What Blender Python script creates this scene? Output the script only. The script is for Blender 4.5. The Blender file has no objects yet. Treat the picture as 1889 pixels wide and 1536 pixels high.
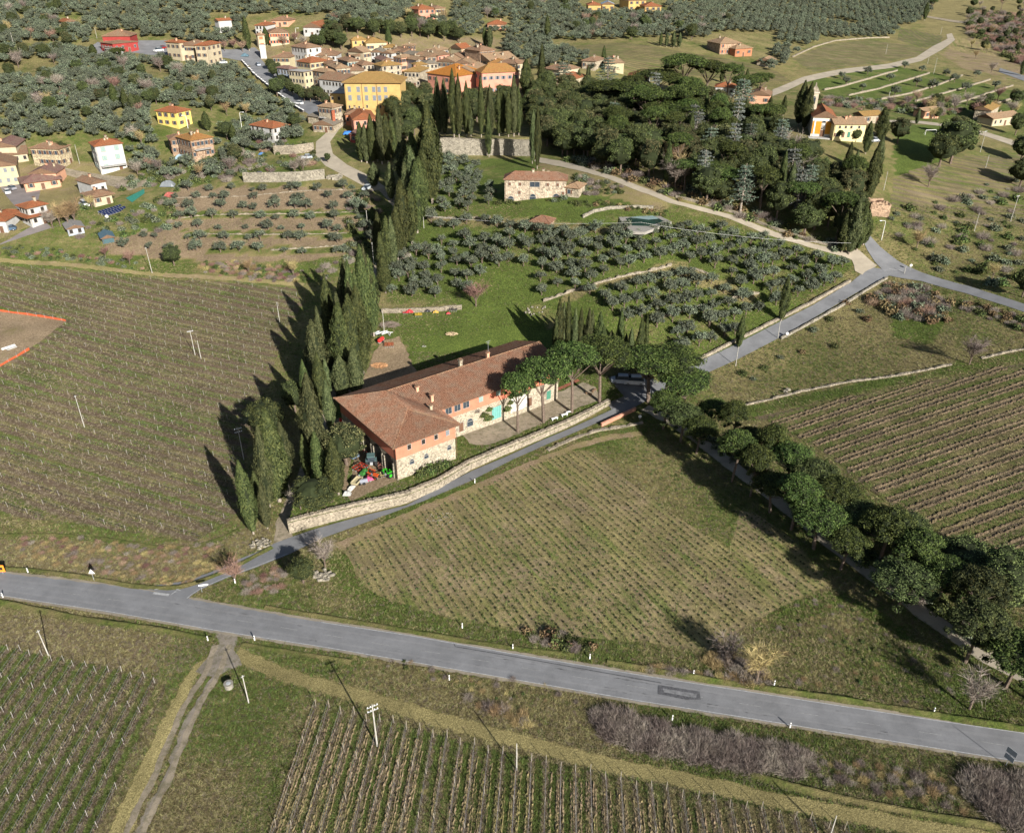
import bpy, math, random, time
import numpy as np
from mathutils import Vector, Matrix
from mathutils.geometry import delaunay_2d_cdt
T0 = time.time()
rad = math.radians
random.seed(7)
S = bpy.context.scene
COL = S.collection
# ------------------------------------------------------------------ camera, light, exposure
PITCH = rad(30.0); CAMZ = 92.0; FPX = 1500.0; CX, CY = 944.5, 768.0
cam = bpy.data.cameras.new('camera')
cam.sensor_width = 36.0; cam.lens = 36.0 * FPX / 1889.0
cam.clip_start = 1.0; cam.clip_end = 6000.0
camo = bpy.data.objects.new('camera', cam); COL.objects.link(camo)
camo.location = (0, 0, CAMZ); camo.rotation_euler = (rad(90) - PITCH, 0, 0)
S.camera = camo
SUN_EL = rad(24.0)
SHX, SHY = -0.53, 0.85                       # way the shadows fall on the ground
w = bpy.data.worlds.new('World'); S.world = w; w.use_nodes = True
nt = w.node_tree; bg = nt.nodes['Background']; sky = nt.nodes.new('ShaderNodeTexSky')
sky.sky_type = 'NISHITA'; sky.sun_disc = False; sky.sun_elevation = SUN_EL
sky.sun_rotation = math.atan2(-SHX, -SHY)
nt.links.new(sky.outputs[0], bg.inputs[0]); bg.inputs[1].default_value = 0.05
sun = bpy.data.lights.new('sun', 'SUN'); sun.energy = 5.0; sun.angle = rad(0.5); sun.color = (1.0, 0.955, 0.88)
suno = bpy.data.objects.new('sun', sun); COL.objects.link(suno)
hd = math.hypot(SHX, SHY)
suno.rotation_euler = Vector((SHX / hd * math.cos(SUN_EL), SHY / hd * math.cos(SUN_EL), -math.sin(SUN_EL))).to_track_quat('-Z', 'Y').to_euler()
S.view_settings.view_transform = 'Standard'; S.view_settings.look = 'None'
S.view_settings.exposure = 1.12; S.view_settings.gamma = 1.0; S.view_settings.use_curve_mapping = False
S.cycles.max_bounces = 4; S.cycles.diffuse_bounces = 2; S.cycles.glossy_bounces = 2
S.cycles.transparent_max_bounces = 4; S.cycles.transmission_bounces = 2
# ------------------------------------------------------------------ geometry of the place
cp, sp = math.cos(PITCH), math.sin(PITCH)
def ray(px, py):
    u = (px - CX) / FPX; v = (py - CY) / FPX
    return (u, cp - v * sp, -(sp + v * cp))
def at_z(px, py, E):
    d = ray(px, py); t = (CAMZ - E) / -d[2]
    return (d[0] * t, d[1] * t)
# survey of heights above the main road: (photo x, photo y, metres)
SURVEY = [(0,1536,0),(944,1536,0),(1889,1536,0),(0,1085,0),(470,1150,0),(944,1220,0),(1400,1300,0),(1889,1380,0),
 (1000,1000,.3),(735,880,0),(843,838,0),(1100,780,.3),(450,850,.4),(200,900,.4),(0,800,2),(250,650,3),(0,650,5),(0,500,8),(300,505,7),(560,525,7),
 (640,1010,0),(1530,1085,.5),(1700,1200,.3),(1000,632,2.5),(640,735,1.5),
 (700,470,11),(1640,500,12),(1435,622,5),(1300,685,2),(1889,560,13),(1889,750,8),(1600,740,5),(1700,900,3.5),(1889,1100,1.5),
 (1600,400,21),(1540,256,32),(1490,255,32),(1770,250,29),(1889,400,18),(1889,262,25),(1750,420,17),(1480,470,15),(1190,412,21),(985,372,23),(880,290,24.5),(960,300,24.5),
 (1100,560,12),(880,560,8),(780,570,6),(940,590,6),(1240,370,24),(1350,410,20),
 (860,245,26),(1150,290,28),(1300,280,29),(650,250,28),(690,210,32),(560,205,33),(620,320,22),(690,350,20),(600,400,15.5),(450,440,12),
 (800,120,40),(900,100,42),(700,110,42),(540,120,40),(440,110,42),(370,115,43),(220,100,45),(195,318,19),(60,405,15.5),(0,440,13),(110,305,21),(0,340,18),(0,250,28),(0,130,42),
 (340,240,28.5),(350,290,23),(250,180,36),(500,235,27),(0,0,66),(500,0,64),(944,0,62),(1400,0,56),(1889,0,46),(700,50,54),(300,40,56),
 (1100,110,44),(1180,140,37.5),(1340,170,34),(1450,165,33.5),(1600,120,35),(1750,70,36),(1650,170,31.5),(1889,180,28),(1700,210,29.5),(1889,60,38),(1350,100,42),(1150,15,58)]
WORLD_PTS = [(-300,-60,-1),(0,-60,-1),(300,-60,-1),(-500,60,0),(500,60,0),(-500,300,30),(-700,700,95),(0,800,104),(300,900,66),(700,800,40),(600,300,14),(0,1400,190),(-900,1400,200),(900,1500,110),(-900,0,0),(900,0,0)]
cps = [(*at_z(a, b, e), e) for a, b, e in SURVEY] + WORLD_PTS
CP = np.array(cps, float)
def tps_k(r2): return 0.5 * r2 * np.log(r2 + 1e-9)
SC_ = 100.0
P_ = CP[:, :2] / SC_
n_ = len(P_)
K_ = tps_k(((P_[:, None] - P_[None]) ** 2).sum(-1)) + np.eye(n_) * 0.02
A_ = np.zeros((n_ + 3, n_ + 3)); A_[:n_, :n_] = K_; A_[:n_, n_] = 1; A_[:n_, n_ + 1:] = P_; A_[n_, :n_] = 1; A_[n_ + 1:, :n_] = P_.T
sol = np.linalg.solve(A_, np.concatenate([CP[:, 2], np.zeros(3)]))
def smooth(t):
    t = np.clip(t, 0, 1); return t * t * (3 - 2 * t)
def line_frame(x, y, a, b):
    dx, dy = b[0] - a[0], b[1] - a[1]; L = math.hypot(dx, dy); dx /= L; dy /= L
    return ((x - a[0]) * dx + (y - a[1]) * dy) / L, -(x - a[0]) * dy + (y - a[1]) * dx
PWA, PWB = at_z(808, 284, 24.5), at_z(990, 287, 24.5)          # high park wall
SWA, SWB = at_z(562, 207, 33), at_z(446, 114, 42)              # wall of the village street
def height_np(x, y):
    q = np.stack([x, y], -1) / SC_
    z = np.zeros(x.shape)
    for i in range(n_):
        z += sol[i] * tps_k(((q - P_[i]) ** 2).sum(-1))
    z += sol[n_] + q[..., 0] * sol[n_ + 1] + q[..., 1] * sol[n_ + 2]
    t, d = line_frame(x, y, PWA, PWB)
    z += 5.0 * smooth((d + .2) / 3) * np.exp(-np.maximum(d, 0) / 45) * smooth((t + .15) / .3) * smooth((1.25 - t) / .3)
    t, d = line_frame(x, y, SWA, SWB)
    z -= 4.0 * smooth((d - .3) / 4) * np.exp(-np.maximum(d, 0) / 22) * smooth((t + .1) / .25) * smooth((1.1 - t) / .2)
    return z
GX0, GX1, GY0, GY1, GS = -900, 900, -60, 1500, 4.0
gx = np.arange(GX0, GX1 + 1, GS); gy = np.arange(GY0, GY1 + 1, GS)
HG = height_np(*np.meshgrid(gx, gy, indexing='xy'))
HL = HG.tolist(); NXG, NYG = len(gx), len(gy)
def E0(x, y):
    fx = min(max((x - GX0) / GS, 0), NXG - 1.001); fy = min(max((y - GY0) / GS, 0), NYG - 1.001)
    i = int(fx); j = int(fy); fx -= i; fy -= j
    a = HL[j]; b = HL[j + 1]
    return (a[i] * (1 - fx) + a[i + 1] * fx) * (1 - fy) + (b[i] * (1 - fx) + b[i + 1] * fx) * fy
def E0n(x, y):
    fx = np.clip((x - GX0) / GS, 0, NXG - 1.001); fy = np.clip((y - GY0) / GS, 0, NYG - 1.001)
    i = fx.astype(int); j = fy.astype(int); fx = fx - i; fy = fy - j
    return (HG[j, i] * (1 - fx) + HG[j, i + 1] * fx) * (1 - fy) + (HG[j + 1, i] * (1 - fx) + HG[j + 1, i + 1] * fx) * fy
def inpoly(x, y, P):
    c = False; j = len(P) - 1
    for i in range(len(P)):
        if (P[i][1] > y) != (P[j][1] > y) and x < (P[j][0] - P[i][0]) * (y - P[i][1]) / (P[j][1] - P[i][1]) + P[i][0]: c = not c
        j = i
    return c
# farmyard terrace above the lane: height over the natural ground
RW = [at_z(*p, 0) for p in [(534,984),(575,972),(620,960),(680,945),(750,928),(810,902),(868,866),(930,838),(1000,808),(1060,783),(1126,752)]]
YA, YB = RW[0], RW[-1]
def seg_d(x, y, pts):
    best = 1e9; side = 1; tt = 0
    n = len(pts) - 1
    for i in range(n):
        ax, ay = pts[i]; bx, by = pts[i + 1]; dx, dy = bx - ax, by - ay; L2 = dx * dx + dy * dy
        t = max(0, min(1, ((x - ax) * dx + (y - ay) * dy) / L2))
        ex, ey = x - ax - t * dx, y - ay - t * dy; d = math.hypot(ex, ey)
        if d < best: best = d; tt = (i + t) / n
    return best, tt
YARD = RW + [at_z(1150, 742, .3), at_z(1100, 690, 1), at_z(1060, 640, 2), at_z(950, 615, 3), at_z(820, 625, 3), at_z(720, 660, 2.5), at_z(640, 720, 2), at_z(612, 760, 1.5), at_z(600, 850, .5), at_z(552, 930, 0)]
def yard_h(x, y):
    d, t = seg_d(x, y, RW)
    front = 2.3 - 1.5 * t
    return 0.07 + front * float(smooth(1 - (d - 1) / 42.0))
def H(x, y):
    z = E0(x, y)
    if -45 < x < 35 and 115 < y < 190 and inpoly(x, y, YARD): z += yard_h(x, y)
    return z
def march(px, py, hh, f):
    d = ray(px, py); t0 = 30.0; t = t0; prev = CAMZ
    while t < 2500:
        z = CAMZ + d[2] * t
        if z < 120 and z < f(d[0] * t, d[1] * t) + hh: break
        t0 = t; t += 3.0 if t < 900 else 12.0
    lo, hi = t0, t
    for _ in range(14):
        m = (lo + hi) / 2
        if CAMZ + d[2] * m < f(d[0] * m, d[1] * m) + hh: hi = m
        else: lo = m
    return (d[0] * hi, d[1] * hi)
def G(px, py, hh=0.0): return march(px, py, hh, H)
def GE(px, py, hh=0.0): return march(px, py, hh, E0)
def proj(x, y, z):
    zz = z - CAMZ; dp = y * cp - zz * sp; yc = -(zz * cp + y * sp)
    return (CX + FPX * x / dp, CY + FPX * yc / dp, dp)
def mpp(x, y, z):                      # metres per photo pixel there
    return (y * cp - (z - CAMZ) * sp) / FPX
# ------------------------------------------------------------------ materials
MATS = {}
class N:
    def __init__(s, name):
        s.m = bpy.data.materials.new(name); s.m.use_nodes = True; s.t = s.m.node_tree
        s.b = s.t.nodes['Principled BSDF']; s.b.inputs['Roughness'].default_value = 0.9
        s.b.inputs['Specular IOR Level'].default_value = 0.15
        s._p = None
    def n(s, typ, **kw):
        o = s.t.nodes.new(typ)
        for k, v in kw.items(): setattr(o, k, v)
        return o
    def L(s, a, b): s.t.links.new(a, b)
    def pos(s, obj=False):
        if obj: return s.n('ShaderNodeTexCoord').outputs['Object']
        if s._p is None: s._p = s.n('ShaderNodeNewGeometry')
        return s._p.outputs['Position']
    def noise(s, sc, det=3, rough=.55, vec=None, dist=0):
        o = s.n('ShaderNodeTexNoise'); o.inputs['Scale'].default_value = sc; o.inputs['Detail'].default_value = det
        o.inputs['Roughness'].default_value = rough; o.inputs['Distortion'].default_value = dist
        s.L(vec if vec is not None else s.pos(), o.inputs['Vector']); return o.outputs[0]
    def ramp(s, f, stops):
        o = s.n('ShaderNodeValToRGB'); e = o.color_ramp.elements
        while len(e) < len(stops): e.new(.5)
        for k, (p, c) in enumerate(stops):
            e[k].position = p; e[k].color = (c[0], c[1], c[2], 1) if isinstance(c, tuple) else (c, c, c, 1)
        s.L(f, o.inputs[0]); return o.outputs[0]
    def mix(s, f, a, b, mode='MIX'):
        o = s.n('ShaderNodeMix', data_type='RGBA', blend_type=mode)
        for sock, v in ((o.inputs[0], f), (o.inputs[6], a), (o.inputs[7], b)):
            if isinstance(v, (int, float)): sock.default_value = v
            elif isinstance(v, tuple): sock.default_value = (v[0], v[1], v[2], 1)
            else: s.L(v, sock)
        return o.outputs[2]
    def math(s, op, a, b=0.0, c=None):
        o = s.n('ShaderNodeMath', operation=op)
        for k, v in enumerate((a, b) if c is None else (a, b, c)):
            if isinstance(v, (int, float)): o.inputs[k].default_value = v
            else: s.L(v, o.inputs[k])
        return o.outputs[0]
    def bump(s, h, st=.5, dist=.1):
        o = s.n('ShaderNodeBump'); o.inputs['Strength'].default_value = st; o.inputs['Distance'].default_value = dist
        s.L(h, o.inputs['Height']); s.L(o.outputs[0], s.b.inputs['Normal'])
    def out(s, col, rough=None):
        if isinstance(col, tuple): s.b.inputs['Base Color'].default_value = (*col, 1)
        else: s.L(col, s.b.inputs['Base Color'])
        if rough is not None: s.b.inputs['Roughness'].default_value = rough
        return s.m
def mat(name, f):
    if name not in MATS: MATS[name] = f()
    return MATS[name]
def lerp3(a, b, t): return tuple(a[i] * (1 - t) + b[i] * t for i in range(3))
def mul3(a, k): return tuple(min(v * k, .95) for v in a)
def plain(name, c, rough=.8, var=.25, sc=2.0):
    def f():
        k = N(name); n = k.noise(sc, 4)
        return k.out(k.ramp(n, [(.3, mul3(c, 1 - var)), (.7, mul3(c, 1 + var))]), rough)
    return mat(name, f)
GRASS_D, GRASS_M, GRASS_L = (.022, .040, .009), (.060, .092, .015), (.155, .190, .038)
DRY_D, DRY_M, DRY_L = (.048, .042, .018), (.170, .143, .060), (.37, .31, .145)
SOIL_D, SOIL_M, SOIL_L = (.062, .044, .028), (.205, .148, .094), (.36, .28, .19)
def ground_mat(name, green, bare, attr=False, stripes=None, tint=1.0):
    """green / bare: share of live grass and of bare soil; the rest is dry winter grass."""
    def f():
        k = N(name)
        fine = k.noise(2.6, 5, .75); mid = k.noise(.42, 5, .65); big = k.noise(.055, 4, .6); big2 = k.noise(.09, 4, .6, dist=.6)
        vf = k.noise(7.0, 3, .8)
        g = k.ramp(fine, [(.30, GRASS_D), (.5, GRASS_M), (.72, GRASS_L)])
        d = k.ramp(vf, [(.28, DRY_D), (.5, DRY_M), (.74, DRY_L)])
        s_ = k.ramp(fine, [(.28, SOIL_D), (.5, SOIL_M), (.75, SOIL_L)])
        if attr:
            a = k.n('ShaderNodeVertexColor', layer_name='zone'); sep = k.n('ShaderNodeSeparateColor'); k.L(a.outputs[0], sep.inputs[0])
            gs, bs, st = sep.outputs[0], sep.outputs[1], sep.outputs[2]
        else: gs, bs = green, bare
        gm = k.math('ADD', k.math('MULTIPLY', mid, .5), k.math('ADD', k.math('MULTIPLY', big, .55), k.math('MULTIPLY', vf, .25)))   # about .65
        fg = k.math('MULTIPLY', k.math('SUBTRACT', k.math('ADD', gm, gs), 1.02), 5.0); 
        fg = k.n('ShaderNodeClamp').outputs[0] if False else k.math('MINIMUM', k.math('MAXIMUM', k.math('ADD', fg, .0), 0), .93)
        bm = k.math('ADD', k.math('MULTIPLY', big2, .7), k.math('MULTIPLY', mid, .55))
        fb = k.math('MINIMUM', k.math('MAXIMUM', k.math('MULTIPLY', k.math('SUBTRACT', k.math('ADD', bm, bs), 1.0), 4.5), 0), .92)
        c = k.mix(fb, k.mix(fg, d, g), s_)
        if stripes:
            ang, sp_, amt, scol = stripes
            sx = k.n('ShaderNodeSeparateXYZ'); k.L(k.pos(), sx.inputs[0])
            pr = k.math('ADD', k.math('MULTIPLY', sx.outputs[0], -math.sin(ang)), k.math('MULTIPLY', sx.outputs[1], math.cos(ang)))
            pr = k.math('ADD', pr, k.math('MULTIPLY', mid, .5))
            wv = k.math('SINE', k.math('MULTIPLY', pr, 2 * math.pi / sp_))
            ff = k.math('MULTIPLY', k.math('ADD', k.math('MULTIPLY', wv, .5), .5), amt)
            ff = k.math('MULTIPLY', ff, k.math('ADD', vf, .45))
            c = k.mix(ff, c, scol)
            mp = k.n('ShaderNodeMapping'); mp.inputs['Rotation'].default_value = (0, 0, -ang); k.L(k.pos(), mp.inputs['Vector'])
            mp2 = k.n('ShaderNodeMapping'); mp2.inputs['Scale'].default_value = (.05, .42, .3); k.L(mp.outputs[0], mp2.inputs['Vector'])
            st1 = k.noise(1.0, 4, .6, mp2.outputs[0])
            c = k.mix(k.ramp(st1, [(.36, .62), (.47, 0.0)]), c, g)
            c = k.mix(k.ramp(st1, [(.54, 0.0), (.66, .65)]), c, k.mix(vf, mul3(scol, .7), mul3(scol, 1.9)))
        tone = k.ramp(k.noise(.13, 3, .6), [(.25, .72 * tint), (.75, 1.22 * tint)])
        c = k.mix(1.0, c, tone, 'MULTIPLY')
        k.bump(k.math('ADD', k.math('MULTIPLY', vf, .5), fine), .9, .22)
        return k.out(c, .97)
    return mat(name, f)
def foliage(name, dark, mid, light, sc=.35, rough=.75):
    def f():
        k = N(name); g = k.pos(); geo = k._p
        oi = k.n('ShaderNodeObjectInfo').outputs['Random']
        n1 = k.noise(sc, 3)
        isl = geo.outputs['Random Per Island']
        v = k.math('ADD', k.math('MULTIPLY', isl, .55), k.math('MULTIPLY', n1, .65))
        c = k.ramp(v, [(.22, dark), (.55, mid), (.92, light)])
        h = k.n('ShaderNodeHueSaturation'); k.L(c, h.inputs['Color'])
        k.L(k.math('ADD', k.math('MULTIPLY', oi, .05), .475), h.inputs['Hue'])
        k.L(k.math('ADD', k.math('MULTIPLY', oi, .65), .68), h.inputs['Value'])
        return k.out(h.outputs[0], rough)
    return mat(name, f)
def bark(name, c): return plain(name, c, .95, .4, 3.0)
def tiles(name, c, lich=(.42, .36, .24)):
    c = mul3(c, .60); lich = mul3(lich, .60)
    def f():
        k = N(name); p = k.pos(True)
        n1 = k.noise(4.5, 4, .8, p); n2 = k.noise(.5, 4, .6, p); n3 = k.noise(11, 2, .7, p)
        col = k.ramp(n1, [(.34, mul3(c, .30)), (.47, mul3(c, .85)), (.56, mul3(c, 1.3)), (.70, lerp3(c, mul3(lich, 1.3), .85))])
        col = k.mix(k.math('MULTIPLY', k.ramp(n2, [(.42, 0.0), (.68, 1.0)]), .45), col, mul3(lich, .75))
        col = k.mix(k.ramp(n3, [(.56, 0.0), (.64, .75)]), col, mul3(c, .25))
        k.bump(n1, .8, .12)
        return k.out(col, .9)
    return mat(name, f)
def stucco(name, c, var=.16):
    c = mul3(c, .80)
    def f():
        k = N(name); p = k.pos(); n1 = k.noise(.6, 5, .65, p); n2 = k.noise(5, 3, .7, p)
        col = k.ramp(k.math('ADD', k.math('MULTIPLY', n1, .7), k.math('MULTIPLY', n2, .3)), [(.3, mul3(c, 1 - var * 1.6)), (.5, c), (.7, mul3(c, 1 + var))])
        return k.out(col, .9)
    return mat(name, f)
def stone(name, c, sc=2.2):
    c = mul3(c, .80)
    def f():
        k = N(name); p = k.pos()
        v = k.n('ShaderNodeTexVoronoi'); v.inputs['Scale'].default_value = sc; k.L(p, v.inputs['Vector'])
        sep = k.n('ShaderNodeSeparateColor'); k.L(v.outputs['Color'], sep.inputs[0])
        n1 = k.noise(.5, 4, .6); n2 = k.noise(6, 3, .7)
        col = k.ramp(k.math('ADD', k.math('MULTIPLY', sep.outputs[0], .6), k.math('MULTIPLY', n2, .4)), [(.15, mul3(c, .5)), (.45, mul3(c, .95)), (.8, mul3(c, 1.35))])
        col = k.mix(k.ramp(n1, [(.4, 0.0), (.7, .5)]), col, mul3(c, .6))
        jt = k.ramp(v.outputs['Distance'], [(.25, 1.0), (.6, .0)])
        k.bump(jt, .8, .12)
        return k.out(col, .95)
    return mat(name, f)
def asphalt(name, c, kk=1.0):
    def f():
        k = N(name); n1 = k.noise(.25, 4, .6); n2 = k.noise(9, 3, .8); n3 = k.noise(1.3, 4, .6, dist=1.2)
        col = k.ramp(k.math('ADD', k.math('MULTIPLY', n1, .6), k.math('MULTIPLY', n2, .4)), [(.34, mul3(c, 1 - .24 * kk)), (.5, c), (.66, mul3(c, 1 + .22 * kk))])
        if kk > 1: col = k.mix(k.ramp(k.noise(.8, 5, .75), [(.48, 0.0), (.6, .55)]), col, (.10, .095, .045)); k.bump(n2, 1.0, .15)
        col = k.mix(k.ramp(n3, [(.52, 0.0), (.62, .22)]), col, mul3(c, .75))
        return k.out(col, .85)
    return mat(name, f)
LEAF_CYP = foliage('cypress_foliage', (.014, .020, .007), (.032, .042, .013), (.080, .088, .028), .9)
LEAF_CYP2 = foliage('cypress_foliage_pale', (.014, .020, .008), (.042, .052, .020), (.100, .108, .045), .9)
LEAF_PINE = foliage('pine_foliage', (.009, .016, .004), (.034, .052, .012), (.105, .130, .034), .5)
LEAF_OAK = foliage('oak_foliage', (.014, .020, .006), (.050, .064, .019), (.135, .150, .052), .35)
LEAF_OLIVE = foliage('olive_foliage', (.026, .036, .022), (.085, .102, .064), (.20, .22, .145), .5)
LEAF_OLIVE2 = foliage('olive_foliage_far', (.022, .032, .022), (.062, .078, .056), (.135, .155, .115), .5)
LEAF_CEDAR = foliage('cedar_foliage', (.020, .032, .022), (.062, .085, .060), (.14, .165, .12), .6)
LEAF_BUSH = foliage('bush_foliage', (.016, .028, .008), (.052, .075, .020), (.12, .13, .04), .8)
TWIG = foliage('twig', (.07, .055, .045), (.19, .155, .13), (.34, .29, .25), .6)
TWIG_Y = foliage('twig_ochre', (.11, .085, .04), (.27, .20, .095), (.44, .34, .17), .6)
TWIG_R = foliage('twig_red', (.10, .06, .045), (.23, .14, .105), (.38, .25, .19), .6)
LEAF_DRYBUSH = foliage('brown_foliage', (.045, .032, .018), (.13, .09, .045), (.24, .175, .09), .6)
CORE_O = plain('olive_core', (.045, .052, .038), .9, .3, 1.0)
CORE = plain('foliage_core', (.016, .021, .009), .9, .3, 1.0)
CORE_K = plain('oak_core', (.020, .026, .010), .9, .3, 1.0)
BARK = bark('bark', (.12, .09, .07)); BARK_P = bark('bark_pale', (.26, .22, .18))
ASPH = asphalt('asphalt', (.162, .163, .168)); ASPH2 = asphalt('asphalt_lane', (.150, .152, .158)); GRAVEL = asphalt('gravel', (.27, .225, .165), 1.7)
GRAVEL2 = asphalt('gravel_pale', (.30, .26, .20)); DIRT = ground_mat('dirt_track', .0, .62, tint=1.25)
STONE = stone('stone_warm', (.31, .265, .20), 3); STONE_D = stone('stone_dark', (.20, .165, .12)); STONE_L = stone('stone_pale', (.29, .26, .205), 2.2)
WHITE = plain('white_paint', (.75, .74, .72), .6, .06); CONC = plain('concrete', (.30, .29, .27), .85, .12, 1.5)
METAL = plain('grey_metal', (.30, .31, .32), .45, .12); DARK = plain('dark_opening', (.022, .020, .018), .6, .2); GLASS = plain('window_glass', (.035, .045, .055), .15, .3)
WOOD = plain('wood', (.20, .13, .08), .8, .3); BLACK = plain('black_rubber', (.018, .018, .018), .7, .2)
def paint(name, c): return plain(name, mul3(c, .62), .4, .12, 3.0)
# ------------------------------------------------------------------ mesh helpers
class MB:
    def __init__(s): s.v = []; s.f = []; s.m = []; s.mats = []
    def mi(s, m):
        if m not in s.mats: s.mats.append(m)
        return s.mats.index(m)
    def face(s, pts, m):
        b = len(s.v); s.v += [tuple(p) for p in pts]; s.f.append(tuple(range(b, b + len(pts)))); s.m.append(s.mi(m))
    def mesh(s, vs, fs, m):
        b = len(s.v); s.v += [tuple(p) for p in vs]; k = s.mi(m)
        for f in fs: s.f.append(tuple(i + b for i in f)); s.m.append(k)
    def box(s, c, d, m, rz=0.0, rx=0.0, ry=0.0, taper=1.0):
        vs = []
        for sz in (-1, 1):
            k = taper if sz > 0 else 1.0
            for sx, sy in ((-1, -1), (1, -1), (1, 1), (-1, 1)): vs.append(Vector((sx * d[0] / 2 * k, sy * d[1] / 2 * k, sz * d[2] / 2)))
        if rz or rx or ry:
            M = Matrix.Rotation(rz, 3, 'Z') @ Matrix.Rotation(ry, 3, 'Y') @ Matrix.Rotation(rx, 3, 'X'); vs = [M @ q for q in vs]
        vs = [(q[0] + c[0], q[1] + c[1], q[2] + c[2]) for q in vs]
        s.mesh(vs, [(3, 2, 1, 0), (4, 5, 6, 7), (0, 1, 5, 4), (1, 2, 6, 5), (2, 3, 7, 6), (3, 0, 4, 7)], m)
    def tube(s, a, b, r1, r2, m, n=6, cap=True):
        a = Vector(a); b = Vector(b); d = b - a
        if d.length < 1e-6: return
        q = d.to_track_quat('Z', 'Y'); vs = []
        for p, r in ((a, r1), (b, r2)):
            for i in range(n):
                t = 2 * math.pi * i / n; vs.append(p + q @ Vector((math.cos(t) * r, math.sin(t) * r, 0)))
        fs = [(i, (i + 1) % n, n + (i + 1) % n, n + i) for i in range(n)]
        if cap: fs += [tuple(range(n - 1, -1, -1)), tuple(range(n, 2 * n))]
        s.mesh(vs, fs, m)
    def wheel(s, c, r, wd, m, rz=0.0, n=12):
        ax = Vector((math.cos(rz), math.sin(rz), 0)) * wd / 2; c = Vector(c)
        s.tube(c - ax, c + ax, r, r, m, n)
    def ball(s, c, r, m, seg=8, ring=5, sq=(1, 1, 1)):
        vs = []; fs = []
        for j in range(ring + 1):
            ph = math.pi * j / ring
            for i in range(seg):
                t = 2 * math.pi * i / seg
                vs.append((c[0] + r * sq[0] * math.sin(ph) * math.cos(t), c[1] + r * sq[1] * math.sin(ph) * math.sin(t), c[2] + r * sq[2] * math.cos(ph)))
        for j in range(ring):
            for i in range(seg): fs.append((j * seg + i, (j + 1) * seg + i, (j + 1) * seg + (i + 1) % seg, j * seg + (i + 1) % seg))
        s.mesh(vs, fs, m)
    def data(s, name):
        me = bpy.data.meshes.new(name); me.from_pydata(s.v, [], s.f)
        for m in s.mats: me.materials.append(m)
        if len(s.mats) > 1: me.polygons.foreach_set('material_index', s.m)
        me.update(); return me
def link(name, me, loc=(0, 0, 0), parent=None, rz=0.0, sc=None):
    o = bpy.data.objects.new(name, me); COL.objects.link(o); o.location = loc
    if rz: o.rotation_euler = (0, 0, rz)
    if sc is not None: o.scale = sc
    if parent is not None: o.parent = parent
    return o
def tag(o, label=None, cat=None, group=None, kind=None):
    if label: o['label'] = label
    if cat: o['category'] = cat
    if group: o['group'] = group
    if kind: o['kind'] = kind
    return o
def thing(name, label, cat, loc, group=None, rz=0.0): return tag(link(name, None, loc, None, rz), label, cat, group)
ORD = 'first second third fourth fifth sixth seventh eighth ninth tenth eleventh twelfth thirteenth fourteenth fifteenth sixteenth seventeenth eighteenth nineteenth twentieth'.split()
TENS = {20: 'twenty', 30: 'thirty', 40: 'forty', 50: 'fifty', 60: 'sixty', 70: 'seventy', 80: 'eighty', 90: 'ninety'}
def o_(i):
    if i < 20: return ORD[i]
    n = i + 1
    if n > 99: return 'hundred-' + (o_(n - 101) if n > 100 else 'th')
    t = n // 10 * 10
    if n % 10 == 0: return TENS[t][:-1] + 'ieth'
    return TENS[t] + '-' + ORD[n % 10 - 1]
def densify(P, step, closed=True):
    out = []; n = len(P)
    for i in range(n if closed else n - 1):
        a, b = P[i], P[(i + 1) % n]; L = math.dist(a, b); k = max(1, int(math.ceil(L / step)))
        for j in range(k): out.append((a[0] + (b[0] - a[0]) * j / k, a[1] + (b[1] - a[1]) * j / k))
    if not closed: out.append(P[-1])
    return out
def spline(P, k=5):
    out = []
    for i in range(len(P) - 1):
        p0 = P[max(i - 1, 0)]; p1 = P[i]; p2 = P[i + 1]; p3 = P[min(i + 2, len(P) - 1)]
        for j in range(k):
            t = j / k
            out.append(tuple(.5 * (2 * p1[c] + (p2[c] - p0[c]) * t + (2 * p0[c] - 5 * p1[c] + 4 * p2[c] - p3[c]) * t * t + (3 * p1[c] - p0[c] - 3 * p2[c] + p3[c]) * t ** 3) for c in (0, 1)))
    out.append(P[-1]); return out
NOTUFT = []; YEX = []
TRK = ('track', 'path', 'lane', 'road', 'straw', 'plot', 'wheel', 'driveway', 'drive', 'entrance', 'court', 'square', 'street')
def drape(name, poly, off, m, f=E0, step=3.0, grid=4.0, jag=0.0, obj=True):
    P = densify(poly, step)
    if any(q in name for q in TRK): NOTUFT.append(poly)
    if name in ('bare_earth', 'gravel_yard', 'brick_path', 'tractor_yard'): YEX.append(poly)
    if jag:
        r = random.Random(len(P)); P = [(x + r.uniform(-jag, jag), y + r.uniform(-jag, jag)) for x, y in P]
    xs = [p[0] for p in P]; ys = [p[1] for p in P]
    pts = [Vector(p) for p in P]; n = len(pts)
    x = math.floor(min(xs) / grid) * grid
    while x < max(xs):
        y = math.floor(min(ys) / grid) * grid
        while y < max(ys):
            if inpoly(x, y, P): pts.append(Vector((x, y)))
            y += grid
        x += grid
    r = delaunay_2d_cdt(pts, [], [list(range(n))], 1, 1e-4)
    vs = [(p[0], p[1], f(p[0], p[1]) + off) for p in r[0]]
    me = bpy.data.meshes.new(name); me.from_pydata(vs, [], [tuple(t) for t in r[2]])
    # faces up
    me.update()
    if len(me.polygons) and me.polygons[0].normal.z < 0: me.flip_normals()
    me.materials.append(m)
    if not obj: return me
    return tag(link(name, me), kind='structure')
def band(left, right): return list(left) + list(reversed(right))
def offset_line(P, d):
    out = []
    for i in range(len(P)):
        a = P[max(i - 1, 0)]; b = P[min(i + 1, len(P) - 1)]; L = math.dist(a, b) or 1
        out.append((P[i][0] - (b[1] - a[1]) / L * d, P[i][1] + (b[0] - a[0]) / L * d))
    return out
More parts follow.
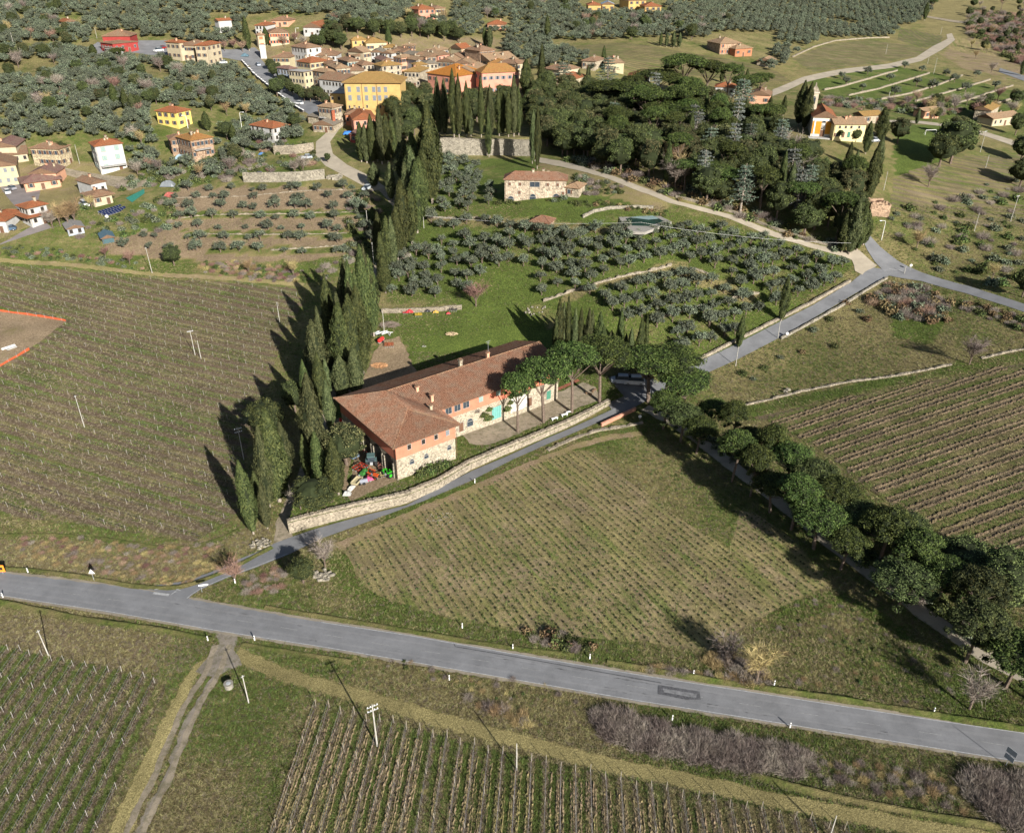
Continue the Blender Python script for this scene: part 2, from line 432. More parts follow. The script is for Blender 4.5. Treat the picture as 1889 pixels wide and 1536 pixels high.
def ribbon(P, wd): return band(offset_line(P, wd / 2), offset_line(P, -wd / 2))
def PX(L, f=None): return [(f or GE)(*p) for p in L]
def profile_strip(name, path, prof, m, f=E0, jit=0.0, step=1.0, seed=1, closed_under=True):
    """sweep a cross-section [(offset, height), ...] along a ground line."""
    P = densify(path, step, False); r = random.Random(seed); vs = []; fs = []; k = len(prof)
    offs = [offset_line(P, o) for o, _ in prof]
    for i in range(len(P)):
        j1 = 1 + r.uniform(-jit, jit)
        for q in range(k):
            x, y = offs[q][i]; h = prof[q][1]
            if jit and h > .02: h *= (1 + jit * math.sin(i * .33 + seed) * math.sin(i * .11 + seed * 2)) * (1 + r.uniform(-jit, jit) * .35)
            vs.append((x, y, f(x, y) + h))
    for i in range(len(P) - 1):
        for q in range(k - 1):
            a = i * k + q; fs.append((a, a + 1, a + k + 1, a + k))
    me = bpy.data.meshes.new(name); me.from_pydata(vs, [], fs); me.materials.append(m); me.update(); return me
# ------------------------------------------------------------------ ground
ZONES = [  # (green, bare, polygon in survey photo coordinates)
 (.40,.20,[(-900,-90),(2900,-90),(2900,180),(-900,180)]),
 (.30,.26,[(1640,-40),(2900,-40),(2900,130),(1790,120),(1720,60)]),
 (.46,.12,[(-900,180),(560,200),(600,330),(330,330),(0,440),(-900,440)]),
 (.34,.45,[(480,60),(960,70),(990,180),(720,260),(560,210),(440,110)]),
 (.20,.40,[(0,300),(250,300),(300,400),(120,440),(-200,450)]),
 (.50,.12,[(100,400),(330,330),(690,350),(720,470),(600,520),(0,500),(0,440)]),
 (.16,.72,[(330,345),(640,348),(690,360),(690,420),(640,470),(560,482),(330,480),(200,468),(190,440),(320,420),(310,370)]),
 (.55,.05,[(340,390),(690,385),(690,398),(340,404)]),(.55,.05,[(340,425),(690,428),(690,440),(340,438)]),(.52,.05,[(380,455),(690,455),(640,466),(380,470)]),
 (.58,.06,[(700,480),(760,400),(800,300),(1000,290),(1250,390),(1590,480),(1300,690),(1150,640),(1000,560),(720,560)]),
 (.30,.25,[(790,400),(1000,405),(1130,420),(1120,430),(980,420),(790,412)]),(.25,.30,[(1040,540),(1200,495),(1240,480),(1240,498),(1120,525),(1040,562)]),
 (.25,.30,[(1240,480),(1340,520),(1400,545),(1390,560),(1300,530),(1230,500)]),
 (.05,.40,[(1000,300),(1160,330),(1240,360),(1220,390),(1100,350),(990,320)]),
 (.36,.22,[(1290,700),(1650,510),(1889,600),(1889,640),(1760,675),(1340,752)]),(.62,.05,[(1640,560),(1760,560),(1720,640),(1650,620)]),
 (.62,.05,[(1345,757),(1889,648),(1889,668),(1600,720),(1390,772)]),
 (.44,.18,[(1600,380),(1889,300),(2400,300),(2400,640),(1889,560),(1700,505),(1625,450)]),
 (.80,.0,[(1650,222),(1745,236),(1740,300),(1700,330),(1655,320)]),
 (.56,.06,[(1490,150),(1640,118),(1889,170),(2400,200),(2400,260),(1889,235),(1640,205),(1540,190)]),
 (.18,.50,[(1735,100),(1800,62),(1889,110),(1889,150),(1780,130)]),(.5,.1,[(1600,205),(1760,220),(1760,235),(1600,225)]),
 (.18,.36,[(-300,985),(290,1005),(420,985),(500,960),(500,1000),(420,1035),(345,1070),(-300,1040)]),
 (.50,.12,[(350,1112),(500,1045),(640,1000),(700,1100),(950,1165),(1200,1190),(1310,1205),(1400,1270),(900,1190),(600,1142)]),
 (.66,.0,[(600,1030),(640,1020),(700,1100),(680,1110),(620,1090)]),(.60,.02,[(700,950),(880,890),(1050,830),(1180,790),(1190,800),(1060,845),(870,905),(700,970)]),
 (.62,.10,[(700,572),(850,566),(935,556),(1010,590),(1020,625),(950,632),(820,650),(720,690),(690,650)]),(.15,.55,[(690,650),(735,630),(760,690),(700,730),(655,745)]),
 (.48,.12,[(1310,1205),(1400,1130),(1540,1090),(1700,1180),(1889,1320),(1420,1270)]),(.66,.0,[(1400,1130),(1545,1085),(1640,1140),(1700,1190),(1560,1120),(1420,1160)]),
 (.40,.16,[(-300,1100),(400,1170),(900,1250),(1889,1410),(2300,1450),(2300,1900),(-300,1900)]),
 (.46,.08,[(470,1185),(900,1262),(1889,1420),(1889,1436),(900,1280),(470,1200)]),
 (.22,.42,[(-100,1120),(400,1180),(330,1240),(310,1250),(-100,1180)]),
]
def inpoly_np(x, y, P):
    c = np.zeros(x.shape, bool); j = len(P) - 1
    for i in range(len(P)):
        xi, yi = P[i]; xj, yj = P[j]
        if yi != yj:
            m = ((yi > y) != (yj > y)) & (x < (xj - xi) * (y - yi) / (yj - yi) + xi); c ^= m
        j = i
    return c
def build_ground():
    ys = [-60.0]
    while ys[-1] < 1500: ys.append(ys[-1] + (2.0 if 40 < ys[-1] < 480 else 4.0 if ys[-1] < 760 else 12.0))
    xs = [-900.0]
    while xs[-1] < 900: xs.append(xs[-1] + (2.0 if -260 < xs[-1] < 300 else 8.0))
    X, Y = np.meshgrid(np.array(xs), np.array(ys)); Z = E0n(X, Y)
    nx, ny = len(xs), len(ys); V = np.stack([X, Y, Z], -1).reshape(-1, 3)
    idx = np.arange(nx * ny).reshape(ny, nx)
    Fq = np.stack([idx[:-1, :-1], idx[:-1, 1:], idx[1:, 1:], idx[1:, :-1]], -1).reshape(-1, 4)
    me = bpy.data.meshes.new('ground')
    me.vertices.add(len(V)); me.vertices.foreach_set('co', V.ravel()); me.loops.add(Fq.size); me.loops.foreach_set('vertex_index', Fq.ravel().astype(np.int32))
    me.polygons.add(len(Fq)); me.polygons.foreach_set('loop_start', np.arange(0, Fq.size, 4, dtype=np.int32)); me.update(calc_edges=True)
    rs = np.random.RandomState(3)
    zz = V[:, 2] - CAMZ; dp = np.maximum(V[:, 1] * cp - zz * sp, 1); px = CX + FPX * V[:, 0] / dp; py = CY + FPX * (-(zz * cp + V[:, 1] * sp)) / dp
    px = px + rs.normal(0, 2.5, px.shape); py = py + rs.normal(0, 1.6, px.shape)
    col = np.zeros((len(V), 4), np.float32); col[:, 0] = .42; col[:, 1] = .12; col[:, 3] = 1
    for g, b, P in ZONES:
        m = inpoly_np(px, py, P); col[m, 0] = g; col[m, 1] = b
    a = me.color_attributes.new('zone', 'FLOAT_COLOR', 'POINT'); a.data.foreach_set('color', col.ravel())
    me.materials.append(ground_mat('ground_cover', 0, 0, attr=True)); me.shade_smooth()
    return tag(link('ground', me), kind='structure')
build_ground()
# farmyard terrace: lawn and yard kept up by the wall along the lane
yf = lambda x, y: E0(x, y) + yard_h(x, y)
drape('yard_ground', YARD, 0.0, ground_mat('yard_lawn', .60, .16), f=yf, step=1.5, grid=2.0)
drape('bare_earth', PX([(700,632),(735,622),(752,650),(770,690),(735,712),(690,735),(650,748),(640,720),(672,690)], G), .05, ground_mat('yard_earth', .02, .62, tint=1.15), f=yf, step=1.5, grid=2.0, jag=.5)
drape('gravel_yard', PX([(852,800),(868,818),(900,822),(955,800),(1035,765),(1106,737),(1100,715),(1075,705),(1000,735),(900,775)], G), .05, GRAVEL, f=yf, step=2, grid=2.0, jag=.3)
drape('brick_path', PX([(846,793),(856,797),(910,773),(1000,733),(1070,703),(1066,699),(1000,727),(900,770),(852,788)], G), .09, stone('brick_paving', (.33, .13, .08), 6), f=yf, step=2, grid=2.0)
drape('tractor_yard', PX([(646,905),(640,880),(655,820),(625,770),(600,790),(610,840),(630,900),(648,925),(735,885),(700,820),(660,780)], G), .04, ground_mat('beaten_earth', .05, .75, tint=1.15), f=yf, step=1.5, grid=2.0)
# roads
MR_T = PX([(-420,1010),(-60,1046),(0,1055),(120,1069),(250,1083),(350,1104),(480,1127),(594,1146),(760,1171),(940,1203),(1180,1243),(1409,1278),(1650,1315),(1889,1350),(2350,1420)])
MR_B = PX([(-420,1045),(-60,1092),(0,1100),(200,1130),(400,1165),(470,1176),(600,1196),(760,1223),(940,1254),(1180,1295),(1420,1333),(1650,1370),(1889,1408),(2350,1484)])
drape('main_road', band(MR_T, MR_B), .06, ASPH)
LT = PX([(262,1084),(300,1078),(340,1072),(390,1055),(440,1032),(480,1016),(505,1003),(540,990),(575,978),(620,965),(680,949),(750,932),(870,869),(935,842),(1000,812),(1060,787),(1128,756),(1180,722),(1230,697),(1285,669),(1345,641),(1420,603),(1500,563),(1570,521),(1592,503),(1600,492)])
LB = PX([(345,1107),(352,1100),(370,1088),(415,1068),(470,1048),(500,1036),(530,1024),(565,1007),(600,991),(650,973),(705,953),(780,925),(865,889),(950,846),(1020,815),(1090,785),(1165,754),(1210,730),(1240,715),(1292,693),(1365,661),(1440,622),(1530,570),(1600,529),(1640,509),(1655,500)])
drape('access_lane', band(LT, LB), .085, ASPH2)
RT = PX([(1597,425),(1609,440),(1625,457),(1660,484),(1700,503),(1790,529),(1889,561),(2100,640)]); RB = PX([(1590,440),(1600,462),(1615,485),(1640,509),(1700,519),(1780,541),(1889,576),(2100,660)])
drape('hill_road', band(RT, RB), .11, ASPH)
drape('gravel_entrance', PX([(1560,462),(1585,462),(1618,490),(1600,500),(1590,508),(1578,500),(1572,480),(1545,470)]), .13, GRAVEL2, jag=.2)
drape('gravel_drive', band(PX([(1565,466),(1500,450),(1430,428),(1350,397),(1245,370),(1180,344),(1100,316),(1040,298),(990,290)]), PX([(1550,472),(1490,456),(1422,436),(1343,403),(1235,375),(1170,350),(1094,322),(1005,302),(985,298)])), .08, GRAVEL2, jag=.15)
AV = PX([(1190,752),(1235,775),(1290,812),(1360,866),(1430,920),(1530,1000),(1630,1075),(1700,1128),(1790,1192),(1889,1250),(2100,1370)])
drape('pine_avenue_path', ribbon(AV, 3.0), .07, GRAVEL2, jag=.25)
drape('estate_driveway', PX([(1128,756),(1180,722),(1215,705),(1190,690),(1150,690),(1110,700),(1108,722)]), .12, asphalt('driveway_tarmac', (.16, .155, .15)))  # tarmac slightly warmer in tone than the other roads
drape('cypress_avenue_track', band(PX([(540,990),(532,960),(548,930),(575,850),(600,790),(650,640),(700,520),(735,420),(745,380),(735,350),(705,345)]), PX([(505,1003),(508,965),(525,930),(560,850),(590,780),(630,640),(680,520),(715,420),(725,380),(700,352),(685,350)])), .05, GRAVEL, jag=.2)
drape('village_track', band(PX([(646,222),(625,240),(609,262),(614,284),(640,304),(680,324),(712,346)]), PX([(612,236),(583,262),(582,286),(600,306),(640,327),(672,344),(690,352)])), .06, GRAVEL2)
drape('village_street', band(PX([(446,113),(470,139),(500,164),(530,186),(560,205),(575,216)]), PX([(470,96),(500,128),(530,153),(562,174),(600,192),(612,204)])), .08, ASPH)
drape('village_square', PX([(170,100),(165,88),(180,78),(262,75),(310,75),(420,92),(470,88),(485,100),(470,112),(446,113),(420,108),(330,100),(290,104),(250,98),(190,100)]), .06, ASPH)
drape('residential_road', PX([(-40,470),(20,440),(58,418),(10,360),(0,345),(40,335),(75,350),(70,372),(40,378),(95,420),(115,415),(60,432),(0,452)]), .06, asphalt('worn_tarmac', (.17, .15, .145)))
drape('garden_lane', PX([(120,310),(185,322),(270,330),(272,340),(240,352),(190,340),(120,322)]), .06, GRAVEL)
drape('valley_road', band(PX([(1425,166),(1480,143),(1560,127),(1640,118),(1690,106),(1722,85),(1748,72),(1746,64)]), PX([(1425,178),(1480,154),(1560,136),(1645,126),(1700,113),(1738,92),(1762,74),(1756,62)])), .1, GRAVEL2)
drape('church_lane', band(PX([(1640,222),(1700,224),(1760,231),(1815,243),(1865,258),(1960,300)]), PX([(1640,226),(1700,229),(1760,237),(1812,250),(1862,267),(1955,310)])), .1, GRAVEL2)
drape('far_lane', band(PX([(1700,28),(1760,38),(1870,48)]), PX([(1700,31),(1760,42),(1870,52)])), .2, GRAVEL)
drape('east_lane', band(PX([(1845,126),(1889,140),(1990,180)]), PX([(1842,133),(1889,150),(1990,192)])), .12, ASPH)
# farm tracks at the bottom
def track(name, P, wd, m=None, off=.05, jag=.35): return drape(name, ribbon(spline(PX(P), 4), wd), off, m or DIRT, jag=jag, step=1.5)
DG = asphalt('grey_dirt', (.22, .19, .155), 1.7)
drape('track_junction', PX([(398,1166),(440,1172),(432,1200),(450,1225),(420,1235),(400,1250),(360,1240),(395,1205),(408,1185)]), .07, DG, jag=.3)
track('dirt_track', [(418,1190),(398,1245),(370,1290),(342,1350),(310,1430),(275,1500),(240,1580)], 1.15, DG, .09)
tw = offset_line(spline(PX([(418,1190),(398,1245),(370,1290),(342,1350),(310,1430),(275,1500),(240,1580)]), 4), -1.7)
drape('wheel_rut', ribbon(tw, .85), .1, GRAVEL, jag=.15, step=1.5)
tw2 = offset_line(spline(PX([(418,1190),(398,1245),(370,1290),(342,1350),(310,1430),(275,1500),(240,1580)]), 4), .35)
drape('wheel_rut', ribbon(tw2, .8), .105, GRAVEL, jag=.15, step=1.5)
track('straw_track', [(400,1205),(355,1245),(320,1310),(285,1380),(240,1470),(200,1560)], 1.6, ground_mat('straw_dirt', .0, .25, tint=1.3), .06)
track('straw_track', [(350,1265),(330,1310),(300,1380),(262,1460),(230,1560)], 1.3, ground_mat('yellow_straw', -.2, -.2, tint=1.5), .08)
track('grass_track', [(436,1205),(520,1243),(620,1272),(700,1293),(800,1325),(900,1352),(1000,1378),(1100,1405),(1300,1447),(1500,1490),(1889,1560)], 2.4, ground_mat('brown_grass', .0, .22, tint=1.12), .05)
track('field_edge_track', [(-120,470),(0,480),(140,490),(280,506),(400,512),(560,526)], 2.2, ground_mat('tan_track', .0, .42, tint=1.25), .05)
track('field_track', [(620,1010),(700,975),(790,935),(870,903),(950,868),(1040,832),(1120,808),(1185,800)], 2.0, ground_mat('tan_earth', .06, .5, tint=1.15), .05)
def along(A_, B_, t): return [(a[0] + (b[0] - a[0]) * t, a[1] + (b[1] - a[1]) * t) for a, b in zip(A_, B_)]
TY = asphalt('tyre_polished', (.156, .157, .162)); TY2 = asphalt('tyre_pale', (.170, .170, .174)); DUST = asphalt('verge_dust', (.22, .19, .145))
for t in (.16, .37, .63, .84): drape('wheel_worn_road', ribbon(along(MR_T, MR_B, t), .75), .068, TY, step=2, jag=.06)
for t in (.27, .74): drape('pale_worn_road', ribbon(along(MR_T, MR_B, t), .5), .068, TY2, step=2, jag=.08)
for E_ in (offset_line(MR_T, .12), offset_line(MR_B, -.12)): drape('dusty_road_edge', ribbon(E_, .5), .074, DUST, step=.9, jag=.14)
# painted lines
def painted(name, P, wd, m=WHITE, off=.10, f=None): return drape(name, ribbon(P, wd), off, m, step=6)
MRC = [((a[0] + b[0]) / 2, (a[1] + b[1]) / 2) for a, b in zip(MR_T, MR_B)]
WORN = plain('worn_paint', (.30, .30, .30), .8, .25, 3)
painted('edge_line', offset_line(MR_T, -.22)[7:], .13, WORN); painted('edge_line', offset_line(MR_B, .22), .13, WORN)
CL = densify(MRC, 1.0, False); i = 0
while i + 4 < len(CL):
    painted('centre_line', CL[i:i + 4], .1, plain('faint_paint', (.22, .22, .22), .8, .3, 3)); i += 8
painted('edge_line', PX([(345,1104),(352,1098),(370,1086),(415,1066),(470,1046),(530,1022)]), .14, WORN, .12)
painted('stop_line', PX([(283,1094),(312,1098)]), .5, WORN, .11); painted('give_way_mark', PX([(315,1098),(333,1084)]), .15, WORN, .12); painted('give_way_mark', PX([(285,1088),(316,1083)]), .15, WORN, .12)
painted('give_way_mark', PX([(318,1084),(334,1090),(321,1093)]), .15, WORN, .12)
painted('edge_line', PX([(1640,497),(1665,500)]), .2, WORN, .15)
PATCH = plain('tar_seam', (.075, .075, .08), .8, .4, 4)
painted('tar_seam', PX([(838,1188),(840,1193),(940,1210),(1220,1260)]), .14, PATCH, .105)
painted('tar_seam', PX([(1215,1265),(1290,1277),(1292,1290),(1265,1290),(1214,1280),(1215,1265)]), .12, PATCH, .105)
drape('road_patch', PX([(1222,1270),(1285,1280),(1284,1288),(1225,1277)]), .108, plain('tar_patch', (.148, .148, .152), .8, .3, 2))
# vineyard soils and fields
def field(name, P, g, b, stripes=None, off=.03, jag=.4, tint=1.0): return drape(name, PX(P), off, ground_mat(name + '_soil', g, b, stripes=stripes, tint=tint), jag=jag)
VL_PX = [(-330,440),(-120,478),(0,490),(140,499),(280,515),(400,520),(545,532),(560,560),(520,620),(500,700),(470,760),(452,850),(448,930),(425,962),(360,1000),(290,990),(150,966),(0,950),(-330,900)]
field('west_vineyard', VL_PX, .44, .18, (rad(158.2), 3.2, 1.0, (.105, .075, .050)), tint=1.0)
VC_PX = [(632,1012),(700,975),(790,936),(870,904),(950,868),(1040,833),(1082,830),(1170,892),(1260,960),(1345,1012),(1368,940),(1400,950),(1470,1000),(1532,1080),(1460,1112),(1400,1140),(1310,1200),(1190,1186),(940,1164),(780,1125),(690,1098),(660,1060)]
field('young_vineyard', VC_PX, .28, .42, (rad(-60.5), 1.3, .45, (.085, .070, .040)), tint=1.28)
field('weedy_field', [(1084,830),(1185,800),(1260,870),(1385,945),(1366,942),(1343,1008),(1260,956),(1170,888)], .47, .16, tint=1.1)
VR_PX = [(1388,768),(1600,726),(1889,670),(2300,600),(2300,1200),(1889,1080),(1840,1050),(1700,965),(1600,900),(1500,820)]
field('east_vineyard', VR_PX, .40, .32, (rad(20.5), 3.6, .85, (.10, .075, .05)), tint=.9)
VLL_PX = [(-330,1120),(0,1190),(150,1222),(308,1255),(302,1280),(240,1400),(180,1536),(150,1620),(-330,1620)]
field('south_west_vineyard', VLL_PX, .50, .12, (rad(-90.9), 1.9, .85, (.070, .052, .032)), tint=1.0)  # dark stripes: soil along the rows, with trellis shadow lines put into the colour
VB_PX = [(572,1292),(700,1325),(900,1380),(1100,1425),(1300,1468),(1500,1510),(1640,1545),(1700,1620),(460,1620),(520,1450)]
field('south_vineyard', VB_PX, .42, .16, tint=.92)
field('hill_vineyard', [(1030,90),(1150,78),(1250,94),(1420,124),(1460,150),(1380,150),(1290,140),(1180,137),(1090,108)], .42, .3, (rad(172), 3.4, .9, (.10, .08, .045)), jag=.8)
field('valley_vineyard', [(1462,108),(1530,82),(1600,74),(1680,84),(1712,92),(1690,104),(1640,113),(1560,124),(1500,134)], .40, .34, (rad(14), 3.6, .9, (.11, .09, .055)), jag=.8)
field('upper_vineyard', [(1656,74),(1660,52),(1740,66),(1732,84),(1700,88)], .48, .2, (rad(80), 3.4, .9, (.11, .09, .055)), jag=.8)
field('stubble_field', [(1745,88),(1765,66),(1800,80),(1805,98),(1780,98)], .12, .35, (rad(70), 3, .3, (.2, .15, .08)), jag=.8, tint=1.15)
field('stubble_field', [(1800,72),(1860,90),(1889,115),(1860,112),(1812,98)], .12, .45, None, jag=.8, tint=1.15)
field('orchard_meadow', [(1648,330),(1760,290),(1889,285),(2200,280),(2200,420),(1889,420),(1700,400),(1640,380)], .40, .22, (rad(168), 3.0, .8, (.13, .10, .07)), jag=.8)
drape('fenced_plot', PX([(-250,560),(0,574),(124,592),(60,640),(0,676),(-250,720)]), .05, ground_mat('plot_soil', .05, .62, tint=1.2), jag=.3)
drape('play_court', PX([(232,366),(266,349),(267,357),(244,374)]), .12, plain('green_court', (.03, .16, .12), .7, .15))
# ridges added in place of ditches, shaped to cast the dark lines along the roads
VERGE = ground_mat('verge_grass', .46, .12, tint=.8)
def bank(P, h, label=None, wd=1.2, jit=.25, flip=False, seed=1):
    h *= .62; prof = [(-wd, .0), (-wd * .5, h * .5), (-.2, h), (.05, h * .95), (.12, -.05)]
    if flip: prof = [(-o, z) for o, z in prof]
    return tag(link('ditch_shadow_bank', profile_strip('ditch_shadow_bank', spline(PX(P), 4), prof, VERGE, jit=jit, seed=seed, step=.8)), kind='structure')
bank([(-100,1030),(0,1046),(60,1050),(140,1060),(200,1070),(260,1080),(330,1081),(390,1062),(440,1040),(500,1008)], .42, seed=2)
bank([(490,1118),(600,1136),(700,1152),(850,1178),(960,1195),(1060,1206)], .38, seed=3)
bank([(1120,1218),(1200,1232),(1300,1250),(1420,1268),(1560,1288),(1700,1312),(1889,1342)], .55, jit=.4, seed=4)
bank([(-100,1092),(0,1108),(80,1124),(180,1143),(280,1157),(395,1178)], .50, jit=.3, seed=5)
bank([(448,1186),(560,1204),(650,1218)], .3, seed=6)
bank([(1380,1422),(1480,1452),(1650,1488),(1889,1530)], .5, jit=.3, seed=8)
bank([(0,985),(100,985),(200,992),(300,1008),(380,1000),(440,975)], .22, jit=.4, seed=9)
# ------------------------------------------------------------------ trees: meshes
def leaves(C, Nn, size, asp, rs, spread=.7, up=None):
    """kite-shaped leaf sprays at points C facing roughly Nn."""
    n = len(C); nn = Nn + rs.normal(0, spread, (n, 3)); nn /= np.linalg.norm(nn, axis=1)[:, None] + 1e-9
    a = rs.normal(0, 1, (n, 3)) if up is None else np.tile(np.array(up, float), (n, 1)) + rs.normal(0, .35, (n, 3))
    u = a - (a * nn).sum(1)[:, None] * nn; u /= np.linalg.norm(u, axis=1)[:, None] + 1e-9
    v = np.cross(nn, u); s = size * rs.uniform(.6, 1.3, (n, 1))
    P = np.stack([C - u * s * asp, C + v * s * .55, C + u * s * asp, C - v * s * .55], 1).reshape(-1, 3)
    F = np.arange(4 * n).reshape(-1, 4)
    return P, F
def np_mesh(name, parts):
    """parts: [(verts, faces(list/array), material)]"""
    me = bpy.data.meshes.new(name); vs = []; fs = []; mi = []; b = 0; mats = []
    for P, F, m in parts:
        vs.append(np.asarray(P, float)); F = [tuple(int(i) + b for i in f) for f in F]; fs += F
        if m not in mats: mats.append(m)
        mi += [mats.index(m)] * len(F); b += len(P)
    V = np.concatenate(vs); me.from_pydata(V.tolist(), [], fs)
    for m in mats: me.materials.append(m)
    if len(mats) > 1: me.polygons.foreach_set('material_index', mi)
    me.update(); return me
def rev(prof, seg, rs, lump=.1, wob=None):
    vs = []; fs = []; k = len(prof)
    for j, (z, r) in enumerate(prof):
        for i in range(seg):
            t = 2 * math.pi * i / seg; q = r * (1 + rs.uniform(-lump, lump)); vs.append((q * math.cos(t), q * math.sin(t), z))
    for j in range(k - 1):
        for i in range(seg): fs.append((j * seg + i, j * seg + (i + 1) % seg, (j + 1) * seg + (i + 1) % seg, (j + 1) * seg + i))
    return np.array(vs), fs
def blob(c, r, rs, seg=7, ring=5, lump=.15):
    pr = [(-r[2] * math.cos(math.pi * j / ring), math.sin(math.pi * j / ring)) for j in range(ring + 1)]
    V, F = rev([(z, q) for z, q in pr], seg, rs, lump); V[:, 0] *= r[0]; V[:, 1] *= r[1]
    return V + np.array(c), F
def trunk_mesh(name, segs, m):
    b = MB()
    for a, c, r1, r2 in segs: b.tube(a, c, r1, r2, m, 6, False)
    return b.data(name)
def make_cypress(seed, fat=1.0, ragged=.12, m=None, n=7200):
    """height 1 m = 1/14 of tree; real size 14 m tall, scaled per tree"""
    rs = np.random.RandomState(seed); h = 14.0; R = 1.25 * fat
    def rad_(t): return R * (.25 + .75 * np.clip(t / .38, 0, 1) ** .7) * (1 - np.clip((t - .34) / .66, 0, 1) ** 1.8) ** .9
    ph = rs.uniform(0, 6.28, 5)
    t = rs.uniform(0, 1, n) ** 1.05; th = rs.uniform(0, 2 * math.pi, n)
    lum = 1 + ragged * np.sin(3 * th + ph[0] + t * 5) + ragged * .8 * np.sin(5 * th + ph[1] - t * 9) + ragged * .6 * np.sin(t * 31 + ph[2] + 2 * th)
    r = rad_(t) * lum * rs.uniform(.80, 1.08, n) + .05
    z = h * (.07 + .93 * t)
    lean = rs.uniform(-.02, .02, 2)
    C = np.stack([r * np.cos(th) + lean[0] * z, r * np.sin(th) + lean[1] * z, z], -1); Nn = np.stack([np.cos(th), np.sin(th), np.full(n, .35)], -1)
    P, F = leaves(C, Nn, .13, 1.9, rs, .42, (0, 0, 1))
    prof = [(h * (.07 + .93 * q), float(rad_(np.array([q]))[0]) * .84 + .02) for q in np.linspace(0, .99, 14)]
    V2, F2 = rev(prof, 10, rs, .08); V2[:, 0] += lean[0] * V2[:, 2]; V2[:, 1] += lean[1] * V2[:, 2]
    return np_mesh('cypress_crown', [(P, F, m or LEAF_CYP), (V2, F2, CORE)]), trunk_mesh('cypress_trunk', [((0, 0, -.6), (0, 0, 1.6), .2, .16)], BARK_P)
def clump_crown(centres, radii, per, size, rs, m, core=.72, asp=.9, spread=.75, flat=1.0, upbias=.25, cm=None):
    Ps = []; Fs = []; parts = []
    C = []; Nn = []
    for c, r in zip(centres, radii):
        k = int(per * r * r) + 6; d = rs.normal(0, 1, (k, 3)); d /= np.linalg.norm(d, axis=1)[:, None]; d[:, 2] = np.abs(d[:, 2]) * 1.0 - .35 * (rs.uniform(0, 1, k) < .45)
        d /= np.linalg.norm(d, axis=1)[:, None]
        rr = r * rs.uniform(.75, 1.12, (k, 1)); q = d * rr; q[:, 2] *= flat; C.append(q + c); dd = d.copy(); dd[:, 2] += upbias; Nn.append(dd)
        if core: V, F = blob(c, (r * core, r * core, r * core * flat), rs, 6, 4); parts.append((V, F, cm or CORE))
    P, F = leaves(np.concatenate(C), np.concatenate(Nn), size, asp, rs, spread)
    return [(P, F, m)] + parts
def make_pine(seed, R=4.4, h=12.0, m=None, thick=.42):
    rs = np.random.RandomState(seed); cs = []; ra = []
    for i in range(34):
        a = i * 2.399 + rs.uniform(-.3, .3); q = math.sqrt((i + .5) / 34) * R * .86; q *= rs.uniform(.9, 1.08)
        z = h - R * thick * 1.1 + R * thick * math.sqrt(max(0, 1 - (q / R) ** 2)) * 1.15 + rs.uniform(-.35, .25)
        cs.append((q * math.cos(a), q * math.sin(a), z - .8)); ra.append(rs.uniform(.85, 1.3))
    for i in range(9):
        a = rs.uniform(0, 6.28); q = rs.uniform(.3, .85) * R; cs.append((q * math.cos(a), q * math.sin(a), h - R * thick * 1.1 - rs.uniform(.2, 1.2))); ra.append(rs.uniform(.6, .9))
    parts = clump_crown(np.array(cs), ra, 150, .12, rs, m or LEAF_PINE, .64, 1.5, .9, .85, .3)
    b = []; bend = rs.uniform(-.5, .5, 2); f = h * .52
    b.append(((0, 0, -.6), (bend[0] * .5, bend[1] * .5, f * .55), .30, .24)); b.append(((bend[0] * .5, bend[1] * .5, f * .55), (bend[0], bend[1], f), .24, .2))
    for i in range(7):
        a = i * .9 + rs.uniform(0, .5); q = rs.uniform(.45, .8) * R
        b.append(((bend[0], bend[1], f - rs.uniform(0, 1.0)), (q * math.cos(a), q * math.sin(a), h - R * thick - rs.uniform(0, .6)), .12, .05))
    return np_mesh('pine_crown', parts), trunk_mesh('pine_trunk', b, BARK)
def make_oak(seed, R=4.2, h=9.5, m=None, per=84):
    rs = np.random.RandomState(seed); cs = []; ra = []; hz = h * .42; cz = h * .56
    for i in range(46):
        u = rs.uniform(-.55, 1); a = rs.uniform(0, 6.28); q = math.sqrt(max(0, 1 - u * u)); k = rs.uniform(.72, 1.0)
        cs.append((R * .8 * q * math.cos(a) * k, R * .8 * q * math.sin(a) * k, cz + hz * .85 * u * k)); ra.append(rs.uniform(.75, 1.35))
    parts = clump_crown(np.array(cs), ra, per, .135, rs, m or LEAF_OAK, .7, 1.1, .9, .9, .3, CORE_K)
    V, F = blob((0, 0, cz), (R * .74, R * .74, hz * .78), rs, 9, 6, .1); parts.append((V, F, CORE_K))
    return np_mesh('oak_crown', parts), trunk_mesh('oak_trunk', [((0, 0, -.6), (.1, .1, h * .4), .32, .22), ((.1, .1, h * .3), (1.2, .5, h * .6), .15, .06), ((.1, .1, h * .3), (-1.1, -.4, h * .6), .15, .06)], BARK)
def make_olive(seed, R=2.0, h=3.9, m=None, per=60, nc=19):
    rs = np.random.RandomState(seed); cs = []; ra = []
    for i in range(nc):
        a = i * 2.399; q = math.sqrt((i + .3) / nc) * R * .8 * rs.uniform(.85, 1.1)
        cs.append((q * math.cos(a), q * math.sin(a), h * .52 + rs.uniform(-.85, .55) + (1 - q / R) * .9)); ra.append(rs.uniform(.55, .95))
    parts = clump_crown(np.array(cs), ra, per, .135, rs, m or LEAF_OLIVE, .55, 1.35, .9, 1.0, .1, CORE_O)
    b = [((0, 0, -.4), (.05, 0, .9), .2, .15)]
    for i in range(4):
        a = i * 1.57 + rs.uniform(0, .8); b.append(((.05, 0, .8), (R * .5 * math.cos(a), R * .5 * math.sin(a), h * .62), .11, .05))
    return np_mesh('olive_crown', parts), trunk_mesh('olive_trunk', b, BARK)
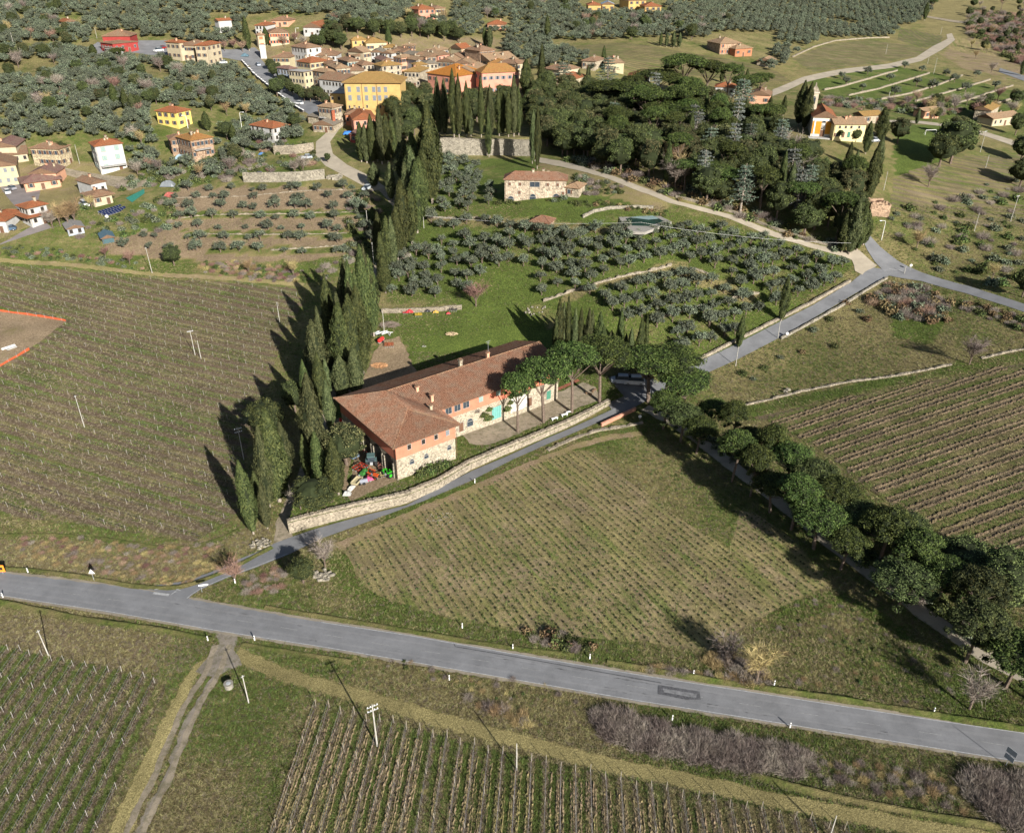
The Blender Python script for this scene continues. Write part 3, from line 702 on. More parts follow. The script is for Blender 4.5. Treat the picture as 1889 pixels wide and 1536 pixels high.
def make_bare(seed, R=2.4, h=6.0, m=None, n=520, tw=.022):
    rs = np.random.RandomState(seed); V = []; F = []; b = [((0, 0, -.3), (0, 0, h * .3), .14, .11)]
    tips = []
    for i in range(9):
        a = i * 2.4 + rs.uniform(-.3, .3); q = R * rs.uniform(.3, .75); e = np.array([q * math.cos(a), q * math.sin(a), h * rs.uniform(.55, .8)]); s0 = np.array([0, 0, h * rs.uniform(.15, .32)])
        b.append((tuple(s0), tuple(e), .06, .03)); tips.append((s0, e))
    for i in range(n):
        s0, e = tips[rs.randint(len(tips))]; t = rs.uniform(.3, 1); p = s0 + (e - s0) * t; d = rs.normal(0, 1, 3); d[2] = abs(d[2]) * .9 + .25; d[:2] += p[:2] / (R * .8)
        d /= np.linalg.norm(d); L = rs.uniform(.6, 1.5) * R / 2.4 * 1.1; q = p + d * L; w_ = np.cross(d, rs.normal(0, 1, 3)); w_ = w_ / (np.linalg.norm(w_) + 1e-9) * tw * rs.uniform(.7, 1.6)
        k = len(V); V += [p - w_, p + w_, q]; F.append((k, k + 1, k + 2))
        for _ in range(2):
            t2 = rs.uniform(.3, .9); p2 = p + (q - p) * t2; d2 = d + rs.normal(0, .6, 3); d2 /= np.linalg.norm(d2); q2 = p2 + d2 * L * .5; k = len(V); V += [p2 - w_ * .7, p2 + w_ * .7, q2]; F.append((k, k + 1, k + 2))
    return np_mesh('bare_crown', [(np.array(V), F, m or TWIG)]), trunk_mesh('bare_trunk', b, BARK)
def make_cedar(seed, m=None, h=12.0, R=3.6):
    rs = np.random.RandomState(seed); cs = []; ra = []; b = [((0, 0, -.6), (0, 0, h * .96), .28, .06)]
    for k in range(9):
        z = h * (.28 + .7 * k / 9); rr = R * (1 - .72 * (k / 9) ** 1.2); nb = 6
        for i in range(nb):
            a = i * 6.28 / nb + k * .7 + rs.uniform(-.3, .3); q = rr * rs.uniform(.6, 1.0); e = (q * math.cos(a), q * math.sin(a), z - .1 * q + rs.uniform(-.2, .2))
            b.append(((0, 0, z), e, .06, .025)); cs.append(e); ra.append(rs.uniform(.55, .9)); cs.append((e[0] * .55, e[1] * .55, z)); ra.append(rs.uniform(.4, .7))
    parts = clump_crown(np.array(cs), ra, 30, .22, rs, m or LEAF_CEDAR, 0, 1.0, .6, .3, .6)
    return np_mesh('cedar_crown', parts), trunk_mesh('cedar_trunk', b, BARK_P)
def make_bush(seed, m, R=1.0, n=230, size=.17):
    rs = np.random.RandomState(seed); d = rs.normal(0, 1, (n, 3)); d /= np.linalg.norm(d, axis=1)[:, None]; d[:, 2] = np.abs(d[:, 2])
    C = d * R * rs.uniform(.55, 1.05, (n, 1)) * (1 + .2 * np.sin(d[:, :1] * 5 + seed)); P, F = leaves(C, d, size, 1.1, rs, .8)
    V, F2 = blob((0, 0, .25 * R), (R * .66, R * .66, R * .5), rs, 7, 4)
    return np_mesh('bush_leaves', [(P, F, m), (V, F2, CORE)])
def make_scrub(seed, m, R=1.0, n=330, tw=.016, hh=1.1):
    rs = np.random.RandomState(seed); V = []; F = []
    for i in range(n):
        a = rs.uniform(0, 6.28); q = R * rs.uniform(0, .75); p = np.array([q * math.cos(a), q * math.sin(a), 0]); d = np.array([math.cos(a) * .5, math.sin(a) * .5, 1]) + rs.normal(0, .45, 3); d /= np.linalg.norm(d)
        e = p + d * hh * rs.uniform(.5, 1.15); w_ = np.cross(d, rs.normal(0, 1, 3)); w_ = w_ / (np.linalg.norm(w_) + 1e-9) * tw; k = len(V); V += [p - w_, p + w_, e]; F.append((k, k + 1, k + 2))
        mdl = p + (e - p) * rs.uniform(.3, .7); d2 = d + rs.normal(0, .7, 3); d2 /= np.linalg.norm(d2); e2 = mdl + d2 * hh * .5; k = len(V); V += [mdl - w_, mdl + w_, e2]; F.append((k, k + 1, k + 2))
    return np_mesh('scrub_twigs', [(np.array(V), F, m)])
CYP = [make_cypress(11), make_cypress(12, 1.0, .16), make_cypress(13, .85, .10), make_cypress(14, 1.15, .2, LEAF_CYP2), make_cypress(15, 1.0, .2), make_cypress(16, .9, .14, LEAF_CYP2)]
PINE = [make_pine(21), make_pine(22, 4.0, 11.5), make_pine(23, 4.9, 12.5), make_pine(24, 3.6, 12.0, None, .5)]
PINEF = [make_pine(25, 4.4, 11, None, .85), make_pine(26, 4.0, 10.5, None, 1.0), make_pine(27, 4.8, 11, foliage('pine_foliage_dull', (.010, .014, .005), (.038, .050, .016), (.10, .115, .04), .5), .75), make_pine(28, 3.8, 11.5, None, .9)]
OAK = [make_oak(31), make_oak(32, 3.8, 10.5), make_oak(33, 4.6, 9.0), make_oak(34, 4.0, 9.5, foliage('oak_foliage_olive', (.022, .024, .010), (.070, .070, .028), (.17, .155, .07), .4))]
OLV = [make_olive(41), make_olive(42, 2.2, 3.7), make_olive(43, 1.8, 4.2), make_olive(44, 2.3, 4.1)]
BARE = [make_bare(51), make_bare(52, 2.8, 6.5), make_bare(53, 2.2, 6, TWIG_Y), make_bare(54, 2.4, 5, TWIG_R)]
CEDAR = [make_cedar(61), make_cedar(62, foliage('cedar_grey', (.03, .034, .028), (.085, .095, .08), (.17, .18, .16), .6), 13, 3.2)]
BUSH = {'green': make_bush(71, LEAF_BUSH), 'dark': make_bush(72, LEAF_OAK), 'brown': make_bush(73, LEAF_DRYBUSH), 'olive': make_bush(74, LEAF_OLIVE),
        'scrub': make_scrub(75, TWIG), 'ochre': make_scrub(76, TWIG_Y), 'red': make_scrub(77, TWIG_R)}
def tree(name, cat, proto, x, y, s, label, group=None, sz=None, rz=None, f=H, dz=0.0):
    r = random.uniform(0, 6.28) if rz is None else rz
    t = thing(name, label, cat, (x, y, f(x, y) + dz), group, r); t.scale = (s, s, sz if sz is not None else s)
    link('crown', proto[0], parent=t); link('trunk', proto[1], parent=t)
    return t
def bush(kind, x, y, s, label, group=None, sz=None, name='bush', cat='bush', f=H):
    o = link(name, BUSH[kind], (x, y, f(x, y) - .05), None, random.uniform(0, 6.28), (s, s, sz if sz else s * .85)); return tag(o, label, cat, group)
def height_from_px(bx, by, ty, f=H):
    """metres of height of an upright thing whose base is at (bx, by) and whose top shows at photo row ty."""
    x, y = march(bx, by, 0, f); z = f(x, y)
    lo, hi = 0.0, 60.0
    for _ in range(30):
        m = (lo + hi) / 2
        if proj(x, y, z + m)[1] > ty: lo = m
        else: hi = m
    return x, y, z, lo
def stuff_instances(name, pts, scl, protos, label, cat, seed=1, parent=None):
    """one object: many copies of the crowns of real trees, spread over points."""
    rs = np.random.RandomState(seed); me = bpy.data.meshes.new(name); me.vertices.add(len(pts)); me.vertices.foreach_set('co', np.asarray(pts, np.float32).ravel())
    a = me.attributes.new('scl', 'FLOAT_VECTOR', 'POINT'); a.data.foreach_set('vector', np.asarray(scl, np.float32).ravel())
    a = me.attributes.new('rot', 'FLOAT', 'POINT'); a.data.foreach_set('value', rs.uniform(0, 6.28, len(pts)).astype(np.float32))
    a = me.attributes.new('pick', 'INT', 'POINT'); a.data.foreach_set('value', rs.randint(0, len(protos), len(pts)).astype(np.int32))
    o = link(name, me); tag(o, label, cat, kind='stuff')
    g = bpy.data.node_groups.new(name, 'GeometryNodeTree'); g.interface.new_socket('Geometry', in_out='INPUT', socket_type='NodeSocketGeometry'); g.interface.new_socket('Geometry', in_out='OUTPUT', socket_type='NodeSocketGeometry')
    gi = g.nodes.new('NodeGroupInput'); go = g.nodes.new('NodeGroupOutput'); js = g.nodes.new('GeometryNodeJoinGeometry')
    def attr(nm, ty):
        q = g.nodes.new('GeometryNodeInputNamedAttribute'); q.data_type = ty; q.inputs[0].default_value = nm; return q.outputs[0]
    for k, src in enumerate(protos):
        ip = g.nodes.new('GeometryNodeInstanceOnPoints'); ob = g.nodes.new('GeometryNodeObjectInfo'); ob.inputs[0].default_value = src; ob.transform_space = 'ORIGINAL'
        cmp_ = g.nodes.new('FunctionNodeCompare'); cmp_.data_type = 'INT'; cmp_.operation = 'EQUAL'; g.links.new(attr('pick', 'INT'), cmp_.inputs[2]); cmp_.inputs[3].default_value = k
        cx = g.nodes.new('ShaderNodeCombineXYZ'); g.links.new(attr('rot', 'FLOAT'), cx.inputs[2])
        g.links.new(gi.outputs[0], ip.inputs['Points']); g.links.new(cmp_.outputs[0], ip.inputs['Selection']); g.links.new(ob.outputs['Geometry'], ip.inputs['Instance'])
        e2r = g.nodes.new('FunctionNodeEulerToRotation'); g.links.new(cx.outputs[0], e2r.inputs[0]); g.links.new(e2r.outputs[0], ip.inputs['Rotation']); g.links.new(attr('scl', 'FLOAT_VECTOR'), ip.inputs['Scale'])
        g.links.new(ip.outputs[0], js.inputs[0])
    g.links.new(js.outputs[0], go.inputs[0])
    md = o.modifiers.new('spread', 'NODES'); md.node_group = g
    return o
def spread(polys, spacing, excl=(), seed=1, f=E0, bounds=None, jit=.42, rows=None, holes=()):
    """grid with jitter over the ground whose points show inside the survey polygons."""
    r = random.Random(seed); out = []
    pts = [GE(*p) for P in polys for p in P]
    x0, x1 = min(p[0] for p in pts), max(p[0] for p in pts); y0, y1 = min(p[1] for p in pts), max(p[1] for p in pts)
    cx_, cy_ = (x0 + x1) / 2, (y0 + y1) / 2; a = rows or 0.0; R_ = math.hypot(x1 - x0, y1 - y0) / 2
    n = int(R_ / spacing) + 1; ca, sa = math.cos(a), math.sin(a)
    for j in range(-n, n + 1):
        for i in range(-n, n + 1):
            u = (i + (j % 2) * .5 + r.uniform(-jit, jit)) * spacing; v = (j + r.uniform(-jit, jit) * (.3 if rows is not None else 1)) * spacing
            x = cx_ + u * ca - v * sa; y = cy_ + u * sa + v * ca
            if not (x0 - 2 < x < x1 + 2 and y0 - 2 < y < y1 + 2): continue
            z = f(x, y); p = proj(x, y, z)
            if any(inpoly(p[0], p[1], P) for P in polys) and not any(inpoly(p[0], p[1], P) for P in excl): out.append((x, y, z, p[0], p[1], j))
    return out
# ------------------------------------------------------------------ buildings
ROOF_BROWN = tiles('roof_brown', (.34, .19, .115)); ROOF_TAN = tiles('roof_tan', (.44, .28, .165)); ROOF_ORANGE = tiles('roof_orange', (.42, .20, .07), (.45, .33, .10))
ROOF_RED = tiles('roof_red', (.40, .135, .06), (.42, .25, .12)); ROOF_GREY = tiles('roof_grey', (.27, .235, .19)); ROOF_LICHEN = tiles('roof_lichen', (.42, .25, .09), (.48, .36, .12))
ROOF_FARM = tiles('roof_farm', (.31, .152, .092), (.42, .35, .26)); ROOF_PURPLE = tiles('roof_purple', (.28, .15, .13))
W_WHITE = stucco('wall_white', (.47, .465, .45)); W_CREAM = stucco('wall_cream', (.46, .39, .27)); W_YELLOW = stucco('wall_yellow', (.50, .34, .13)); W_PALE = stucco('wall_pale_yellow', (.50, .43, .27))
W_PINK = stucco('wall_pink', (.60, .27, .19)); W_STONE = stone('wall_stone', (.40, .34, .25), 1.8); W_STONE2 = stone('wall_stone_brown', (.36, .25, .17), 1.8); W_RED = stucco('wall_red', (.30, .045, .04)); W_ORANGE = stucco('wall_orange', (.42, .17, .09))
W_SALMON = stucco('wall_salmon', (.62, .34, .22)); W_BLUE = stucco('wall_blue_grey', (.36, .40, .46)); W_DARKRED = stucco('wall_dark_red', (.26, .06, .05))
FRAME = plain('window_frame', (.27, .25, .22), .7, .1); SH_BROWN = plain('shutter_brown', (.12, .065, .04), .7, .2); SH_GREY = plain('shutter_grey', (.15, .165, .18), .7, .12); SH_GREEN = plain('shutter_green', (.05, .16, .11), .7, .15); SH_RED = plain('shutter_red', (.42, .13, .06), .7, .15); SH_PALE = plain('shutter_pale', (.20, .27, .25), .7, .1); BEAM = plain('eave_board', (.13, .08, .05), .8, .2)
WCACHE = {}
def win_mesh(w, h, style):
    k = (round(w, 2), round(h, 2), style)
    if k in WCACHE: return WCACHE[k]
    b = MB(); t = .09
    b.box((0, -.02, 0), (w, .06, h), GLASS if style != 'dark' else DARK)
    for sx in (-1, 1): b.box((sx * (w / 2 + t / 2), -.045, 0), (t, .11, h + 2 * t), FRAME)
    b.box((0, -.045, h / 2 + t / 2), (w, .11, t), FRAME); b.box((0, -.07, -h / 2 - t / 2), (w + .2, .18, t), FRAME)
    if style not in ('dark', 'glass', 'arch'):
        sm = {'brown': SH_BROWN, 'grey': SH_GREY, 'green': SH_GREEN, 'red': SH_RED, 'pale': SH_PALE}[style.split('_')[0]]
        if style.endswith('_shut'):
            for sx in (-1, 1): b.box((sx * w / 4, -.10, 0), (w / 2 - .02, .06, h), sm)
        else:
            for sx in (-1, 1): b.box((sx * (w * .75 + t + .02), -.10, 0), (w / 2, .05, h + .1), sm)
    elif style in ('glass',): b.box((0, -.06, 0), (.06, .05, h), FRAME)
    if style == 'arch':
        n = 8; pts = [(w / 2 * math.cos(math.pi * i / n), -.05, h / 2 + w / 2 * math.sin(math.pi * i / n)) for i in range(n + 1)]; b.face(pts, GLASS)
        for i in range(n): b.tube(pts[i], pts[i + 1], .07, .07, FRAME, 4, False)
    WCACHE[k] = b.data('window'); return WCACHE[k]
def put_window(p, parent, x, y, z, side, w=1.0, h=1.4, style='brown', name='window'):
    rz = {'f': 0, 'l': -math.pi / 2, 'r': math.pi / 2, 'b': math.pi}[side]
    o = link(name, win_mesh(w, h, style), (x, y, z), parent, rz); return o
def roof_mesh(w, d, h, rise, kind, m, o=.45, th=.16, axis=None, ridge_m=None):
    b = MB(); x0, x1, y0, y1 = -o, w + o, -o, d + o
    ax = axis or ('x' if w >= d else 'y')
    half = (d if ax == 'x' else w) / 2 + o; k = rise / half
    e = [(x0, y0, h), (x1, y0, h), (x1, y1, h), (x0, y1, h)]
    if kind == 'hip':
        if ax == 'x': r0, r1 = (x0 + half, (y0 + y1) / 2, h + rise), (x1 - half, (y0 + y1) / 2, h + rise)
        else: r0, r1 = ((x0 + x1) / 2, y0 + half, h + rise), ((x0 + x1) / 2, y1 - half, h + rise)
        if ax == 'x': b.face([e[0], e[1], r1, r0], m); b.face([e[2], e[3], r0, r1], m); b.face([e[1], e[2], r1], m); b.face([e[3], e[0], r0], m); hips = [(e[0], r0), (e[3], r0), (e[1], r1), (e[2], r1), (r0, r1)]
        else: b.face([e[0], e[1], r0], m); b.face([e[1], e[2], r1, r0], m); b.face([e[2], e[3], r1], m); b.face([e[3], e[0], r0, r1], m); hips = [(e[0], r0), (e[1], r0), (e[2], r1), (e[3], r1), (r0, r1)]
    elif kind == 'gable':
        if ax == 'x': r0, r1 = (x0, (y0 + y1) / 2, h + rise), (x1, (y0 + y1) / 2, h + rise); b.face([e[0], e[1], r1, r0], m); b.face([e[2], e[3], r0, r1], m)
        else: r0, r1 = ((x0 + x1) / 2, y0, h + rise), ((x0 + x1) / 2, y1, h + rise); b.face([e[1], e[2], r1, r0], m); b.face([e[3], e[0], r0, r1], m)
        hips = [(r0, r1)]
        if ax == 'x': b.face([e[3], r0, e[0]], BEAM); b.face([e[1], r1, e[2]], BEAM)
        else: b.face([e[0], r0, e[1]], BEAM); b.face([e[2], r1, e[3]], BEAM)
    elif kind == 'shed':
        b.face([e[0], e[1], (x1, y1, h + rise), (x0, y1, h + rise)], m); hips = []
        b.face([e[1], e[2], (x1, y1, h + rise)], BEAM); b.face([e[0], (x0, y1, h + rise), e[3]], BEAM); b.face([e[2], e[3], (x0, y1, h + rise), (x1, y1, h + rise)], BEAM)
    else: b.face([(p[0], p[1], h + .02) for p in e], m); hips = []
    for a, c in hips:
        L = math.dist(a, c); n = max(1, int(L / 1.6))
        for i in range(n):
            p = Vector(a).lerp(Vector(c), i / n); q = Vector(a).lerp(Vector(c), (i + 1) / n); b.tube(p, q, .13, .10, ridge_m or m, 5, True)
    b.box(((x0 + x1) / 2, (y0 + y1) / 2, h - th / 2 - .004), (x1 - x0, y1 - y0, th), BEAM)
    if kind != 'flat':   # eave course of tiles: uneven lip
        for a, c in ((e[0], e[1]), (e[1], e[2]), (e[2], e[3]), (e[3], e[0])):
            if kind == 'gable' and ((ax == 'x') == (abs(a[0] - c[0]) < .01)): continue
            b.tube((a[0], a[1], a[2] - .02), (c[0], c[1], c[2] - .02), .07, .07, m, 4, False)
    return b.data('roof')
def chimney_mesh(m, s=.6, h=1.1):
    b = MB(); b.box((0, 0, h / 2 - .3), (s, s, h + .6), m); b.box((0, 0, h + .06), (s + .25, s + .25, .10), m); b.box((0, 0, h + .22), (s * .7, s * .7, .2), DARK); b.box((0, 0, h + .36), (s + .15, s + .15, .08), ROOF_BROWN); return b.data('chimney')
CHIM = [chimney_mesh(W_SALMON), chimney_mesh(W_STONE, .7, 1.3), chimney_mesh(W_CREAM, .5, .9)]
def wall_mesh(w, d, z0, h, m, kind='hip', rise=0, axis=None, o=.45):
    b = MB(); b.box((w / 2, d / 2, (z0 + h) / 2 - .09), (w, d, h - z0 - .18), m)
    ax = axis or ('x' if w >= d else 'y')
    if kind == 'gable':
        half = (d if ax == 'x' else w) / 2; rr = rise * half / (half + o) - .12; zb = h - .19
        if ax == 'x':
            for x in (0.0, w): b.face([(x, 0, zb), (x, d, zb), (x, d, h), (x, d / 2, h + rr), (x, 0, h)], m)
        else:
            for y in (0.0, d): b.face([(0, y, zb), (w, y, zb), (w, y, h), (w / 2, y, h + rr), (0, y, h)], m)
    if kind == 'shed':
        for x in (0.0, w): b.face([(x, 0, h - .1), (x, d, h - .1), (x, d, h + rise * .9)], m)
    return b.data('wall')
V = 'houses of the hill village'; LG = 'houses on the lower left slope'; HG_ = 'houses scattered above the village'
def house(name, label, C, R, h, L=None, depth=8.0, kind='hip', rise=None, wm=W_STONE, rm=ROOF_BROWN, f=(4, 2), l=None, r=None, style='brown', ww=.95, wh=1.3, chim=1, axis=None, cat='house', group='houses of the hill village', door=True, o=.45, doors='brown'):
    rs = random.Random(label)
    if group == V: h *= 1.06
    Pc = G(*C, h); Pr = G(*R, h)
    if group == V: ex = .06 * math.dist(Pc, Pr) / math.dist(C, R) ; Pr = (Pr[0] + (Pr[0] - Pc[0]) * .08, Pr[1] + (Pr[1] - Pc[1]) * .08)
    if L: 
        Pl = G(*L, h); d = math.dist(Pc, Pl); wdt = math.dist(Pc, Pr)
        a1 = math.atan2(Pr[1] - Pc[1], Pr[0] - Pc[0]); a2 = math.atan2(Pl[1] - Pc[1], Pl[0] - Pc[0]) - math.pi / 2
        da = (a2 - a1 + math.pi) % (2 * math.pi) - math.pi; th = a1 + da * d / (d + wdt)
        if abs(da) > .5: print('HOUSE SKEW', label, round(math.degrees(da)), round(wdt, 1), round(d, 1))
    else: d = depth * (1.5 if group in (V, LG, HG_) and kind != 'shed' else 1.0); wdt = math.dist(Pc, Pr); th = math.atan2(Pr[1] - Pc[1], Pr[0] - Pc[0])
    z0 = E0(*Pc); ca, sa = math.cos(th), math.sin(th)
    cn = [Pc, (Pc[0] + ca * wdt, Pc[1] + sa * wdt), (Pc[0] + ca * wdt - sa * d, Pc[1] + sa * wdt + ca * d), (Pc[0] - sa * d, Pc[1] + ca * d)]
    zr = E0(*cn[1]); ez = h + (zr - z0) * .5 if not L else h + (zr - z0 + E0(*cn[3]) - z0) / 3
    zmin = min(E0(*p) for p in cn) - z0 - .6
    rise = rise if rise is not None else max(1.0, min(wdt, d) * .20)
    t = thing(name, label, cat, (Pc[0], Pc[1], z0), group, th)
    link('wall', wall_mesh(wdt, d, zmin, ez, wm, kind, rise, axis, o), parent=t)
    rf = link('roof', roof_mesh(wdt, d, ez, rise, kind, rm, o, axis=axis), parent=t)
    for i in range(chim):
        x, y = rs.uniform(.25, .75) * wdt, rs.uniform(.3, .7) * d; link('chimney', CHIM[rs.randrange(3)], (x, y, ez + rise * .55), rf)
    def row(n, side, ln):
        if not n: return
        cols, rows = n; g0 = (h / rows)
        for k in range(rows):
            z = ez - h + g0 * (k + .56)
            for i in range(cols):
                u = (i + .5) / cols * ln + rs.uniform(-.25, .25)
                if rs.random() < .06: continue
                st = style; hh = wh if k else wh * .95
                if door and k == 0 and side == 'f' and i == cols // 2:
                    put_window(None, t, u, 0, ez - h + 1.05, 'f', 1.1, 2.1, doors + '_shut', 'door'); continue
                x, y = {'f': (u, 0), 'l': (0, u), 'r': (wdt, u)}[side]; put_window(None, t, x, y, z, side, ww, hh, st)
    row(f, 'f', wdt); row(l, 'l', d); row(r, 'r', d)
    b = MB(); b.tube((.25, -.06, ez - .2), (.25, -.06, ez - h), .05, .05, BEAM, 5); link('drainpipe', b.data('drainpipe'), parent=t)
    t['w'] = wdt; t['d'] = d; t['ez'] = ez
    return t
V = 'houses of the hill village'; LG = 'houses on the lower left slope'; HG_ = 'houses scattered above the village'
house('apartment_house','tall white three storey house with balconies and tan hipped roof by the village street',(565,91.6),(594,87),9,(530,86.3),wm=W_WHITE,rm=ROOF_BROWN,f=(2,3),l=(5,3),style='dark',chim=3)
house('villa','small cream house with brown hipped roof left of the tall white house',(502,105),(531,107),5.5,depth=8,wm=W_PALE,rm=ROOF_BROWN,f=(4,2),style='brown',chim=1)
house('house','low white house with brown roof right behind the big cream block',(570,103),(616,102),5.5,depth=9,wm=W_WHITE,rm=ROOF_BROWN,f=(6,2),style='dark',chim=2)
house('house','cream house under a red brown hipped roof above the roof terrace',(572,118),(605,112),6.5,(544.5,113),wm=W_PALE,rm=ROOF_RED,f=(4,2),l=(4,2),style='brown',chim=2)
house('terraced_block','cream yellow block with a flat roof terrace beside the village street',(560,134),(576,130),8,(531,130),kind='flat',rise=.1,wm=W_PALE,rm=CONC,f=(2,3),l=(5,3),style='dark',chim=0)
house('house','narrow blue grey house with dull red roof next to the terrace block',(533,129),(545,126),6.5,(513,123),kind='hip',wm=W_BLUE,rm=ROOF_PURPLE,f=(2,2),l=(4,2),style='dark',chim=0)
house('house','long white house with dark windows left of the yellow palazzo',(588,145),(632,150.5),6.5,depth=8,kind='gable',wm=W_WHITE,rm=ROOF_BROWN,f=(8,2),style='dark',chim=1)
house('house','stone house with tan roof behind the long white house',(604,135),(618,131),6,(578,129),wm=W_STONE,rm=ROOF_TAN,f=(3,2),l=(4,2),chim=1)
house('house','tall stone house with tan roof right of the red brown roof',(620,128),(643,125),7,(608,118),wm=W_STONE,rm=ROOF_TAN,f=(4,2),l=(3,2),chim=1)
house('house','stone house with brown roof left of the cream gable',(642,115.5),(664,113.5),6,(618,107),wm=W_STONE,rm=ROOF_BROWN,f=(4,2),l=(4,2),style='pale',chim=1)
house('house','low pink house with a red lean roof behind the long white house',(618,134),(647,134),4,depth=6,kind='shed',rise=1.4,wm=W_SALMON,rm=ROOF_RED,f=(6,1),chim=0)
house('house','stone house with brown roof just behind the palazzo left end',(640,131),(668,130),5,depth=10,wm=W_STONE,rm=ROOF_BROWN,f=(4,1),chim=2)
ms = house('house','cream house with blank gable and solar panels on its roof',(669.6,98.5),(684,95),7.5,(640,93.5),kind='gable',axis='x',wm=W_CREAM,rm=ROOF_TAN,f=(2,2),style='brown',chim=1,rise=2.2,door=False)
house('house','yellow tower like house with hipped tan roof at the top of the village',(649,76.6),(674,74),5.5,(642,73),wm=W_YELLOW,rm=ROOF_LICHEN,f=(2,2),style='dark',chim=1,rise=1.2)
house('house','long yellow house with orange tan roof right of the tower like house',(675,81.5),(709.5,76.5),4.5,depth=9,wm=W_PALE,rm=ROOF_LICHEN,f=(5,1),style='brown',chim=1)
house('house','white house with long grey tan roof below the yellow houses',(684,96),(704,96.5),5,depth=11,kind='gable',wm=W_WHITE,rm=ROOF_GREY,f=(3,2),style='dark')
house('house','white house with grey brown roof and crowded front in the upper village',(704,97),(721,99.5),5,depth=10,kind='gable',wm=W_WHITE,rm=ROOF_TAN,f=(3,2),style='dark',chim=2)
house('house','reddish stone house with hipped tan roof at the upper edge of the village',(758,86.5),(770.5,83),5.5,(741,85.5),wm=W_STONE2,rm=ROOF_TAN,f=(2,2),l=(3,2),style='brown')
house('house','low house with orange tan roof between the yellow and the reddish house',(708,88),(726,88),4,depth=8,wm=W_STONE,rm=ROOF_LICHEN,f=(3,1),chim=2)
house('house','pink fronted house with broad tan hipped roof in the middle of the village',(740,108.5),(763,103.5),6,(723,106.5),wm=W_SALMON,rm=ROOF_TAN,f=(5,2),l=(3,2),style='brown',chim=2)
house('house','stone house with yellow lichened roof directly behind the palazzo',(704,123.5),(738,119.5),7,(688,118),wm=W_STONE,rm=ROOF_LICHEN,f=(3,3),l=(2,2),style='dark')
house('house','stone house with tan hipped roof right of the lichened roof',(765.5,121),(785,123),6,(746,119),wm=W_STONE,rm=ROOF_LICHEN,f=(2,2),l=(3,2),style='dark')
house('house','grey stone gabled house in the middle of the village roofs',(764,102.5),(781,99),6,depth=12,kind='gable',axis='y',wm=W_STONE,rm=ROOF_GREY,f=(2,2),style='dark')
house('house','long tan roofed stone house stepping down to the right',(788,108),(806,103),5.5,(775,98),kind='gable',wm=W_STONE,rm=ROOF_TAN,f=(3,2),l=(3,2),chim=2)
house('house','grey stone house with corner facing the valley and tan roof',(804,96),(823,88.5),6,(790,91.5),wm=W_STONE,rm=ROOF_TAN,f=(3,2),l=(2,2),style='grey',chim=3)
house('house','yellow house with blank gable and red brown roof in the upper right village',(851,91.5),(867,88),7,(832,86.5),kind='gable',axis='x',wm=W_PALE,rm=ROOF_RED,f=(1,1),style='dark',door=False,rise=2.0)
house('house','yellow house with shaded loggia beside the stone palace of shutters',(860,94),(883,91),6,depth=9,wm=W_PALE,rm=ROOF_TAN,f=(3,2),style='dark',chim=2)
house('stone_palace','tall pinkish stone house with many shutters at the right end of the village',(885,96),(904,89),9,(866,90),wm=W_STONE2,rm=ROOF_BROWN,f=(6,3),style='brown',chim=3,ww=.8)
house('house','house with brown red gabled roof left of the yellow blank gable',(826,104),(850,108),5.5,depth=10,kind='gable',wm=W_STONE,rm=ROOF_BROWN,f=(4,2),chim=2)
house('house','house with wide tan roof behind the vivid orange roof',(806,113),(837,115),6,depth=12,kind='gable',wm=W_STONE,rm=ROOF_TAN,f=(4,2),chim=2)
house('house','house with pale tan roof behind the clock front',(872,108),(903,114),5.5,depth=11,kind='gable',wm=W_STONE,rm=ROOF_TAN,f=(4,2),chim=3)
house('house','low house with small bright orange roof behind the pink villa',(901,118),(929,117),6,depth=7,wm=W_SALMON,rm=ROOF_ORANGE,f=(4,1),chim=1)
house('house','house with vivid orange roof half hidden by the park trees',(788,131),(837,144),8.5,depth=13,wm=W_PINK,rm=tiles('roof_vivid',(.52,.20,.04),(.5,.25,.05)),f=(5,2),chim=2)
ck = house('clock_house','pink house with a round white clock under a tan roof',(836,131),(868,131.5),8.5,depth=13,kind='gable',wm=W_PINK,rm=ROOF_TAN,f=None,chim=2,door=False)
b = MB(); b.tube((0, -.25, 0), (0, .05, 0), 1.0, 1.0, WHITE, 20); b.tube((0, -.3, 0), (0, -.25, 0), .72, .72, SH_PALE, 20); b.box((0, -.33, .2), (.07, .03, .5), DARK); b.box((.18, -.33, 0), (.4, .03, .07), DARK)
link('clock', b.data('clock'), (ck['w'] * .47, 0, ck['ez'] - 1.5), ck)
house('pink_villa','large pink villa with hipped orange roof behind the park cypresses',(889,138.5),(955,133.5),9.5,(868,130),wm=W_PINK,rm=ROOF_ORANGE,f=(6,2),l=(4,2),style='grey',chim=1,rise=3.0)
house('house','cream house with brown hipped roof right behind the pink villa',(951,121),(962,112),6,(927,113),wm=W_CREAM,rm=ROOF_BROWN,f=(2,2),l=(4,2),chim=1)
pal = house('palazzo','big yellow palazzo with grey shutters, lichened hipped roof and a hedge shadow',(634,147),(738,158),12.8,depth=15,wm=W_YELLOW,rm=ROOF_LICHEN,f=None,chim=1,rise=3.2,cat='palazzo',door=False,o=.9,group=None)
pw = pal['w']; pe = pal['ez']
for i, u in enumerate((.085, .245, .385, .525, .62, .735)):
    for z in (pe - 2.6, pe - 5.9): put_window(None, pal, u * pw, 0, z, 'f', 1.25, 1.9, 'grey_shut')
for u, z in ((.06, 9.4), (.235, 9.6), (.38, 9.2), (.62, 9.3), (.73, 9.2)): put_window(None, pal, u * pw, 0, pe - z, 'f', .55, 1.0, 'dark')
for z in (pe - 2.6, pe - 5.9):
    for y in (3, 7, 11): put_window(None, pal, 0, y, z, 'l', .95, 1.9, 'grey')
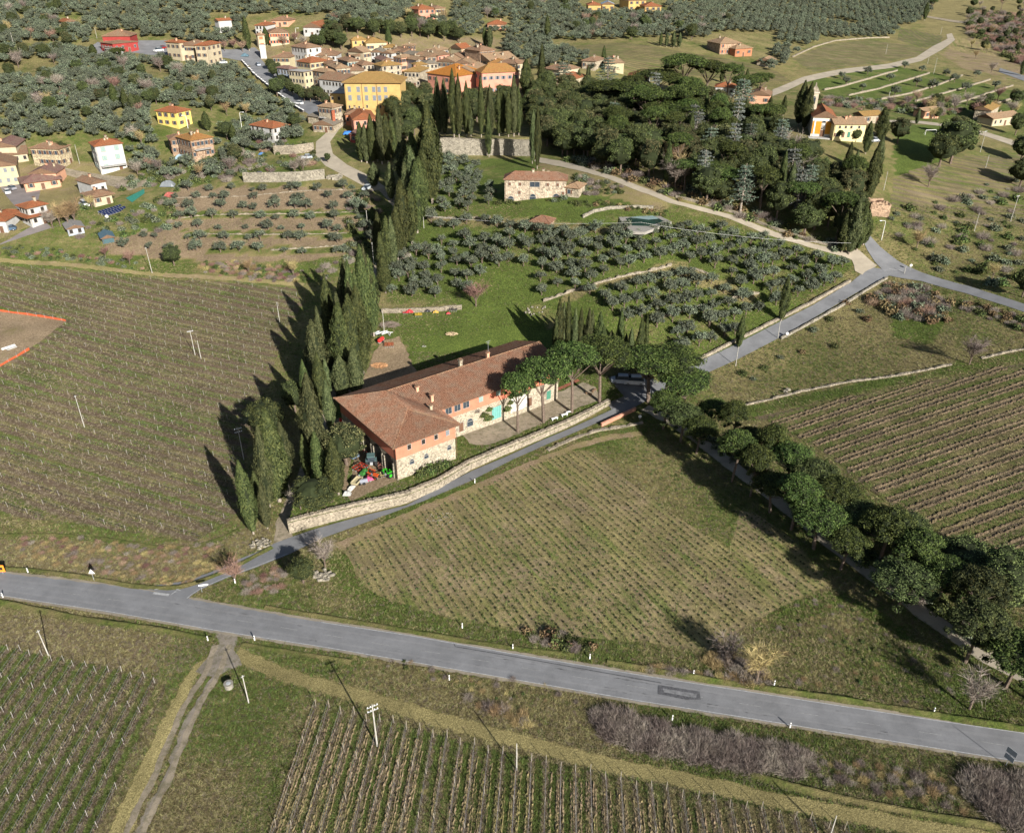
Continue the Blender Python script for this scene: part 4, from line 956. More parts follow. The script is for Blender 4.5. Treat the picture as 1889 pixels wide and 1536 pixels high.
for u in (.31, .575): 
    b = MB(); b.tube((0, -.12, -.4), (0, -.12, -12.6), .09, .09, BEAM, 6); link('drainpipe', b.data('drainpipe'), (u * pw, 0, pe), pal)
house('annex','low yellow terrace wing at the foot of the palazzo',(608,171.5),(638,173),4.3,depth=9,kind='flat',rise=.1,wm=W_YELLOW,rm=CONC,f=(3,1),style='dark',chim=0,door=False,cat='annex')
sh = house('house','stone house with balcony and a red brick chimney strip by the street bend',(613,201),(632,194),6.8,(584,197.5),wm=W_STONE,rm=ROOF_TAN,f=(2,2),l=(4,2),style='brown')
b = MB(); b.box((0, 0, 0), (1.5, .35, 6.6), stone('brick', (.42, .13, .07), 4)); link('chimney_strip', b.data('chimney_strip'), (.1, -.15, 3.3), sh)
b = MB(); b.box((0, 0, 0), (1.2, 3.0, .15), CONC); b.box((-.6, 0, .5), (.06, 3.0, .06), METAL)
for k in range(9): b.box((-.6, -1.45 + k * .36, .27), (.04, .04, .5), METAL)
link('balcony', b.data('balcony'), (-.6, 5, 3.5), sh)
house('outbuilding','low outbuilding with grey roof below the stone balcony house',(577,229),(611,231),2.8,depth=6,kind='gable',wm=W_STONE,rm=ROOF_GREY,f=(4,1),chim=0,cat='outbuilding')
house('outbuilding','small shed with pale roof beside the end of the street wall',(567,213),(585,216),2.8,depth=5,kind='shed',rise=.8,wm=W_STONE,rm=ROOF_GREY,f=None,chim=0,cat='outbuilding')
house('house','small orange red house below the palazzo',(637,210.5),(664,211),4.2,depth=7,wm=W_ORANGE,rm=ROOF_BROWN,f=(4,1),style='dark')
house('house','pink house with red roof beside the clump of cypresses',(652,221),(690,219),6.2,depth=12,wm=W_PINK,rm=ROOF_RED,f=(3,2),style='dark',chim=1)
house('shed','dark red shed in the shade below the pink house',(645,246),(664,249),3.2,depth=5,kind='shed',rise=.8,wm=W_DARKRED,rm=ROOF_PURPLE,f=(2,1),chim=0,cat='shed',door=False)
house('cottage','white house with orange hipped roof left of the street bend',(503,239.5),(531,227),4.8,(461,232.5),wm=W_WHITE,rm=ROOF_RED,f=(3,2),l=(5,2),style='dark',chim=1)
for C_, R_, h_, dd, kd, wm_, rm_, f_, lb in [((655,105),(682,101),6,9,'gable',W_STONE,ROOF_TAN,(4,2),'stone house with tan roof wedged under the cream gable'),((668,121),(690,118),5.5,8,'hip',W_STONE,ROOF_BROWN,(3,2),'brown roofed house left of the lichened roof'),((705,112),(724,110),5.5,8,'gable',W_WHITE,ROOF_PURPLE,(3,2),'small white house with dull pinkish roof in the village middle'),
 ((721,95),(742,94),5,8,'gable',W_STONE2,ROOF_TAN,(3,1),'narrow stone house between the grey roof and the reddish house'),((743,97),(765,94),5.5,8,'gable',W_SALMON,ROOF_BROWN,(3,2),'pinkish house just below the reddish stone house'),((786,118),(806,116),6,9,'hip',W_STONE,ROOF_GREY,(3,2),'grey roofed house above the vivid orange roof'),((808,104),(828,99),6,8,'gable',W_PINK,ROOF_TAN,(3,2),'red pink fronted house left of the yellow blank gable'),
 ((838,118),(868,117),6,9,'gable',W_STONE,ROOF_TAN,(4,2),'long tan roof above the clock house'),((850,103),(872,101),6,8,'hip',W_CREAM,ROOF_BROWN,(3,2),'cream house in front of the shaded loggia'),((903,124),(930,124),6.5,8,'gable',W_STONE,ROOF_BROWN,(4,2),'brown roofed house behind the pink villa ridge'),((745,131),(772,133),6.5,9,'hip',W_STONE,ROOF_LICHEN,(4,2),'lichen roofed house just right of the palazzo'),((768,112),(786,109),6,7,'gable',W_WHITE,ROOF_TAN,(3,2),'small white walled house in the densest part of the village'),
 ((610,120),(628,117),6,8,'gable',W_CREAM,ROOF_BROWN,(3,2),'cream house squeezed right of the red brown roof'),((588,112),(612,110),5.5,7,'hip',W_STONE,ROOF_TAN,(3,1),'tan roofed stone house behind the cream block')]:
    house('house', lb, C_, R_, h_, depth=dd, kind=kd, wm=wm_, rm=rm_, f=f_, style='dark', chim=1)
# lower left
wh_ = house('town_house','tall white house with pale green shutters and a shaded left side',(176,275),(226,266),9.3,(152,264.5),wm=W_WHITE,rm=ROOF_RED,f=(2,3),l=(3,3),style='pale_shut',ww=1.5,wh=1.6,chim=3,group=LG)
b = MB(); b.box((0, 0, 0), (wh_['w'] * .9, 2.2, .18), CONC); b.box((0, -1.0, .5), (wh_['w'] * .9, .05, .06), METAL)
for k in range(16): b.box((-wh_['w'] * .45 + k * wh_['w'] * .06, -1.0, .27), (.03, .03, .5), METAL)
link('balcony', b.data('balcony'), (wh_['w'] * .5, -1.1, 3.0), wh_)
house('farmhouse','long tan stone house with brown hipped roof left of the tall white house',(108,279.5),(137.5,267),6.5,(49,278),wm=stone('wall_tan',(.46,.38,.25),2),rm=ROOF_BROWN,f=(2,2),l=(5,2),style='brown',chim=3,group=LG)
house('house','cream gabled house at the left picture edge above the others',(-18,272),(28,270),5.5,depth=9,kind='gable',wm=W_CREAM,rm=ROOF_PURPLE,f=(2,1),group=LG)
house('arcade','long low building with brown lean roof joined to the tan stone house',(-20,291),(49,281),3.2,depth=7,kind='shed',rise=1.6,wm=W_CREAM,rm=ROOF_BROWN,f=(5,1),style='dark',chim=0,cat='outbuilding',group=LG)
house('house','pale yellow house with green grey shutters cut by the left picture edge',(-28,310),(28,303),7,depth=9,kind='gable',wm=W_PALE,rm=ROOF_BROWN,f=(4,2),style='grey_shut',door=False,group=LG)
house('bungalow','pink bungalow with wide purple brown roof',(44,339.5),(110,330.5),3.0,(31,328),wm=W_SALMON,rm=ROOF_PURPLE,f=(3,1),style='brown',o=1.0,group=LG)
house('house','raised pink upper block behind the pink bungalow roof',(54,320),(102,319),4.6,depth=6,kind='gable',wm=W_SALMON,rm=ROOF_PURPLE,f=None,chim=2,door=False,group=LG)
house('bungalow','cream bungalow with sprawling brown roofs left of the green court',(171,365),(207,358.5),3.2,(150,357),wm=W_CREAM,rm=ROOF_BROWN,f=(2,1),style='brown',o=1.1,group=LG)
house('house','white upper block of the brown roofed bungalow',(168,340.5),(194,333),4.8,depth=6.5,kind='gable',wm=W_WHITE,rm=ROOF_BROWN,f=(2,1),style='dark',door=False,group=LG)
rh = house('house','white house with two red hipped roofs near the lower left road',(50.5,386.5),(85,375.5),6.0,(31,377.5),wm=W_WHITE,rm=ROOF_RED,f=(2,2),l=(3,2),style='dark',o=.7,group=LG)
rr_ = MB(); 
link('porch_roof', roof_mesh(rh['w'] + 3, rh['d'] + 3, 3.3, .9, 'hip', ROOF_RED, .3), (-1.5, -1.5, rh['ez'] - 6.0), rh)
house('house','small white house with orange roof at the lower left picture edge',(-30,408),(9,407.5),3.8,depth=8,wm=W_WHITE,rm=ROOF_RED,f=(2,1),style='dark',group=LG)
house('shed','grey roofed garden shed with bluish walls below the bare poplars',(124,423),(153,417),2.3,depth=4.5,kind='gable',wm=W_BLUE,rm=plain('sheet_metal',(.20,.19,.18),.6,.2),f=(2,1),chim=0,cat='shed',style='dark',group=LG,door=False)
house('shed','dark blue green tarpaulin shed below the solar panels',(188,440.5),(209,436),1.8,depth=4,kind='gable',wm=plain('tarp_green',(.05,.09,.10),.6,.2),rm=plain('tarp_blue',(.07,.12,.15),.5,.2),f=None,chim=0,cat='shed',group=LG,door=False)
house('cottage','bright yellow house with orange red hipped roof among olives',(325,211.5),(354.5,203),5.6,(283,203.5),wm=stucco('wall_bright_yellow',(.72,.56,.16)),rm=ROOF_RED,f=(2,2),l=(3,2),style='brown',chim=2,group=LG)
mh = house('farmhouse','stone and pink farmhouse with balcony and orange hipped roof',(352,263.5),(395,252.5),7.2,(318,254.5),wm=W_STONE2,rm=ROOF_ORANGE,f=(5,2),l=(4,2),style='brown',chim=3,group=LG)
house('outbuilding','lower left wing of the balcony farmhouse with brown roof',(315,262),(342,261),5.2,(295,251.5),wm=W_STONE2,rm=ROOF_BROWN,f=(3,2),l=(3,2),style='brown',group=LG,cat='outbuilding')
b = MB(); b.box((0, 0, 0), (mh['w'] * .75, 1.6, .18), CONC); b.box((0, -.8, .5), (mh['w'] * .75, .05, .06), METAL)
link('balcony', b.data('balcony'), (mh['w'] * .45, -.8, mh['ez'] - 3.6), mh)
house('red_house','dark red upper house with brown roof behind the parking',(188,66.5),(239,67.5),6.5,depth=9,wm=W_RED,rm=ROOF_BROWN,f=(5,1),style='glass',group=HG_)
house('red_wing','dark red and white wing with garage front below the red house',(208,84.5),(256,76.5),4.5,(179,77),wm=W_RED,rm=ROOF_BROWN,f=(4,1),l=(4,1),style='glass',group=HG_,chim=0,rise=.8)
house('garage','long white garage terrace with dark openings below the red wing',(209,90.5),(249,86.5),3.2,(183,91),kind='flat',rise=.1,wm=W_WHITE,rm=CONC,f=(4,1),l=(5,1),style='dark',ww=1.8,wh=1.2,chim=0,cat='garage',door=False,group=HG_)
house('apartment_house','cream apartment house with three storeys and red brown roof by the car park',(381,88),(417,81.5),9,(356,85.5),wm=W_CREAM,rm=ROOF_RED,f=(3,3),l=(2,3),style='brown',chim=1,group=HG_)
house('apartment_house','lower cream middle wing left of the three storey apartment house',(330,83),(357,86),6.8,depth=9,kind='gable',wm=W_CREAM,rm=ROOF_BROWN,f=(4,2),style='brown',group=HG_)
house('apartment_house','cream end wing with red brown roof at the left of the apartment row',(330,80.5),(339,77),8,(311,75),wm=W_CREAM,rm=ROOF_RED,f=(1,2),l=(3,2),style='brown',group=HG_)
house('cottage','small white cottage with red roof in the upper left olives',(119,42),(141,38.5),3,depth=6,kind='gable',wm=W_WHITE,rm=ROOF_RED,f=(2,1),chim=1,group=HG_)
house('house','white house with red roof left of the tall street cypress',(403,41),(427,36.5),5.5,(394,37),kind='gable',wm=W_WHITE,rm=ROOF_RED,f=(3,2),style='dark',group=HG_)
house('house','white house with orange roof behind the street cypress',(470,46.5),(490,48),5,depth=8,wm=W_WHITE,rm=ROOF_RED,f=(3,2),style='dark',group=HG_)
house('school','long cream school building with red shutters and brown roof',(497,62.5),(531,58),6.2,depth=10,wm=W_CREAM,rm=ROOF_BROWN,f=(7,2),style='red',group=HG_,cat='school',door=False)
house('house','cream building with orange shutter left of the school',(475,66.5),(488,64.5),6.2,(470,65),wm=W_CREAM,rm=ROOF_BROWN,f=(1,2),style='red_shut',ww=2.0,group=HG_,door=False)
house('house','white gabled house with red roof behind the dark oak',(559,51),(591,50.5),4.5,depth=12,kind='gable',axis='y',rise=2.4,wm=W_WHITE,rm=ROOF_RED,f=(3,1),style='dark',group=HG_)
house('cottage','little pinkish cottage above the school among olives',(500,37.5),(531,38.5),3.2,depth=7,wm=W_SALMON,rm=ROOF_BROWN,f=(3,1),group=HG_)
b = MB(); b.box((0, 0, 3.2), (2.9, 2.9, 6.4), W_WHITE); b.box((0, 0, 6.5), (3.2, 3.2, .2), CONC); b.box((0, -1.47, 1), (.9, .06, 2), METAL)
x, y = GE(487, 107); tag(link('water_tower', b.data('water_tower'), (x, y, E0(x, y) - .3), None, .25), 'tall narrow white tower cabin at the top of the village street', 'tower')
# right of the village
house('house','brown roofed house seen over the park trees',(1003,123),(1032,133),5,depth=9,wm=W_CREAM,rm=ROOF_BROWN,f=(3,1),group=HG_)
house('house','low red roofed house behind the blue cedar',(1026,140.5),(1062,147.5),4,depth=8,wm=W_CREAM,rm=ROOF_RED,f=(3,1),group=HG_)
house('house','house with tan roof and tall chimneys left of the sloping vineyard',(1117,113),(1151,118.5),4.5,depth=9,wm=W_PALE,rm=ROOF_TAN,f=(3,1),chim=3,group=HG_)
house('house','brown roof of a house among cedars near the lone cypress',(1074,110),(1098,115),4,depth=8,wm=W_STONE,rm=ROOF_BROWN,f=(3,1),group=HG_)
house('house','white house with bright red roof at the foot of the sloping vineyard',(1158,140.5),(1197,145.5),4.2,depth=9,wm=W_WHITE,rm=ROOF_RED,f=(4,1),style='brown',chim=2,group=HG_)
house('house','white house with red hipped roofs beside the blue cedar',(1320,160),(1350,165),4.2,(1303,154),wm=W_WHITE,rm=ROOF_RED,f=(3,1),l=(2,1),style='dark',chim=2,group=HG_)
house('house','long house with orange brown roof beside the valley road',(1382,174),(1421,176),4.6,depth=7,kind='gable',wm=W_SALMON,rm=ROOF_BROWN,f=(3,1),group=HG_)
house('farmhouse','pinkish stone farmhouse with tan roof above the sloping vineyard',(1329,80),(1367,80),5.5,depth=9,wm=W_STONE2,rm=ROOF_TAN,f=(4,2),style='red',group=HG_)
house('farmhouse','dull orange walled wing with tan roof in front of the stone farmhouse',(1357,90),(1388,89),4,depth=6,wm=W_ORANGE,rm=ROOF_TAN,f=(3,1),group=HG_)
house('shed','low pale roofed barn right of the hill farmhouse',(1397,110),(1423,115),2.8,depth=7,kind='gable',wm=W_STONE,rm=ROOF_TAN,f=None,chim=0,cat='barn',group=HG_)
house('house','yellow house with orange roof at the top edge of the picture',(1085,9.5),(1109,10),5,depth=8,wm=W_YELLOW,rm=ROOF_RED,f=(3,1),group=HG_)
house('house','yellow house with blue grey metal roof at the top edge',(1111,7.5),(1133,8.5),4.5,depth=9,kind='gable',wm=W_YELLOW,rm=plain('blue_sheet',(.24,.30,.36),.5,.1),f=(3,1),group=HG_,chim=0)
house('house','yellow house with terracotta roof near the top edge right of the metal roof',(1190,11),(1220,13),6,depth=9,wm=W_YELLOW,rm=ROOF_RED,f=(3,2),group=HG_)
house('house','tall yellow house cut by the top picture edge',(1160,1),(1192,1),6,depth=8,wm=W_YELLOW,rm=ROOF_BROWN,f=(3,2),group=HG_)
house('house','pink house in the olives near the top edge',(772,17.5),(802,17),5.5,depth=8,wm=W_PINK,rm=ROOF_RED,f=(3,2),group=HG_,chim=2)
house('house','pale yellow house joined right of the pink house in the olives',(803,16),(821,15.5),6,depth=8,wm=W_PALE,rm=ROOF_BROWN,f=(3,2),group=HG_)
house('cottage','lone brown roofed cottage in the grey olives above the village',(899.5,44),(932.5,46.5),2.8,depth=7,wm=W_SALMON,rm=ROOF_RED,f=(3,1),group=HG_)
fh = house('farmhouse','long stone farmhouse with arched doorways above the pool',(931,337),(1043,333.5),6.3,(915,328),wm=stone('wall_farm',(.44,.36,.27),1.8),rm=ROOF_FARM,f=None,style='brown',chim=3,cat='farmhouse',group=None,rise=1.9,door=False)
for u, z, w_, h_, st in ((.08,4.9,.8,.9,'brown_shut'),(.25,4.9,.8,.9,'brown_shut'),(.49,4.9,3.0,1.5,'glass'),(.70,4.9,.8,.9,'brown_shut'),(.86,4.9,.8,.9,'brown_shut'),(.24,2.3,.8,.9,'brown_shut'),(.95,2.3,.8,.9,'brown_shut')): put_window(None, fh, u * fh['w'], 0, z + fh['ez'] - 6.3, 'f', w_, h_, st)
for u, z in ((.10, .6), (.46, 1.4), (.84, 1.6)): put_window(None, fh, u * fh['w'], 0, z, 'f', 1.9, 1.2, 'arch', 'door')
house('outbuilding','low stone wing at the right end of the long farmhouse',(1044,345),(1068,347.5),3.0,depth=6,wm=W_STONE,rm=ROOF_TAN,f=(2,1),chim=0,cat='outbuilding',group=None)
house('garden_house','small square pavilion with hipped red brown roof among olives below the farmhouse',(979,409),(1013,411),2.4,depth=5,wm=W_STONE2,rm=ROOF_FARM,f=(1,1),chim=0,cat='pavilion',group=None,rise=1.4)
house('farmhouse','stone farmhouse with tan gable roof at the right picture edge',(1828,205),(1867,201),4.6,(1806,204),kind='gable',axis='x',wm=W_STONE,rm=ROOF_LICHEN,f=(2,1),style='dark',group='farm at the right edge')
house('farmhouse','lower front wing with windows of the right edge farmhouse',(1833,217.5),(1881,214.5),3.4,depth=7,kind='gable',wm=W_CREAM,rm=ROOF_TAN,f=(5,1),style='dark',group='farm at the right edge')
house('shed','small pinkish shed beside the dark round tree right of the church',(1706,204),(1734,204),3.2,depth=5,kind='gable',wm=W_SALMON,rm=ROOF_TAN,f=(2,1),chim=0,cat='shed',group=None)
rn = G(1604, 398)
b = MB()
for (x_, y_, w_, d_, h_) in ((3, 0, 6, .5, 3.2), (0, 2.4, .5, 5, 3.8), (6, 2.4, .5, 5, 3.4), (3, 4.8, 6, .5, 3.9)): b.box((x_, y_, h_ / 2 - .5), (w_, d_, h_ + 1), W_STONE2)
for i in range(14): b.box((random.uniform(0, 6), random.choice((0, 4.8)), random.uniform(3.3, 3.9)), (random.uniform(.5, 1.2), .5, random.uniform(.4, 1.0)), W_STONE2, rz=random.uniform(-.1, .1))
for i in range(10): b.box((random.uniform(.8, 5.2), random.uniform(1, 4), 3.4), (1.0, .9, .2), ROOF_FARM, rz=random.random(), rx=random.uniform(-.3, .3))
tag(link('stone_ruin', b.data('stone_ruin'), (rn[0], rn[1], E0(*rn)), None, .1), 'roofless stone ruin below the tall cypresses near the road bend', 'ruin')
# church with rectory and tower
cf = G(1494.5, 251.5); cr = G(1536, 254.5); th = math.atan2(cr[1] - cf[1], cr[0] - cf[0]); cw = math.dist(cf, cr); cz = E0(*cf)
ch = thing('church', 'small church with orange panels, white pilasters and gabled red roof', 'church', (cf[0], cf[1], cz), None, th)
ORG = stucco('church_orange', (.62, .26, .03)); WST = stucco('church_white', (.70, .62, .50)); dch = 17
b = MB(); eh = 6.7; rs_ = 2.0; b.box((cw / 2, dch / 2, eh / 2 - .6), (cw, dch, eh + 1.2), WST)
for y in (0.0, dch): b.face([(0, y, eh), (cw, y, eh), (cw / 2, y, eh + rs_)], WST)
link('wall', b.data('wall'), parent=ch)
rfc = link('roof', roof_mesh(cw, dch, eh + .02, rs_ + .25, 'gable', ROOF_RED, .35, .14, 'y'), parent=ch)
b = MB(); b.box((0, 0, 0), (cw * .24, .1, 4.3), ORG); og = b.data('orange_panel')
for u in (.28, .72): link('orange_panel', og, (cw * u, -.05, 3.1), ch)
b = MB(); b.box((0, 0, 0), (cw * .07, .1, 4.3), ORG); og = b.data('orange_strip')
for u in (.05, .95): link('orange_strip', og, (cw * u, -.05, 3.1), ch)
b = MB(); b.box((0, 0, 0), (.4, .24, 5.6), WHITE); pil = b.data('pilaster')
for u in (.115, .885): link('pilaster', pil, (cw * u, -.10, 2.9), ch)
b = MB(); b.box((0, 0, 0), (cw + .1, .3, .3), WHITE); link('cornice', b.data('cornice'), (cw / 2, -.12, 5.75), ch)
for sx in (-1, 1):
    b = MB(); L_ = math.hypot(cw / 2, rs_); b.box((0, 0, 0), (L_, .3, .26), WHITE, ry=sx * math.atan2(rs_, cw / 2)); link('raking_cornice', b.data('raking_cornice'), (cw / 2 + sx * cw / 4, -.16, eh + rs_ / 2 - .1), ch)
put_window(None, ch, cw / 2, -.06, 1.15, 'f', 1.3, 2.3, 'brown_shut', 'door'); put_window(None, ch, cw / 2, -.06, 4.9, 'f', 1.3, .05, 'arch'); 
b = MB(); b.box((0, -.1, 0), (.8, .14, 1.7), WHITE); b.ball((0, -.2, .1), .28, CONC, 6, 5, (1, .6, 2.2)); link('niche_statue', b.data('niche_statue'), (cw / 2, -.06, 3.6), ch)
b = MB(); b.box((cw / 2, -1.2, -.25), (cw + 1.5, 3.0, .6), CONC); link('forecourt', b.data('forecourt'), parent=ch)
tb = G(1492, 236); tz = E0(*tb)
tw_ = thing('bell_tower', 'square pale bell tower with pointed cap beside the church', 'tower', (tb[0], tb[1], tz), None, th)
_, _, _, th_h = height_from_px(1492, 236, 171, E0)
b = MB(); b.box((0, 0, th_h / 2 - .5), (2.7, 2.7, th_h + 1), stucco('tower_wall', (.52, .45, .33), .25)); link('shaft', b.data('shaft'), parent=tw_)
b = MB(); b.box((0, 0, 0), (3.2, 3.2, .3), WST); link('cornice', b.data('cornice'), (0, 0, th_h + .15), tw_); link('cornice', b.data('cornice'), (0, 0, th_h * .55), tw_)
b = MB(); pr = [(1.5, 0), (1.1, .8), (.8, 1.5), (.3, 2.0), (.12, 3.2)]
for i in range(4):
    (r0, z0), (r1, z1) = pr[i], pr[i + 1]; c0 = [(-r0, -r0, z0), (r0, -r0, z0), (r0, r0, z0), (-r0, r0, z0)]; c1 = [(-r1, -r1, z1), (r1, -r1, z1), (r1, r1, z1), (-r1, r1, z1)]
    for q in range(4): b.face([c0[q], c0[(q + 1) % 4], c1[(q + 1) % 4], c1[q]], STONE)
link('cap', b.data('cap'), (0, 0, th_h + .3), tw_)
for sd, xx, yy in (('f', 0, -1.36), ('l', -1.36, 0), ('r', 1.36, 0)): put_window(None, tw_, xx, yy, th_h - 2.6, sd, 1.0, 2.0, 'arch', 'belfry_arch')
rc = house('rectory','pale yellow rectory with green shutters attached to the church',(1541,227.5),(1598,231),6.0,depth=8.5,kind='gable',wm=stucco('wall_rectory',(.70,.60,.32)),rm=ROOF_TAN,f=None,chim=2,cat='rectory',group=None,door=False,rise=1.8)
for u, st, w_ in ((.17,'brown',.7),(.36,'brown',.7),(.54,'brown',.7),(.79,'brown',.7)): put_window(None, rc, u * rc['w'], 0, rc['ez'] - 1.0, 'f', .65, .8, 'dark')
for u, st, w_, h_ in ((.13,'brown',1.0,1.1),(.32,'brown_shut',.9,1.8),(.50,'green_shut',.9,1.8),(.74,'dark',1.5,1.2)): put_window(None, rc, u * rc['w'], 0, rc['ez'] - 3.6, 'f', w_, h_, st)
house('annex','low annex with orange tan roof behind the rectory',(1594,213),(1628,213),3.0,depth=6,kind='gable',wm=W_STONE,rm=ROOF_LICHEN,f=(2,1),chim=0,cat='annex',group=None)
# ---- the big farm building by the lane
A = (-22.4, 131.2); thf = rad(36.8); base = 2.2
fb = thing('farm_building', 'long L shaped farm building with orange upper walls, stone base and tiled hipped roof', 'farm building', (A[0], A[1], base), None, thf)
eh = 7.5; zb = -3.0; h0 = 4.2
WO = stucco('farm_orange', (.58, .20, .125), .14); WSF = stone('farm_stone', (.42, .365, .275), 3.6)
b = MB(); b.box((7, 11.85, (zb + h0) / 2), (13.6, 23.3, h0 - zb), WSF); b.box((30.5, 15.5, (zb + h0) / 2 + .01), (32.6, 16.0, h0 - zb), WSF); link('stone_wall', b.data('stone_wall'), parent=fb)
b = MB(); b.box((7, 11.85, (h0 + eh) / 2 + .02), (13.75, 23.45, eh - h0), WO); b.box((30.5, 15.5, (h0 + eh) / 2 + .03), (32.8, 16.15, eh - h0), WO); link('upper_wall', b.data('upper_wall'), parent=fb)
b = MB(); o = .75
e0, e1, e2, e3, e4, e5 = (-o, -o, eh), (14 + o, -o, eh), (14 + o, 7.3 - o, eh), (47.4, 7.3 - o, eh), (47.4, 23.7 + o, eh), (-o, 23.7 + o, eh)
r0, r1, r2 = (7, 6.6, eh + 2.75), (7.3, 15.5, eh + 3.0), (47.4, 15.5, eh + 3.0)
for q in ([e0, e1, r0], [e1, e2, r1, r0], [e2, e3, r2, r1], [e5, r1, r2, e4][::-1], [e5, e0, r0, r1]): b.face(q, ROOF_FARM)
b.face([e3, e4, r2], WO)
und = [(p[0], p[1], p[2] - .18) for p in (e0, e1, e2, e3, e4, e5)]; b.face(und[::-1], BEAM); top6 = (e0, e1, e2, e3, e4, e5)
for i in range(6): b.face([und[i], und[(i + 1) % 6], top6[(i + 1) % 6], top6[i]], BEAM)
frf = link('roof', b.data('roof'), parent=fb)
RIDGE = tiles('ridge_tile', (.36, .19, .11))
def ridge_line(a, c):
    a = Vector(a); c = Vector(c); L_ = (c - a).length; n = int(L_ / .8); b = MB()
    for i in range(n): p = a.lerp(c, i / n); q = a.lerp(c, (i + 1.1) / n); b.tube(p, q, .17, .13, RIDGE, 6, True)
    return b.data('ridge_tiles')
for a, c in ((e0, r0), (e1, r0), (r0, r1), (e5, r1), (r1, r2), (e3, r2)): tag(link('ridge_tiles', ridge_line(a, c), parent=frf), kind='stuff')
# courses of cover tiles running down the slopes, real ridges joined as one part
def courses(b, quad, n, r=.085):
    a0, a1, c1, c0 = [Vector(p) for p in quad]
    for i in range(n):
        t = (i + .5) / n; p = a0.lerp(a1, t); q = c0.lerp(c1, t); off = Vector((0, 0, .02)); d = (a1 - a0).normalized() * r * .9
        b.mesh([p - d + off, p + Vector((0, 0, r + .04)), p + d + off, q - d + off, q + Vector((0, 0, r + .04)), q + d + off], [(0, 1, 4, 3), (1, 2, 5, 4)], ROOF_FARM)
def tri_courses(b, e_a, e_b, ap, ap2, n, r=.085):
    """slope with straight eave e_a-e_b, ridge ap-ap2 parallel to it; courses run up the slope."""
    ea, eb, p1, p2 = map(Vector, (e_a, e_b, ap, ap2)); u = (eb - ea).normalized(); Lb = (eb - ea).length; s1 = (p1 - ea).dot(u); s2 = (p2 - ea).dot(u)
    rz = p1.z - ea.z; foot = ea + u * s1; run = Vector((p1.x - foot.x, p1.y - foot.y, 0)); up = Vector((run.x, run.y, rz))
    for i in range(n):
        s = (i + .5) / n * Lb
        k = 1.0
        if s < s1 and s1 > 0: k = s / s1
        if s > s2 and Lb > s2: k = min(k, (Lb - s) / (Lb - s2))
        if k < .03: continue
        p = ea + u * s; q = p + up * k; d = u * r * .9; z1 = Vector((0, 0, .02)); z2 = Vector((0, 0, r + .04)); m_ = ROOF_FARM
        b.mesh([p - d + z1, p + z2, p + d + z1, q - d + z1, q + z2, q + d + z1], [(0, 1, 4, 3), (1, 2, 5, 4)], m_)
b = MB()
tri_courses(b, e0, e1, r0, r0, 62); tri_courses(b, e5, e0, (r1[0], r1[1], r1[2]), (r0[0], r0[1], r0[2]), 96)
def valley(b):
    for i in range(36):   # right slope of the wing
        y = -.6 + i * .42
        if y > 15: break
        k = min(1, (y + .75) / 7.3) if y < 6.6 else 1.0; x1_ = 14.75 if y < 6.55 else 14.75 - (y - 6.55) / 8.95 * 7.5; x0_ = 14.75 - 7.7 * k
        if x1_ <= x0_ + .3: continue
        zf = lambda x: eh + (14.75 - x) / 7.75 * 2.75 * (1 + max(0, y - 6.6) * .0125)
        p = Vector((x1_, y, zf(x1_))); q = Vector((x0_, y, zf(x0_))); d = Vector((0, .08, 0))
        b.mesh([p - d + Vector((0, 0, .02)), p + Vector((0, 0, .13)), p + d + Vector((0, 0, .02)), q - d + Vector((0, 0, .02)), q + Vector((0, 0, .13)), q + d + Vector((0, 0, .02))], [(0, 1, 4, 3), (1, 2, 5, 4)], ROOF_FARM)
    for i in range(98):   # long front slope
        x = 8.0 + i * .43
        if x > 47.2: break
        y0_ = 6.55 if x > 14.75 else 6.55 + (14.75 - x) / 7.5 * 8.95; 
        if y0_ > 15: continue
        zf = lambda y: eh + (y - 6.55) / 8.95 * 3.0
        p = Vector((x, y0_, zf(y0_))); q = Vector((x, 15.5, zf(15.5))); d = Vector((.08, 0, 0))
        b.mesh([p - d + Vector((0, 0, .02)), p + Vector((0, 0, .13)), p + d + Vector((0, 0, .02)), q - d + Vector((0, 0, .02)), q + Vector((0, 0, .13)), q + d + Vector((0, 0, .02))], [(0, 1, 4, 3), (1, 2, 5, 4)], ROOF_FARM)
        if x > 9:
            zg = lambda y: eh + (24.45 - y) / 8.95 * 3.0
            p = Vector((x, 24.4, zg(24.4))); q = Vector((x, 15.5, zg(15.5)))
            b.mesh([p - d + Vector((0, 0, .02)), p + Vector((0, 0, .13)), p + d + Vector((0, 0, .02)), q - d + Vector((0, 0, .02)), q + Vector((0, 0, .13)), q + d + Vector((0, 0, .02))], [(0, 1, 4, 3), (1, 2, 5, 4)], ROOF_FARM)
valley(b); tag(link('tile_courses', b.data('tile_courses'), parent=frf), kind='stuff')
for x, y, z, c in ((26, 16.2, 3.2, 1), (33, 15.8, 3.3, 0), (13, 13, 2.3, 0), (14.3, 9.4, 1.5, 0), (12.2, 6.4, 1.2, 2)): link('chimney', CHIM[c], (x, y, eh + z - .3), frf)
b = MB(); b.tube((0, 0, 0), (0, 0, 3), .03, .02, METAL, 5); b.box((0, 0, 2.9), (1.2, .04, .04), METAL); b.box((0, 0, 2.5), (.8, .04, .04), METAL); link('aerial', b.data('aerial'), (33.2, 15.8, eh + 4), frf)
for u in (3.2, 6.4, 9.3, 12.0): put_window(None, fb, u, .1, eh - 1.35, 'f', .75, 1.0, 'grey_shut' if u > 10 else 'dark')
for u in (3.6, 6.9, 12.3): put_window(None, fb, u, .2, 2.35, 'f', .95, .6, 'arch')
for u in (1.3, 4.2, 7.0): pass
for k, u in enumerate((17.0, 19.2, 21.4)): put_window(None, fb, u, 7.44, eh - 1.35, 'f', 1.5, 1.5, 'glass')
